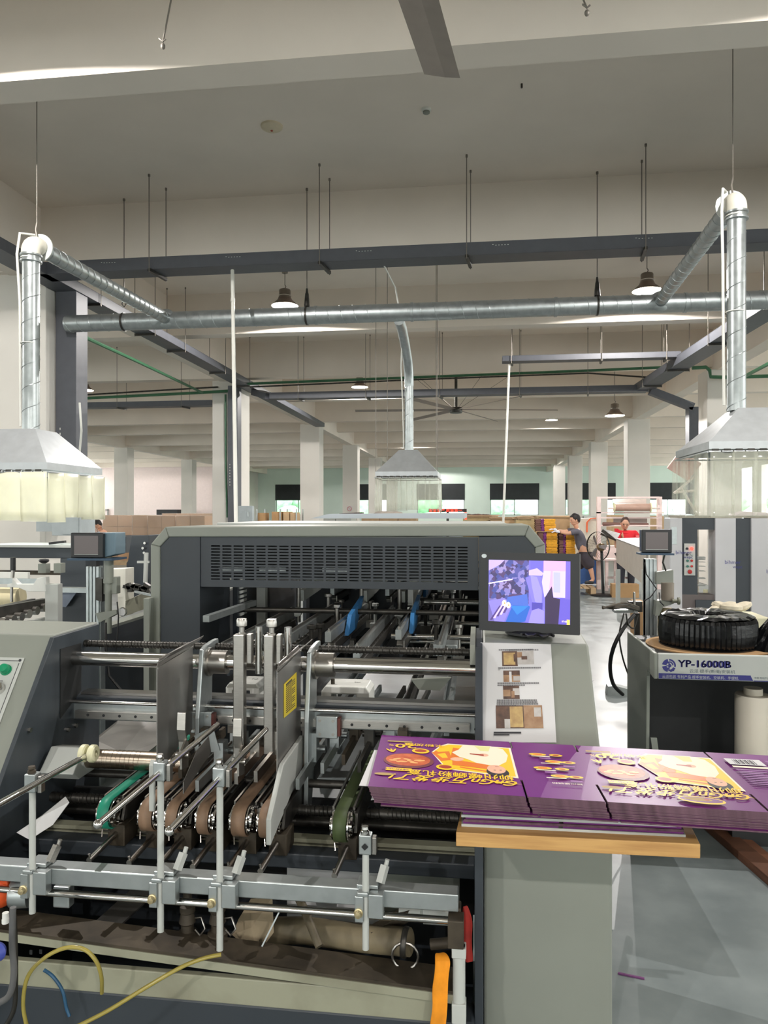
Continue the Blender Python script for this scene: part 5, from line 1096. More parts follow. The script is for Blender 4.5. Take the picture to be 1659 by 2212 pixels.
MB().slab([WY(206, 1248, 4.15), WY(220, 1250, 4.15), WY(220, 1300, 4.15), WY(206, 1296, 4.15)], (0, .04, 0)).build('adjuster', iron_m, t)
q = WY(263, 1322, 4.1); g_ = MB().lathe([(0, 0), (.023, 0), (.026, .004), (.026, .016), (0, .016)], q, (0, 1, 0), 20).build('pressure_gauge', chrome_m, t); MB().lathe([(0, -.001), (.021, -.001)], q, (0, 1, 0), 20).build('gauge_face', paper_m, g_)
MB().tube([WY(224, 1211, 4.15), WY(225, 1235, 4.15), WY(224, 1250, 4.15)], .005, 6).build('cable', rubber_m, t); MB().tube([WY(228, 1345, 4.1), WY(229, 1400, 4.08), WY(236, 1460, 4.08), WY(262, 1492, 4.08)], .008, 6).build('cable', rubber_m, t)
MB().tube([WY(253, 1300, 4.08), WY(256, 1330, 4.08), WY(253, 1390, 4.08), WY(250, 1410, 4.08)], .004, 6).build('cable', rubber_m, t)
t, a, b = mon_station(1387, 1144, 1452, 1194, 4.9, .12, 'aluminium post with dark touch screen and print head at the right', .008, mat('navy housing', (30, 52, 84), .4))
x0, x1 = wxy(1395, 5.0), wxy(1420, 5.0); m = MB()
for q in range(3): m.box(x0+(x1-x0)*q/3, x0+(x1-x0)*(q+.75)/3, 5.0, 5.08, 0, WY(0, 1197, 5.0).z)
m.box(x0, x1, 5.015, 5.07, 0, WY(0, 1198, 5.0).z); m.build('profile_post', alu_m, t)
MB().slab([WY(1418, 1236, 4.95), WY(1455, 1231, 4.95), WY(1455, 1262, 4.95), WY(1418, 1262, 4.95)], (0, .06, 0)).build('print_head', pale_m, t, .004)
q = WY(1442, 1296, 4.95); MB().lathe([(0, 0), (.04, 0), (.04, .11), (.028, .112), (0, .112)], q, n=16).build('ink_bottle', mat('bronze cylinder', (130, 120, 108), .4, .3), t)
MB().slab([WY(1418, 1298, 4.93), WY(1456, 1294, 4.93), WY(1456, 1304, 4.93), WY(1432, 1312, 4.93), WY(1424, 1330, 4.93), WY(1416, 1330, 4.93)], (0, .08, 0)).build('angle_bracket', pale_m, t)
MB().lathe([(0, 0), (.012, 0), (.012, .03), (.024, .034), (.024, .045), (0, .046)], WY(1452, 1298, 4.9), (1, 0, 0), 16).build('hand_wheel', mat('olive knob', (110, 112, 96), .4), t)
MB().tube([WY(1436, 1197, 4.95), WY(1432, 1215, 4.92), WY(1438, 1232, 4.95)], .006, 6).build('cable', iron_m, t)
MB().tube([WY(1393, 1215, 4.9), WY(1396, 1240, 4.88), WY(1418, 1272, 4.9), WY(1405, 1290, 4.9), WY(1393, 1297, 4.95)], .004, 6).build('cable', rubber_m, t)
MB().tube([WY(1424, 1280, 4.9), WY(1426, 1300, 4.88), WY(1434, 1308, 4.9)], .004, 6).build('cable', rubber_m, t)
MB().lathe([(.05, 0), (.05, .16), (.035, .19), (0, .19)], WY(1438, 1375, 5.0), n=18).build('lower_canister', mat('yellowed canister', (128, 118, 88), .5), t)
# ------------------------------------------------------------------ handle machine cabinet YP-16000B
YC0 = 3.70; CBX = wxy(1421, YC0); zt = WY(1421, 1411, YC0).z; x1 = CBX+.9; YC1 = 4.35
C1 = thing('handle_machine', 'pale grey machine table marked YP-16000B with a dark open front at the right', 'machine', (CBX+.4, 4.0, 0))
zl_ = WY(1421, 1467, YC0).z
m = MB().box(CBX, x1, YC0, YC0+.018, zl_, zt); m.build('fascia', pale2_m, C1, .006)
m = MB().prism([(YC0, zl_), (YC0, zt), (YC1, zt+.0), (YC1, 0), (YC0+.19, 0), (YC0+.16, zl_-.02), (YC0+.14, zl_+.01)], 'x', CBX-.018, CBX-.0005); m.build('left_side_plate', pale_m, C1, .004)
m = MB().prism([(YC0, zl_), (YC0, zt), (YC1, zt+.0), (YC1, 0), (YC0+.19, 0), (YC0+.16, zl_-.02)], 'x', x1+.001, x1+.018); m.build('right_side_plate', pale_m, C1, .004)
MB().box(CBX, x1, YC0+.03, YC1, zt-.05, zt-.02).build('table_top', black_m, C1)
MB().box(CBX, x1, YC1-.02, YC1, 0, zt-.05).box(CBX, CBX+.004, YC0+.2, YC1-.021, 0, zl_).build('inner_back', vdark_m, C1)
MB().slab([(CBX+.0, YC0+.15, .52), (CBX+.03, YC0+.15, .52), (CBX+.10, YC0+.15, .0), (CBX+.07, YC0+.15, 0)], (0, .01, 0)).build('inner_slant', pale_m, C1)
D = Dec((CBX, YC0-.0005, zl_), (1, 0, 0), (0, 0, 1)); fh = zt-zl_
def fx(u): return wxy(u, YC0)-CBX
def fz(v, u=1500): return WY(u, v, YC0).z-zl_
navy = mat('navy lettering', (44, 44, 120), .5, noise=0)
D.text('YP-16000B', .046, fx(1465), fz(1441), navy, wide=1.14, bold=.03)
D.m.use(navy)
for dx in (.0006, .0012): text_into(D.m, 'YP-16000B', .048, D.P(fx(1465)+dx, fz(1441)), D.x, D.y, navy, 'LEFT', 0, 0, 1.12)
D.text('云派·提手(断绳)安装机', .0185, fx(1489), fz(1452.5), mat('dark teal lettering', (60, 80, 90), .5, noise=0), wide=1.14)
D.rect(0.004, .004, fx(1622), fz(1456), navy); D.poly([(fx(1622), .004), (fx(1627), .004), (fx(1621), fz(1456))], navy)
D.text('云派包装 专利产品 提手安装机、空装机、手提机', .0165, fx(1430), fz(1465.5), pale2_m, wide=.98)
D.rect(fx(1628), .002, x1-CBX-.002, .006, navy); D.text('中国·专利产品 服务热线', .011, fx(1629), fz(1463), mat('dark teal lettering', (0, 0, 0)))
# round mark
cx, cz = fx(1445), fz(1439); R_ = .032
def arc(a0, a1, r0, r1): 
    N_ = 10; pts = [(cx+r1*math.cos(a0+(a1-a0)*i/N_), cz+r1*math.sin(a0+(a1-a0)*i/N_)) for i in range(N_+1)]+[(cx+r0*math.cos(a1-(a1-a0)*i/N_), cz+r0*math.sin(a1-(a1-a0)*i/N_)) for i in range(N_+1)]
    D.poly(pts, navy)
arc(-.2, 1.55, .024, .032); arc(.1, 1.5, .015, .021); arc(1.75, 3.0, .012, .032); arc(3.3, 4.5, .012, .032); arc(4.9, 5.9, .020, .032)
D.rect(cx-.003, cz-.026, cx+.003, cz+.020, navy); D.rect(cx, cz-.026, cx+.024, cz-.020, navy); D.rect(cx-.012, cz-.004, cx+.012, cz+.001, navy); arc(-1.5, 1.4, .004, .010)
D.m.build('fascia_lettering', None, C1)
# disc of cardboard, coil, cone of film
cc = Vector((wxy(1532, 4.02), 4.05, zt-.0195)); zc = cc.z
o = MB().lathe([(0, 0), (.305, 0), (.305, .006), (0, .006)], cc, n=40).build('cardboard_disc', card_m); tag(o, 'round brown cardboard disc under the black coil', 'cardboard')
t = thing('black_coil', 'large black coil of pleated strapping wrapped in glossy film on the cardboard disc', 'coil', (cc.x, cc.y, zc+.006))
m = MB(); N_ = 56; prof = [(.225, .0), (.232, .02), (.236, .07), (.232, .13), (.222, .148)]; vs = []
for r_, h_ in prof: vs += [cc+Vector((math.cos(2*math.pi*k/(N_*2))*(r_+(.006 if k % 2 else -.004)), math.sin(2*math.pi*k/(N_*2))*(r_+(.006 if k % 2 else -.004)), .007+h_)) for k in range(N_*2)]
K = N_*2; m.add(vs, [(i*K+k, i*K+(k+1) % K, (i+1)*K+(k+1) % K, (i+1)*K+k) for i in range(len(prof)-1) for k in range(K)], False)
m.build('pleated_wall', blackgloss_m, t)
random.seed(2); prof = [(.226, .154), (.20, .166), (.15, .170), (.09, .166), (.07, .15), (.07, .01)]; vs = []
for r_, h_ in prof: vs += [cc+Vector((math.cos(2*math.pi*k/48)*r_, math.sin(2*math.pi*k/48)*r_, .006+h_+random.uniform(-.004, .004))) for k in range(48)]
MB().add(vs, [(i*48+k, i*48+(k+1) % 48, (i+1)*48+(k+1) % 48, (i+1)*48+k) for i in range(len(prof)-1) for k in range(48)], False).build('film_top', blackgloss_m, t)
MB().lathe([(.215, 0), (.24, 0), (.24, .006), (.215, .006)], cc+Vector((0, 0, .0065)), n=40).build('bottom_hem', blackgloss_m, t)
q = Vector((wxy(1690, 3.95), 3.98, zt-.0195)); m = MB(); vs = []; N_ = 40
for r_, h_ in ((.16, 0.001), (.15, .02), (.045, .16), (.02, .17)): vs += [q+Vector((math.cos(2*math.pi*k/N_)*(r_+(.006 if k % 2 else 0)), math.sin(2*math.pi*k/N_)*(r_+(.006 if k % 2 else 0)), h_)) for k in range(N_)]
m.add(vs, [(i*N_+k, i*N_+(k+1) % N_, (i+1)*N_+(k+1) % N_, (i+1)*N_+k) for i in range(3) for k in range(N_)]); tag(m.build('black_cone', blackgloss_m), 'black pleated cone of strapping at the right edge beside the coil', 'coil')
for k in range(4): tag(MB().tube([cc+Vector((.245, -.05+.02*k, .014)), cc+Vector((.28, -.12+.02*k, .012+.01*k)), cc+Vector((.36, -.13+.03*k, .03+.015*k))], .0035, 6).build('strap_end', mat('tan strap', (170, 130, 96), .6)), ORD[k]+' nearest thin tan strap end between the coil and the black cone', 'strap', 'strap ends beside the coil')
# white roll inside the cabinet
q = Vector((wxy(1627, 3.98), 3.98, 0)); t = thing('film_roll', 'tall white film roll standing inside the open cabinet at the right', 'roll', q)
zr0 = .32; MB().box(q.x-.14, q.x+.16, q.y-.12, q.y+.14, .0, zr0-.002).build('plinth', vdark_m, t)
MB().lathe([(0, zr0), (.085, zr0), (.087, zr0+.01), (.087, .715), (.084, .722), (.045, .722), (.045, .755), (0, .755)], q, n=32).build('roll', mat('white film', (214, 206, 190), .45, noise=.02), t)
# towel behind
tw = WD(1577, 1316, 4.9); m = MB(); random.seed(4)
for k in range(9): m.ball(tw+Vector((random.uniform(-.09, .09), random.uniform(-.04, .04), random.uniform(-.02, .02))), random.uniform(.035, .06), (1.4, 1, .55), 9, Matrix.Rotation(random.uniform(-.6, .6), 3, 'Y'))
tag(m.build('crumpled_towel', mat('dirty white towel', (216, 206, 184), .95, noise=.1, scale=20, bump=.5)), 'crumpled off white towel behind the black coil', 'towel')
tag(MB().box(tw.x-.06, tw.x+.22, tw.y-.1, tw.y+.25, 0, tw.z-.045).build('cream_side_box', mat('cream box', (214, 210, 180), .6)), 'cream coloured low box under the towel', 'box')
# ------------------------------------------------------------------ cabling stand in the aisle
q = WZ(1340, 1500, 0); t = thing('cable_stand', 'small iron stand in the aisle with a tangle of cables and a thick black hose', 'stand', q)
Yq = q.y
MB().prism([(-.13, 0), (.12, 0), (.10, .05), (-.06, .09), (-.12, .08)], 'y', 0, .12).build('tmp', alu_m); _o = bpy.data.objects['tmp']; _o.name = 'floor_foot'; _o.parent = t; _o.location = (0, 0, 0)
MB().slab([WD(1328, 1318, 4.6), WD(1378, 1318, 4.6), WD(1378, 1324, 4.6), WD(1328, 1324, 4.6)], (0, .1, 0)).build('stand_top', alu_m, t)
MB().bar(WD(1376, 1324, 4.65), Vector((WD(1376, 1324, 4.65).x, WD(1376, 1324, 4.65).y, 0)), .03, .03).build('stand_leg', iron_m, t)
MB().cyl(WD(1370, 1320, 4.6), WD(1370, 1279, 4.6), .008, n=8).build('pin', steel_m, t)
MB().slab([WD(1360, 1300, 4.62), WD(1388, 1300, 4.62), WD(1388, 1322, 4.62), WD(1360, 1322, 4.62)], (0, .06, 0)).build('valve_block', iron_m, t)
def crv(pts, k=6):
    P = []
    for i in range(len(pts)-1):
        p0, p1, p2, p3 = pts[max(i-1, 0)], pts[i], pts[i+1], pts[min(i+2, len(pts)-1)]
        for j in range(k):
            s_ = j/k; P.append(.5*((2*p1)+(-p0+p2)*s_+(2*p0-5*p1+4*p2-p3)*s_*s_+(-p0+3*p1-3*p2+p3)*s_**3))
    return P+[pts[-1]]
MB().tube(crv([WD(1370, 1328, 4.55), WD(1345, 1360, 4.5), WD(1325, 1400, 4.5), WD(1318, 1440, 4.55), WD(1325, 1478, 4.6), WD(1345, 1500, 4.7)]), .012, 10).build('thick_hose', rubber_m, t)
MB().tube(crv([WD(1348, 1325, 4.5), WD(1338, 1370, 4.5), WD(1345, 1420, 4.5), WD(1362, 1470, 4.5)]), .005, 8).build('thin_cable', iron_m, t)
MB().tube(crv([WD(1352, 1325, 4.5), WD(1358, 1350, 4.5), WD(1370, 1356, 4.5), WD(1378, 1330, 4.5)]), .005, 8).build('thin_cable', iron_m, t)
for k in range(4): MB().tube(crv([WD(1302, 1314-k, 4.4+.05*k), WD(1325, 1308+2*k, 4.45), WD(1350, 1303+3*k, 4.5), WD(1380, 1312+2*k, 4.6)]), .007, 8).build('cable_bundle', iron_m if k % 2 else gunk_m, t)
b_ = WD(1382, 1350, 5.6); tag(MB().box(b_.x-.05, b_.x+.02, 5.5, 5.9, 0, .98).build('brown_board', card_m), 'upright brown board edge behind the cable stand', 'board')
# dark base edge and rail on the floor at the right
a = WZ(1512, 1768, 0); b = WZ(1700, 1930, 0)
t = thing('floor_timber', 'long dark brown timber lying on the floor at the right', 'timber', (a+b)/2)
MB().bar(a+Vector((0, 0, .02)), b+Vector((0, 0, .02)), .09, .04).build('timber', brownwood_m, t, .003); MB().bar(a+Vector((.075, .0, .016)), b+Vector((.075, .0, .016)), .05, .03).build('timber_strip', mat('reddish timber', (122, 80, 58), .6, noise=.15), t)
a = WZ(1335, 2104, 0); b = WZ(1392, 2116, 0); tag(MB().bar(a+Vector((0, 0, .003)), b+Vector((0, 0, .003)), .008, .005).build('purple_scrap', mat('purple paper', (110, 60, 110), .6)), 'thin purple paper scrap on the floor near the cabinet', 'scrap')
a = WZ(1358, 1588, 0); tag(MB().slab([a, a+Vector((.06, -.01, 0)), a+Vector((.07, .05, 0)), a+Vector((.0, .04, 0))], (0, 0, .002)).build('paper_scrap', paper_m), 'small white paper scrap on the floor left of the handle machine', 'scrap')
m = MB().slab([(.42, 2.9, 0), (.50, 2.9, 0), (.50, 4.2, 0), (.42, 4.2, 0)], (0, 0, .5)); tag(m.build('low_side_housing', dark_m), 'low slate housing on the aisle side behind the right cabinet', 'housing')
# ------------------------------------------------------------------ printing press towers at the right
YPR = 10.0; zp = WY(1500, 1119, YPR).z
PR = thing('printing_press', 'grey and slate printing press with three pale columns and a button panel at the right', 'machine', (wxy(1560, YPR), YPR+.8, 0))
pm = mat('silver press paint', (190, 190, 192), .38, noise=.04, scale=2)
def col(u0, u1, m_, nm, y=YPR): return MB().box(wxy(u0, y), wxy(u1, y), y, y+.3, 0, zp).build(nm, m_, PR, .01)
col(1447, 1474, pm, 'press_column'); col(1545, 1590, pm, 'press_column'); col(1623, 1690, pm, 'press_column')
x0, xa_, xb_, x1_ = wxy(1474.5, YPR), wxy(1508, YPR), wxy(1544.5, YPR), 0
zA = WY(1500, 1144, YPR).z; zB = WY(1500, 1285, YPR).z
MB().box(x0, xa_, YPR+.03, YPR+.28, zB, zp).box(xa_, xb_, YPR+.03, YPR+.28, zA, zp).build('slate_frame', dark_m, PR)
MB().box(x0, xb_, YPR+.03, YPR+.28, 0, zB).build('brown_lower_door', mat('brown grey door', (98, 90, 88), .5), PR)
MB().box(wxy(1503, YPR), xb_, YPR-.0, YPR+.029, .3, WY(1500, 1296, YPR).z).build('slate_lower_door', dark_m, PR)
MB().box(wxy(1590.5, YPR), wxy(1622.5, YPR), YPR+.03, YPR+.28, 0, zp-.004).build('slate_frame', dark_m, PR)
m = MB(); 
for v, h_ in ((1202, 7), (1207.5, 1.5), (1213, 1.5), (1222, 1.5), (1232, 2), (1247, 4), (1262, 4), (1285, 2), (1292, 3)): z_ = WY(1525, v, YPR+.5).z; m.box(xa_-.12, xb_, YPR+.4, YPR+.5, z_-h_*.004, z_)
m.build('roller_bars', pale2_m, PR); MB().box(xa_-.1, xb_, YPR+.9, YPR+.95, 0, WY(1525, 1188, YPR+.9).z).build('dark_rear_roller', vdark_m, PR)
MB().lathe([(0, 0), (.03, 0), (.03, .06), (0, .06)], WY(1524, 1283, YPR+.3), n=12).build('cream_knob', cream_m, PR)
y_ = YPR+.028; bp = MB().box(wxy(1477, y_), wxy(1501, y_), y_-.02, y_, WY(1490, 1243, y_).z, WY(1490, 1174, y_).z).build('button_panel', pale2_m, PR, .004)
for (u, v, mm, rr) in ((1484, 1185, ink_m, 2.5), (1494, 1185, led_m, 3.2), (1484, 1198, ink_m, 2.5), (1494, 1198, alu_m, 2), (1485, 1211, mat('dark green button', (50, 110, 96), .4), 2.5), (1494, 1211, red_m, 2.5), (1485, 1223, mat('dark green button', (0, 0, 0)), 2.5), (1494, 1223, red_m, 2.5), (1490, 1235, red_m, 4.5)):
    p = WY(u, v, y_-.02); MB().lathe([(0, -.02), (rr*.0058, -.018), (rr*.0062, 0)], p, (0, 1, 0), 14).build('button', mm, bp)
D = Dec((wxy(1474, YPR), YPR-.0008, 0), (1, 0, 0), (0, 0, 1))
for u, v in ((1565, 1213), (1655, 1233), (1459, 1192)):
    p = WY(u, v, YPR); D.text('bihmer', .07, p.x-wxy(1474, YPR), p.z-.03, navy, wide=1.0); D.text('wepc', .055, p.x-wxy(1474, YPR)+.10, p.z-.085, navy, wide=1.0)
D.m.build('column_lettering', None, PR)
MB().box(wxy(1465, YPR), wxy(1700, YPR), YPR+.02, YPR+.5, zp+.001, zp+.03).build('top_plate', mat('stained top', (150, 146, 132), .6), PR)
MB().box(wxy(1450, YPR), wxy(1462, YPR), YPR-.004, YPR-.0005, WY(1455, 1176, YPR).z, WY(1455, 1138, YPR).z).build('door_handle', alu_m, PR)
q = WY(1620, 1114, YPR+.3); tag(MB().slab([q+Vector((-.25, 0, -.02)), q+Vector((.2, -.02, -.02)), q+Vector((.28, .0, .03)), q+Vector((-.05, .05, .05))], (0, .2, .01)).build('pink_cloth', mat('pale pink cloth', (216, 200, 206), .9)), 'pale folded cloth lying on top of the printing press', 'cloth')
q = WY(1450, 1120, 9.6)
t = thing('wall_fan', 'cream tilted fan panel and stand arms left of the right hood', 'fan', WY(1480, 1105, 11))
a = WY(1455, 992, 11); b = WY(1500, 1020, 11); MB().bar(a, b, .30, .07, (0, 1, .4)).build('tilted_head', mat('pinkish cream plastic', (204, 170, 158), .5), t)
for p0, p1 in (((1456, 1066), (1500, 1030)), ((1456, 1064), (1500, 1060)), ((1470, 1052), (1505, 1110))): MB().cyl(WY(*p0, 11), WY(*p1, 11), .018, n=8).build('stand_arm', mat('cream tube', (214, 204, 190), .5), t)
MB().cyl(WY(1505, 1005, 11), WY(1505, 1140, 11.05), .03, n=10).cyl(WY(1505, 1140, 11.05), (WY(1505, 1140, 11.05).x, 11.05, 0), .03, n=10).build('stand_pole', mat('cream tube', (0, 0, 0)), t)
# ------------------------------------------------------------------ inclined conveyor, laminator, fan, pallets
CV = thing('inclined_conveyor', 'brushed steel inclined conveyor housing with a slotted side in front of the woman', 'conveyor', WD(1365, 1290, 11.5)*1)
ORG[CV.name] = Vector(CV.location)
xs = WD(1332, 1165, 13.2); side = [WD(1331, 1163, 13.2), WD(1396, 1188, 10.8), WD(1396, 1268, 10.8), WD(1331, 1214, 13.2)]
MB().slab(side, (.03, 0, 0)).build('side_plate', mat('satin conveyor steel', (190, 184, 176), .45, .35, noise=.04), CV)
top = [WD(1331, 1163, 13.2), WD(1388, 1161, 13.2), WD(1470, 1186, 10.8), WD(1396, 1188, 10.8)]
MB().slab(top, (0, 0, -.02)).build('top_plate', pale2_m, CV)
m = MB()
for (u0, v0, u1, v1) in ((1340, 1203, 1358, 1212), (1365, 1215, 1390, 1229)):
    f0 = (u0-1331)/65; f1 = (u1-1331)/65; a = WD(u0, v0, 13.2-2.4*f0); b = WD(u1, v1, 13.2-2.4*f1)
    m.slab([a+Vector((-.006, 0, .03)), b+Vector((-.006, 0, .03)), b+Vector((-.006, 0, -.04)), a+Vector((-.006, 0, -.03))], (.003, 0, 0))
m.build('side_slots', vdark_m, CV)
for u, v, d_ in ((1335, 1287, 13), (1392, 1310, 10.9)): p = WD(u, v, d_); MB().bar((p.x, p.y, 0), (p.x, p.y, WD(u, 1230, d_).z), .07, .07).build('leg', pale2_m, CV)
q = WZ(1355, 1290, 0); tag(MB().box(q.x-.3, q.x+.2, q.y-.1, q.y+.12, 0, .26).build('cardboard_box', card_m), 'brown cardboard box on the floor under the inclined conveyor', 'box')
d_ = 15.8; LM = thing('laminator', 'white frame machine with a pinkish brown film roll behind the woman', 'machine', WD(1355, 1106, d_)*1); ORG[LM.name] = Vector(LM.location)
pk = mat('pinkish white frame', (232, 212, 208), .45)
for u0, u1, v0, v1, nm in ((1290, 1298, 1073, 1210, 'frame_post'), (1421, 1430, 1073, 1210, 'frame_post'), (1298, 1421, 1073, 1077, 'top_bar'), (1290, 1430, 1106, 1109, 'mid_bar'), (1298, 1425, 1117, 1120, 'mid_bar'), (1298, 1425, 1134, 1137, 'low_bar')):
    a, b = WD(u0, v1, d_), WD(u1, v0, d_); 
    if nm == 'frame_post': a.z = 0
    MB().box(a.x, b.x, a.y, a.y+.12, a.z, b.z).build(nm, pk, LM)
fm = mat('pinkish brown film', (186, 154, 138), .35)
a, b = WD(1328, 1096, d_-.2), WD(1402, 1095, d_-.2); r_ = MB().cyl(a, (b.x, a.y, a.z), .078, n=24).build('film_roll', fm, LM)
MB().cyl(a-Vector((.14, 0, .02)), Vector((b.x+.2, a.y, a.z-.02)), .018, n=10).build('roll_shaft', pk, LM)
MB().lathe([(.0, 0), (.1, 0), (.1, .02), (0, .02)], a-Vector((.02, 0, 0)), (1, 0, 0), 20).lathe([(.0, 0), (.1, 0), (.1, .02), (0, .02)], Vector((b.x, a.y, a.z)), (1, 0, 0), 20).build('end_discs', cream_m, LM)
q = [WD(1323, 1078, d_+.3), WD(1396, 1078, d_+.3), WD(1396, 1096, d_), WD(1328, 1096, d_)]; MB().slab(q, (0, .01, 0)).build('film_web', mat('film web', (190, 174, 164), .4), LM)
q = [WD(1325, 1119, d_+.1), WD(1398, 1119, d_+.1), WD(1398, 1134, d_+.1), WD(1325, 1134, d_+.1)]; MB().slab(q, (0, .01, 0)).build('film_web', mat('grey web', (150, 140, 134), .4), LM)
MB().cyl(WD(1302, 1132, d_), WD(1400, 1134, d_), .04, n=12).build('nip_roller', mat('brown roller', (120, 88, 80), .4), LM)
q = [WD(1302, 1142, 14.9), WD(1340, 1152, 14.6), WD(1332, 1166, 14.4), WD(1298, 1152, 14.9)]; MB().slab(q, (0, .1, -.03)).build('sloped_tray', iron_m, LM)
MB().slab([WD(1298, 1180, 16.2), WD(1335, 1180, 16.2), WD(1335, 1205, 16.2), WD(1283, 1205, 16.2)], (0, .5, 0)).build('white_table', pk, LM)
a = WD(1288, 1208, 15.5); b = WD(1334, 1206, 15.5); MB().box(a.x, b.x, a.y, a.y+.5, a.z-.03, a.z).build('work_table', pk, LM)
for u in (1311, 1330): p = WD(u, 1208, 15.5); MB().box(p.x-.03, p.x+.03, p.y, p.y+.06, 0, a.z-.03).build('leg', pk, LM)
MB().box(WD(1304, 0, 15.5).x, WD(1350, 0, 15.5).x, 15.45, 15.5, .1, .16).box(WD(1304, 0, 15.5).x, WD(1350, 0, 15.5).x, 15.45, 15.5, .3, .34).build('lower_frame', pk, LM)
p = WD(1244, 1136, 17.0); q = WD(1290, 1120, 17.0); bx = thing('control_housing', 'cream machine housing with an orange edge line behind the man', 'machine', (p.x, p.y, 0))
m = MB().slab([WD(1240, 1121, 17), WD(1290, 1119, 17), WD(1292, 1126, 17), WD(1292, 1200, 17), WD(1240, 1200, 17)], (0, .8, 0)); m.build('housing', mat('cream housing', (206, 204, 190), .5), bx)
m = MB().bar(WD(1268, 1150, 16.95), WD(1268, 1128, 16.95), .03, .02).bar(WD(1268, 1128, 16.95), WD(1276, 1120, 16.95), .03, .02).bar(WD(1276, 1120, 16.95), WD(1290, 1119, 16.95), .03, .02); m.build('orange_line', mat('orange line', (226, 96, 40), .5), bx)
MB().slab([WD(1240, 1200, 17), WD(1292, 1200, 17), WD(1292, 1262, 17), WD(1240, 1262, 17)], (0, .8, 0)).build('blue_base', mat('blue base', (40, 80, 140), .5), bx)
# pedestal fan
q = WZ(1303, 1287, 0); FN = thing('pedestal_fan', 'black pedestal fan with a wire cage standing in the aisle', 'fan', q)
MB().lathe([(0, 0), (.24, 0), (.25, .01), (.23, .03), (.06, .05), (0, .05)], q, n=28).build('base', black_m, FN)
MB().cyl(q+Vector((0, 0, .05)), q+Vector((-.03, 0, .86)), .028, n=12).build('pole', black_m, FN)
hc = WD(1296, 1182, 14.5); MB().ball(hc+Vector((.03, .05, 0)), .085, (1, 1.2, 1), 14).build('motor', mat('bronze motor', (150, 128, 96), .3, .6), FN)
MB().cyl(q+Vector((-.03, 0, .86)), hc+Vector((.03, .05, -.05)), .03, n=10).build('neck', black_m, FN)
fc = hc + Vector((-.06, -.08, .02)); ax = Vector((-.75, -.62, 0)).normalized(); sx_ = Vector((.62, -.75, 0)); cg = MB()
for k in range(28):
    a = 2*math.pi*k/28; dr = sx_*math.cos(a)+Vector((0, 0, 1))*math.sin(a)
    cg.tube([fc+ax*.09+dr*.04, fc+ax*.08+dr*.18, fc+ax*.02+dr*.28, fc-ax*.05+dr*.28, fc-ax*.1+dr*.15], .0016, 4)
cg.lathe([(.278, -.03), (.286, -.03), (.286, .0), (.278, .0)], fc, ax, 32); cg.build('cage', iron_m, FN)
bl = MB()
for k in range(3):
    a = k*2.094; dr = sx_*math.cos(a)+Vector((0, 0, 1))*math.sin(a); dt = -sx_*math.sin(a)+Vector((0, 0, 1))*math.cos(a)
    MB().slab([fc+dr*.04-dt*.02, fc+dr*.22-dt*.06+ax*.02, fc+dr*.23+dt*.04-ax*.03, fc+dr*.04+dt*.02], ax*.004).build('blade', mat('smoky fan blade', (120, 112, 110), .4), FN)
# pallets with bundles of yellow and purple boxes
def bundle(c, w_, dp, h_, label, gname, flip=1):
    """a strapped bundle of folded cartons: brown, purple and yellow bands on its face"""
    x, y, z = c; t = thing('carton_bundle', label, 'carton bundle', c, gname)
    n_ = 7; random.seed(int(x*100+z*997))
    for (a, b, mm, nm) in ((0, .26, mat('brown carton side', (120, 84, 74), .7, noise=.1), 'brown_side'), (.26, .42, purple_m, 'purple_band'), (.42, 1, mat('yellow carton face', (236, 170, 40), .6, noise=.12, scale=20), 'yellow_face')):
        m = MB()
        for i in range(n_):
            j = random.uniform(-.012, .012); m.box(x+w_*a+j, x+w_*b+j, y+abs(j), y+dp, z+i*h_/n_, z+(i+.86)*h_/n_)
        m.build(nm, mm, t)
    return t
g = 'bundles of yellow cartons on the pallets'
pl0 = WZ(1230, 1275, 0)
def pallet(x0, x1, y0, y1, label, grp=None, z=0.):
    t = thing('pallet', label, 'pallet', ((x0+x1)/2, (y0+y1)/2, z), grp)
    for k in range(7): f = k/6; MB().box(x0+(x1-x0-.1)*f, x0+(x1-x0-.1)*f+.1, y0, y1, z+.13, z+.15).build('deck_board', wood2_m, t)
    for k in range(3):
        xx = x0+(x1-x0-.1)*k/2; m = MB()
        for yy in (y0, (y0+y1)/2-.05, y1-.1): m.box(xx, xx+.1, yy, yy+.1, z+.02, z+.129)
        m.build('block_row', wood2_m, t); MB().box(xx, xx+.1, y0, y1, z, z+.019).build('skid', wood2_m, t)
wood2_m = mat('weathered pallet wood', (186, 160, 126), .8, noise=.15, scale=6)
ux = lambda u, Y: wxy(u, Y)
Yp = 14.9
pallet(ux(1190, Yp), ux(1290, Yp), Yp+.12, Yp+.85, 'wooden pallet the man stands on, right of the carton stacks')
Ys = 15.85; x0 = ux(1158, Ys); x1 = ux(1207, Ys)
for k, (v0, v1) in enumerate(((1207, 1195), (1195, 1183), (1183, 1171), (1170, 1153))):
    pass
zz = WY(1180, 1215, Ys).z
tag(MB().box(ux(1150, Ys), ux(1250, Ys), Ys, Ys+.9, .0, zz-.002).build('lower_load', card2_m), 'lower cardboard load under the yellow carton stacks', 'load')
hb = (WY(1180, 1149, Ys).z-zz)/4
words_ = ['lowest', 'second', 'third', 'top']
for k in range(4): bundle((ux(1163, Ys), Ys, zz+k*hb), ux(1204, Ys)-ux(1163, Ys), .4, hb*.97, words_[k]+' yellow carton bundle of the left pile below the divider sheet', g)
for k in range(4): bundle((ux(1208, Ys), Ys+.02, zz+k*hb), ux(1243, Ys)-ux(1208, Ys), .4, hb*.97, words_[k]+' yellow carton bundle of the right pile beside the man', g)
zd = zz+4*hb
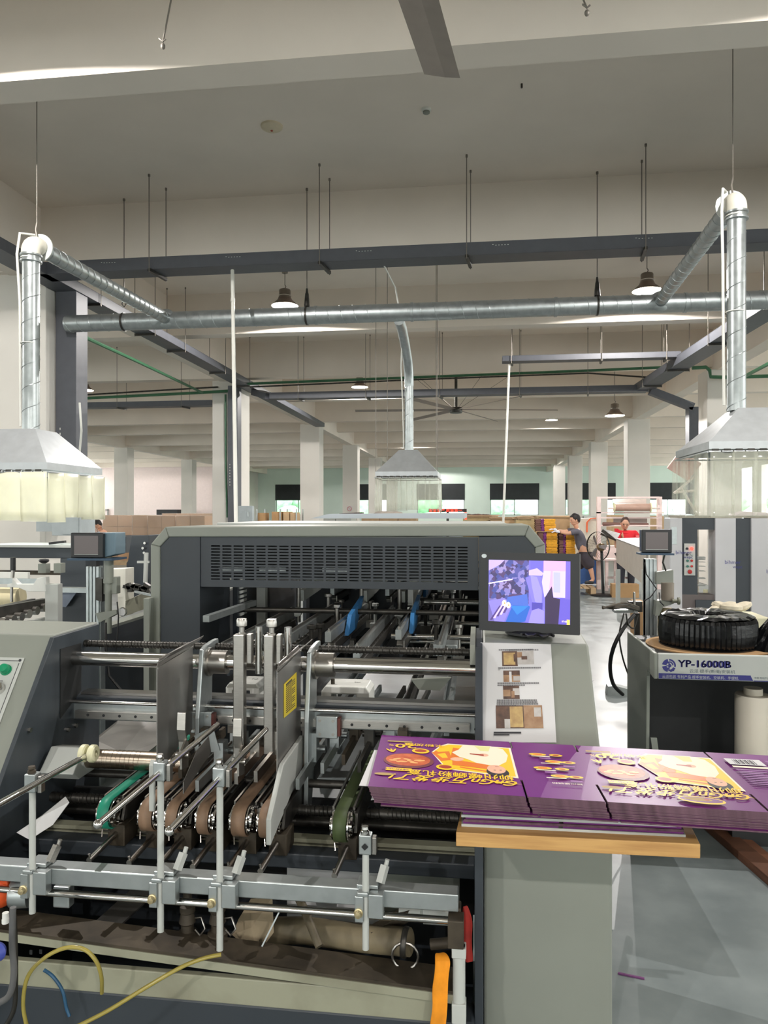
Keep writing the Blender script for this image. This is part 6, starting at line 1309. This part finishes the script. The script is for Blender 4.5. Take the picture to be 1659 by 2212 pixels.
tag(MB().box(ux(1158, Ys), ux(1244, Ys), Ys-.02, Ys+.5, zd+.0, zd+.012).build('divider_sheet', card2_m), 'thin cardboard divider sheet across the carton piles', 'cardboard')
h2 = (WY(1180, 1121, Ys).z-zd-.012)/2
for k in range(2): bundle((ux(1158, Ys), Ys, zd+.013+k*h2), ux(1200, Ys)-ux(1158, Ys), .4, h2*.97, ('lower' if k == 0 else 'upper')+' yellow carton bundle on the divider sheet at the man\'s hands', g)
# beige wrapped loads
g = 'brown board loads right of centre'
for i, (u0, u1, v0, v1, Y) in enumerate(((1000, 1075, 1113, 1150, 18), (1060, 1130, 1117, 1150, 17.05), (1115, 1148, 1116, 1180, 16.05), (1170, 1240, 1115, 1180, 18.5), (1125, 1250, 1114, 1160, 19.8))):
    a = WY(u0, v0, Y); b = WY(u1, v0, Y); lb = ['flat brown board load behind the white conduit', 'brown board load just behind the portal corner', 'tall brown load directly left of the yellow cartons', 'brown load directly behind the yellow cartons', 'long low brown load farthest back behind the man'][i]
    t = thing('board_load', lb, 'load', ((a.x+b.x)/2, Y, 0), g)
    MB().box(a.x, b.x, Y, Y+.9, .15, a.z-.06).build('board_stack', card2_m if i % 2 else mat('khaki board', (170, 150, 110), .8, noise=.08), t); m = MB(); random.seed(i)
    for k in range(4): m.obox(((a.x+b.x)/2+random.uniform(-.05, .05), Y+.45, a.z-.052+k*.015), b.x-a.x+.04, .95, .008, Matrix.Rotation(random.uniform(-.03, .03), 3, 'Z'))
    m.build('cover_sheets', card2_m, t); MB().box(a.x, b.x, Y, Y+.9, 0, .149).build('pallet_base', wood2_m, t)
q = WY(1030, 1113, 16.5)
# ------------------------------------------------------------------ far left: wrapped carton loads, electrical cabinet
g = 'shrink wrapped carton loads at the far left'
wrap_m = mat('shrink wrap', (230, 226, 220), .12, noise=0, alpha=.22)
spec = [(180, 240, 1131, 22.5, 'low pinkish wrapped carton load at the left end of the row'), (222, 286, 1113, 21.8, 'wrapped carton load above the bending worker'), (286, 318, 1113, 21.0, 'narrow wrapped carton load right of the worker'), (319, 378, 1114, 20.6, 'wrapped carton load in the middle of the left row'), (380, 442, 1114, 20.2, 'wrapped carton load next to the second left column'), (350, 440, 1109, 23.5, 'carton load in the second row with loose wrap on top')]
for i, (u0, u1, v0, Y, lb) in enumerate(spec):
    a = WY(u0, v0, Y); b = WY(u1, v0, Y); t = thing('carton_load', lb, 'carton load', ((a.x+b.x)/2, Y, 0), g); zt_ = a.z; nx = max(1, round((b.x-a.x)/.45)); nz = 4
    MB().box(a.x, b.x, Y, Y+1.0, 0, .14).build('pallet_base', wood2_m, t); random.seed(i+20)
    cm_ = mat('brown carton', (186, 148, 112), .8, noise=.06) if i else mat('pinkish carton', (196, 160, 140), .8, noise=.06)
    for r_ in range(nz):
        for c_ in range(nx):
            w_ = (b.x-a.x)/nx; h_ = (zt_-.14)/nz; MB().box(a.x+c_*w_+.006, a.x+(c_+1)*w_-.006, Y+.01, Y+.98, .142+r_*h_, .14+(r_+1)*h_-.006).build('carton', cm_, t)
    MB().box(a.x-.012, b.x+.012, Y-.012, Y+1.01, .5, zt_+.006).build('shrink_wrap', wrap_m, t)
Y = 24.0; a = WY(552, 1124, Y); t = thing('storage_rack', 'metal rack with brown cartons seen right of the white conduit', 'shelf', (a.x+.7, Y, 0))
for u in (555, 605, 640): x = wxy(u, Y); MB().box(x-.02, x+.02, Y, Y+.04, 0, 1.75).box(x-.02, x+.02, Y+.9, Y+.94, 0, 1.75).build('upright', alu_m, t)
for z in (1.28, 1.0, .5): MB().box(wxy(555, Y), wxy(640, Y), Y, Y+.9, z-.03, z).build('shelf_board', alu_m, t)
for u0, u1, z0, z1_, lb in ((556, 572, 1.28, 1.62, 'dark carton pair at the left end of the rack top'), (586, 608, 1.28, 1.66, 'brown carton on the rack top, left of the lighter ones'), (611, 624, 1.28, 1.66, 'pale carton on the rack top in the middle'), (626, 640, 1.28, 1.64, 'pale carton on the rack top at its right end'), (582, 602, 1.0, 1.22, 'pale low carton on the middle shelf'), (610, 638, 1.0, 1.22, 'wide carton on the middle shelf at right')):
    tag(MB().box(wxy(u0, Y), wxy(u1, Y), Y+.05, Y+.5, z0+.002, z1_).build('carton', card_m if u0 < 600 else card2_m), lb, 'carton', 'cartons on the storage rack')
# electrical cabinet behind the left hood
Y = 8.9; a, b = WY(112, 1157, Y), WY(173, 1073, Y)
t = thing('electrical_cabinet', 'pale blue electrical cabinet with a yellow warning triangle on the left column', 'cabinet', ((a.x+b.x)/2, Y, a.z)); ebm = mat('pale blue cabinet', (166, 174, 176), .5)
MB().box(a.x, b.x, Y, 9.28, a.z, b.z).build('cabinet_body', ebm, t, .006); MB().box(WY(137, 0, Y).x, b.x-.02, Y-.012, Y-.001, a.z+.02, b.z-.02).build('cabinet_door', ebm, t)
MB().box(a.x-.28, a.x-.003, Y+.1, 9.28, a.z+.05, a.z+.35).build('side_junction_box', ebm, t)
c = WY(157, 1105, Y-.013); q = MB().add([c+Vector((-.035, 0, -.045)), c+Vector((.035, 0, -.045)), c+Vector((0, 0, .055))], [(0, 1, 2)]); q.use(ink_m).bar(c+Vector((.004, -.001, .02)), c+Vector((-.004, -.001, -.015)), .002, .008, (0, 1, 0)).obox(c+Vector((0, -.001, -.03)), .008, .001, .008)
q.mats = [yellow_m, ink_m]; q.mi = [0]+[1]*(len(q.mi)-1); q.build('warning_triangle', None, t)
MB().box(b.x-.045, b.x-.03, Y-.03, Y-.0125, c.z-.05, c.z+.03).build('door_latch', steel_m, t)
Y = 17.2; a, b = WY(519, 1135, Y), WY(549, 1093, Y)
t = thing('electrical_cabinet', 'small pale blue electrical box low on the second left column', 'cabinet', ((a.x+b.x)/2, Y, a.z-.3)); MB().box(a.x, b.x, Y-.15, Y-.001, a.z-.3, b.z).build('cabinet_body', ebm, t, .006); MB().box(b.x-.12, b.x-.08, Y-.17, Y-.151, b.z-.25, b.z-.15).build('door_latch', alu_m, t)
tag(MB().box(wxy(338, 50), wxy(383, 50), 50, 52.6, WY(0, 1112, 50).z, WY(0, 1101, 50).z).build('dark_opening_box', vdark_m), 'dark long duct end against the pinkish far wall', 'duct')['kind'] = 'structure'
f = MB(); Y = 52.6
for u0, u1, v0, v1 in ((213, 217, 1101, 1115), (232, 235, 1101, 1115), (213, 235, 1100, 1102.5)): f.box(wxy(u0, Y), wxy(u1, Y), Y-.06, Y, WY(0, v1, Y).z, WY(0, v0, Y).z)
struct(f.build('door_1', mat('door frame grey', (150, 146, 142), .6)))
# sign on column, LED message board, dark cloths
p = WY(755, 1099, 34.97); t = thing('no_smoking_sign', 'small round no smoking sign on a far left row column', 'sign', p*1); ORG[t.name] = p
m = MB().tube([p+Vector((.10*math.cos(a), -.01, .10*math.sin(a))) for a in [i*2*math.pi/20 for i in range(20)]], .014, 6, True).bar(p+Vector((-.07, -.01, .07)), p+Vector((.07, -.01, -.07)), .012, .012); m.build('red_ring', mat('sign red', (200, 120, 120), .6), t)
MB().box(p.x-.12, p.x+.12, p.y-.004, p.y-.001, p.z-.13, p.z+.12).build('sign_plate', paper_m, t)
Y = 12.0; a, b = WY(926, 1106, Y), WY(1008, 1099, Y)
t = thing('led_message_board', 'red lit message board above the machine covers', 'display', ((a.x+b.x)/2, Y, a.z))
MB().box(a.x, b.x, Y, Y+.08, a.z, b.z).build('display_case', mat('display case', (64, 50, 48), .5), t)
redl = mat('red led letters', (255, 70, 50), .4, noise=0, emit=(255, 66, 44), es=1.6); D = Dec((a.x, Y-.002, a.z), (1, 0, 0), (0, 0, 1))
D.text('安全生产 质量第一', .062, .0, .004, redl, wide=1.05); D.m.build('led_text', None, t)
MB().box(b.x-.03, b.x, Y, Y+.08, a.z-.12, a.z-.003).build('red_side_lamp', redl, t); MB().box((a.x+b.x)/2-.02, (a.x+b.x)/2+.02, Y+.02, Y+.06, 0, a.z).build('post', iron_m, t)
for pts, lb in (([(825, 1108), (835, 1103), (850, 1104), (860, 1110)], 'grey cloth heap on the machine covers left of the hood curtains'), ([(1010, 1118), (1018, 1107), (1035, 1108), (1050, 1118)], 'dark brown cloth heap on the covers right of the message board')):
    Y = 6.3 if pts[0][0] < 900 else 18.4; m = MB(); random.seed(pts[0][0])
    for k in range(8): f_ = k/7; u = pts[0][0]+(pts[-1][0]-pts[0][0])*f_; q = WY(u, 1108 if Y < 10 else 1113, Y); s_ = .05 if Y < 10 else .12; m.ball(q+Vector((0, random.uniform(-s_, s_), -s_*.2)), s_*random.uniform(.7, 1.1), (1.3, 1, .5), 8)
    tag(m.build('cloth_heap', mat('dark brown cloth', (88, 66, 56), .9, noise=.2) if Y > 10 else mat('grey cloth', (150, 142, 132), .9, noise=.2)), lb, 'cloth')
Y = 6.0; q = WY(735, 1111, Y); tag(MB().bar(q+Vector((0, 0, 0)), q+Vector((.19, 0, .012)), .1, .012).build('dark_tray', mat('dark brown tray', (66, 50, 46), .5)), 'dark thin tray on the raised machine cover at left', 'tray')
# bundle of items on top of the left half of raised cover left open
# ------------------------------------------------------------------ people
def skinned(V, E, R_, lv=2):
    me = bpy.data.meshes.new('sk'); me.from_pydata([tuple(v) for v in V], E, []); o = bpy.data.objects.new('sk', me); S.collection.objects.link(o)
    sk = o.modifiers.new('s', 'SKIN'); 
    for i, r_ in enumerate(R_): me.skin_vertices[0].data[i].radius = (r_, r_) if not isinstance(r_, tuple) else r_; me.skin_vertices[0].data[i].use_root = (i == 0)
    sk.branch_smoothing = .6; ss = o.modifiers.new('u', 'SUBSURF'); ss.levels = ss.render_levels = lv
    dg = bpy.context.evaluated_depsgraph_get(); r = bpy.data.meshes.new_from_object(o.evaluated_get(dg)); out = ([v.co.copy() for v in r.vertices], [tuple(p.vertices) for p in r.polygons])
    bpy.data.objects.remove(o); bpy.data.meshes.remove(me); bpy.data.meshes.remove(r); return out
def chain(mb, V, E, R_, M, lv=2): v, f = skinned(V, E, R_, lv); mb.add([M @ p for p in v], f, True)
def hand(mb, wrist, dirv, up, M, s=1., thumb=1):
    """palm, four fingers of different length and a thumb, slightly curled"""
    dirv = Vector(dirv).normalized(); up = Vector(up); up = (up-dirv*up.dot(dirv)).normalized(); sd = dirv.cross(up); w0 = Vector(wrist)
    V = [w0, w0+dirv*.045*s, w0+dirv*.085*s]; E = [(0, 1), (1, 2)]; R_ = [.021*s, (.036*s, .016*s), (.038*s, .014*s)]; chain(mb, V, E, [.022*s, .032*s, .03*s], M, 1)
    for k, (o_, L) in enumerate(((-.028, .062), (-.010, .075), (.009, .070), (.027, .055))):
        b = w0+dirv*.085*s+sd*o_*s; mb2 = [b, b+dirv*L*.45*s-up*.006*s, b+dirv*L*.8*s-up*.02*s, b+dirv*L*s-up*.034*s]; chain(mb, mb2, [(0, 1), (1, 2), (2, 3)], [.0105*s, .0095*s, .0085*s, .0075*s], M, 1)
    b = w0+dirv*.03*s+sd*-.024*s*thumb; chain(mb, [b, b+dirv*.03*s-sd*.03*s*thumb, b+dirv*.06*s-sd*.04*s*thumb], [(0, 1), (1, 2)], [.013*s, .011*s, .009*s], M, 1)
def head(mb, c, face, tilt, M, r=.1, hairlen=0):
    """skull with brow, nose, lips, eyes, ears. face: direction of the nose"""
    f = Vector(face).normalized(); up = Vector(tilt); up = (up-f*up.dot(f)).normalized(); s = f.cross(up); B = Matrix((s, f, up)).transposed().to_4x4(); T = M @ Matrix.Translation(Vector(c)) @ B
    def e(p, rr, sc, n=12): 
        k = MB().ball((0, 0, 0), rr, sc, n); mb.add([T @ (v+Vector(p)) for v in k.v], k.f, True)
    mb.use(skin_m); e((0, 0, .01), r, (.78, .95, 1.12), 18); e((0, r*.22, -r*.55), r*.62, (.95, 1, .85)); e((0, r*.95, -r*.12), r*.16, (.8, 1.1, 1.5), 8); e((0, r*.86, -r*.52), r*.2, (1.3, .5, .35), 8)
    for sg in (-1, 1): e((sg*r*.78, 0, -r*.1), r*.22, (.35, .8, 1.2), 8)
    mb.use(hair_m)
    for sg in (-1, 1): e((sg*r*.32, r*.86, r*.12), r*.11, (1.2, .5, .5), 8); e((sg*r*.32, r*.88, r*.3), r*.13, (1.5, .4, .22), 8)
def hair_mesh(c, face, tilt, M, r, bun=False, cut=0.):
    f = Vector(face).normalized(); up = Vector(tilt); up = (up-f*up.dot(f)).normalized(); s = f.cross(up); B = Matrix((s, f, up)).transposed().to_4x4(); T = M @ Matrix.Translation(Vector(c)) @ B; m = MB()
    def e(p, rr, sc, n=16): k = MB().ball((0, 0, 0), rr, sc, n); m.add([T @ (v+Vector(p)) for v in k.v], k.f, True)
    e((0, -r*.16, r*.28), r*1.06, (.8, .92, 1.0)); e((0, -r*.4, -r*.05), r*.8, (.88, .8, .95)); 
    if not bun: e((0, r*.45, r*.78), r*.5, (1.2, .8, .5))
    if bun: e((0, -r*.9, r*.5), r*.42, (1, 1, 1))
    return m
# man in grey at the carton piles: faces left, arms stretched forward, right leg back
MP = WD(1266, 1255, 15.3); MP.z = .166; sc_ = 1.0
MN = thing('person', 'person in dark grey shirt and baggy shorts reaching to the cartons with white gloves', 'person', MP)
u_ = Vector((CS, SN, 0)); fw = Vector((-SN, CS, 0))
MM = Matrix.Translation(MP) @ Matrix((u_, fw, (0, 0, 1))).transposed().to_4x4()     # local x = picture right, y = away
px = lambda u, v, y=0: Vector(((u-1266)*15.3/F, y, (1255-v)*15.3/F))
hipc = px(1262, 1186); chest = px(1250, 1148); neck = px(1246, 1135); headc = px(1242, 1117)
shL = px(1243, 1141, -.17); shR = px(1245, 1140, .15); elL = px(1222, 1146, -.16); haL = px(1208, 1143, -.10); elR = px(1222, 1143, .12); haR = px(1206, 1140, .08)
kn1 = px(1273, 1222, -.10); an1 = px(1278, 1246, -.12); ft1 = px(1272, 1251, -.12); kn2 = px(1252, 1222, .12); an2 = px(1248, 1250, .12); ft2 = px(1239, 1253, .12)
b = MB().use(skin_m)
V = [hipc, (hipc+chest)/2, chest, neck, headc-Vector((0, 0, .06)), shL, elL, haL, shR, elR, haR, hipc+Vector((0, -.09, -.06)), kn1, an1, ft1+Vector((-.04, 0, -.0)), hipc+Vector((0, .09, -.06)), kn2, an2, ft2]
E = [(0, 1), (1, 2), (2, 3), (3, 4), (2, 5), (5, 6), (6, 7), (2, 8), (8, 9), (9, 10), (0, 11), (11, 12), (12, 13), (13, 14), (0, 15), (15, 16), (16, 17), (17, 18)]
chain(b, V, E, [.12, .11, .125, .055, .055, .058, .042, .028, .058, .042, .028, .085, .055, .038, .035, .085, .055, .038, .035], MM)
head(b, headc, (-1, -.15, -.2), (-.25, 0, 1), MM, .105); b.build('body', None, MN)
hair_mesh(headc, (-1, -.15, -.2), (-.25, 0, 1), MM, .108).build('hair', hair_m, MN)
sm = mat('grey work shirt', (98, 96, 106), .85, noise=.06, bump=.2, scale=10)
s = MB(); chain(s, [hipc+Vector((0, 0, .0)), (hipc+chest)/2, chest, chest.lerp(neck, .55), shL, shL.lerp(elL, .75), shR, shR.lerp(elR, .75)], [(0, 1), (1, 2), (2, 3), (2, 4), (4, 5), (2, 6), (6, 7)], [.155, .145, .155, .08, .08, .068, .08, .068], MM); s.build('shirt', sm, MN)
s = MB(); chain(s, [hipc+Vector((0, 0, .06)), hipc+Vector((0, -.09, -.08)), kn1.lerp(hipc, .35), kn1+Vector((0, 0, -.02)), hipc+Vector((0, .09, -.08)), kn2.lerp(hipc, .3), kn2+Vector((0, 0, -.02))], [(0, 1), (1, 2), (2, 3), (0, 4), (4, 5), (5, 6)], [.16, .15, .14, .095, .15, .13, .095], MM); s.build('shorts', mat('dark grey shorts', (72, 66, 74), .85, noise=.1, bump=.2, scale=10), MN)
g_ = MB(); hand(g_, haL, (-1, .1, .15), (0, 0, 1), MM, 1.1); g_.build('glove', mat('white glove', (222, 222, 230), .85), MN); g_ = MB(); hand(g_, haR, (-1, 0, .3), (0, 0, 1), MM, 1.1, -1); g_.build('glove', mat('white glove', (0, 0, 0)), MN)
for an, ft in ((an1, ft1), (an2, ft2)):
    s = MB(); chain(s, [an+Vector((.02, 0, -.04)), an+Vector((-.07, 0, -.05)), an+Vector((-.18, 0, -.06))], [(0, 1), (1, 2)], [.05, .052, .042], MM, 1); sh = s.build('shoe', black_m, MN)
    MB().bar(MM @ (an+Vector((.06, 0, -.085))), MM @ (an+Vector((-.21, 0, -.085))), .085, .018).build('sole', paper_m, sh)
# woman in red behind the conveyor: faces the viewer, looks down
WP = WD(1352, 1300, 14.85); WP.z = 0
WN = thing('person', 'person in a red polo shirt looking down behind the steel conveyor', 'person', WP)
WM = Matrix.Translation(WP) @ Matrix((u_, fw, (0, 0, 1))).transposed().to_4x4(); px = lambda u, v, y=0: Vector(((u-1352)*14.85/F, y, H+(1106-v)*14.85/F))
headc = px(1349, 1131, -.03); neck = px(1351, 1144); chest = px(1353, 1156); hipc = Vector((.0, .02, .88)); shL = px(1334, 1149, 0); shR = px(1371, 1150, 0); elL = Vector((-.22, -.06, .95)); haL = Vector((-.12, -.30, .98)); elR = Vector((.27, -.06, .98)); haR = px(1378, 1163, -.22)
b = MB().use(skin_m); V = [hipc, (hipc+chest)/2, chest, neck, headc-Vector((0, 0, .06)), shL, elL, haL, shR, elR, haR, hipc+Vector((-.09, 0, -.05)), Vector((-.1, -.02, .47)), Vector((-.1, 0, .07)), Vector((-.1, -.14, .035)), hipc+Vector((.09, 0, -.05)), Vector((.1, -.02, .47)), Vector((.1, 0, .07)), Vector((.1, -.14, .035))]
chain(b, V, E, [.12, .105, .12, .05, .05, .052, .038, .026, .052, .038, .026, .085, .055, .038, .034, .085, .055, .038, .034], WM)
head(b, headc, (-.25, -1, -.45), (0, -.35, 1), WM, .105); b.build('body', None, WN); hair_mesh(headc, (-.25, -1, -.45), (0, -.35, 1), WM, .104, True).build('hair', mat('brown black hair', (62, 40, 34), .6), WN)
s = MB(); chain(s, [hipc+Vector((0, 0, -.02)), (hipc+chest)/2, chest, chest.lerp(neck, .55), shL, shL.lerp(elL, .6), shR, shR.lerp(elR, .6)], [(0, 1), (1, 2), (2, 3), (2, 4), (4, 5), (2, 6), (6, 7)], [.15, .145, .15, .085, .088, .075, .088, .075], WM)
rs = s.build('polo_shirt', mat('red polo shirt', (216, 30, 44), .75, noise=.06, bump=.2, scale=10), WN); m = MB(); m.tube([WM @ (neck+Vector((.075*math.cos(a), .06*math.sin(a)-.01, -.035-.03*math.cos(a*0)))) for a in [math.pi*.0+i*2*math.pi/14 for i in range(14)]], .018, 8, True); m.build('collar', mat('red polo shirt', (0, 0, 0)), WN)
s = MB(); chain(s, [hipc, hipc+Vector((-.09, 0, -.1)), Vector((-.1, -.02, .47)), Vector((-.1, 0, .1)), hipc+Vector((.09, 0, -.1)), Vector((.1, -.02, .47)), Vector((.1, 0, .1))], [(0, 1), (1, 2), (2, 3), (0, 4), (4, 5), (5, 6)], [.14, .11, .08, .065, .11, .08, .065], WM); s.build('trousers', mat('dark trousers', (50, 50, 58), .85), WN)
g_ = MB().use(skin_m); hand(g_, haR, (-.5, -.8, .1), (0, 0, 1), WM); hand(g_, haL, (.4, -.9, 0), (0, 0, 1), WM, 1, -1); g_.build('hands', None, WN)
D = Dec(WM @ (px(1368, 1158, -.17)), u_, (0, 0, 1)); D.rect(0, 0, .06, .010, paper_m); D.m.build('chest_print', None, WN)
# worker far left, bent head
LP = WD(216, 1250, 20.0); LP.z = 0
LN = thing('person', 'person in pale grey with dark hair bending over behind the left monitor', 'person', LP); LMx = Matrix.Translation(LP) @ Matrix((u_, fw, (0, 0, 1))).transposed().to_4x4(); px = lambda u, v, y=0: Vector(((u-216)*20/F, y, H+(1106-v)*20/F))
headc = px(211, 1133); neck = px(217, 1144); chest = px(226, 1150); hipc = Vector((.25, 0, .75)); b = MB().use(skin_m)
shL = px(221, 1150, -.17); shR = px(221, 1150, .17); elL = Vector((-.05, -.2, .8)); haL = Vector((-.25, -.2, .72)); elR = Vector((-.05, .2, .8)); haR = Vector((-.25, .2, .72))
V = [hipc, (hipc+chest)/2, chest, neck, headc-Vector((0, 0, .05)), shL, elL, haL, shR, elR, haR, hipc+Vector((0, -.09, -.06)), Vector((.18, -.1, .42)), Vector((.22, -.1, .07)), Vector((.08, -.1, .035)), hipc+Vector((0, .09, -.06)), Vector((.18, .1, .42)), Vector((.22, .1, .07)), Vector((.08, .1, .035))]
chain(b, V, E, [.12, .11, .125, .055, .055, .055, .04, .028, .055, .04, .028, .085, .055, .038, .034, .085, .055, .038, .034], LMx); head(b, headc, (-.9, -.4, -.7), (-.5, -.1, 1), LMx, .105); b.build('body', None, LN); hair_mesh(headc, (-.9, -.4, -.7), (-.5, -.1, 1), LMx, .108).build('hair', hair_m, LN)
s = MB(); chain(s, [hipc, (hipc+chest)/2, chest, shL, shL.lerp(elL, .6), shR, shR.lerp(elR, .6)], [(0, 1), (1, 2), (2, 3), (3, 4), (2, 5), (5, 6)], [.15, .145, .155, .08, .07, .08, .07], LMx); s.build('shirt', mat('pale grey shirt', (190, 196, 206), .85), LN)
s = MB(); chain(s, [hipc, hipc+Vector((0, -.09, -.1)), Vector((.18, -.1, .42)), Vector((.22, -.1, .1)), hipc+Vector((0, .09, -.1)), Vector((.18, .1, .42)), Vector((.22, .1, .1))], [(0, 1), (1, 2), (2, 3), (0, 4), (4, 5), (5, 6)], [.14, .11, .08, .065, .11, .08, .065], LMx); s.build('trousers', mat('dark trousers', (0, 0, 0)), LN)
g_ = MB().use(skin_m); hand(g_, haL, (-1, 0, -.3), (0, 0, 1), LMx); hand(g_, haR, (-1, 0, -.3), (0, 0, 1), LMx, 1, -1); g_.build('hands', None, LN)
# far background machines to close the hall floor
random.seed(31); g = 'pale machine cabinets far down the hall'
for i, (u0, u1, v0, Y, mm) in enumerate(((1455, 1500, 1112, 22, 'w'), (560, 640, 1122, 30, 'c'), (655, 760, 1118, 33, 'w'), (780, 900, 1117, 36, 'c'), (1040, 1160, 1116, 40, 'c'), (1180, 1300, 1114, 32.5, 'w'), (440, 520, 1118, 28, 'w'), (0, 110, 1120, 24, 'c'), (1320, 1440, 1112, 30, 'c'))):
    a = WY(u0, v0, Y); b = WY(u1, v0, Y); lb = ['pale cabinet behind the right hood curtains', 'brown stacked load far behind the rack', 'white cabinet row far behind the third column', 'brown stacked load far behind the middle hood', 'brown load row below the middle far windows', 'white cabinet row far behind the man', 'white cabinet behind the second left column', 'brown load behind the left hood curtains', 'brown load behind the laminator'][i]
    t = thing('storage_cabinet' if mm == 'w' else 'stacked_load', lb, 'cabinet' if mm == 'w' else 'load', ((a.x+b.x)/2, Y, 0), g)
    n_ = 3
    for k in range(n_): MB().box(a.x+(b.x-a.x)*k/n_+.02, a.x+(b.x-a.x)*(k+1)/n_-.02, Y, Y+1.2, 0, a.z-random.uniform(0, .08)).build('cabinet_unit' if mm == 'w' else 'stack', pale2_m if mm == 'w' else card2_m, t, .01)
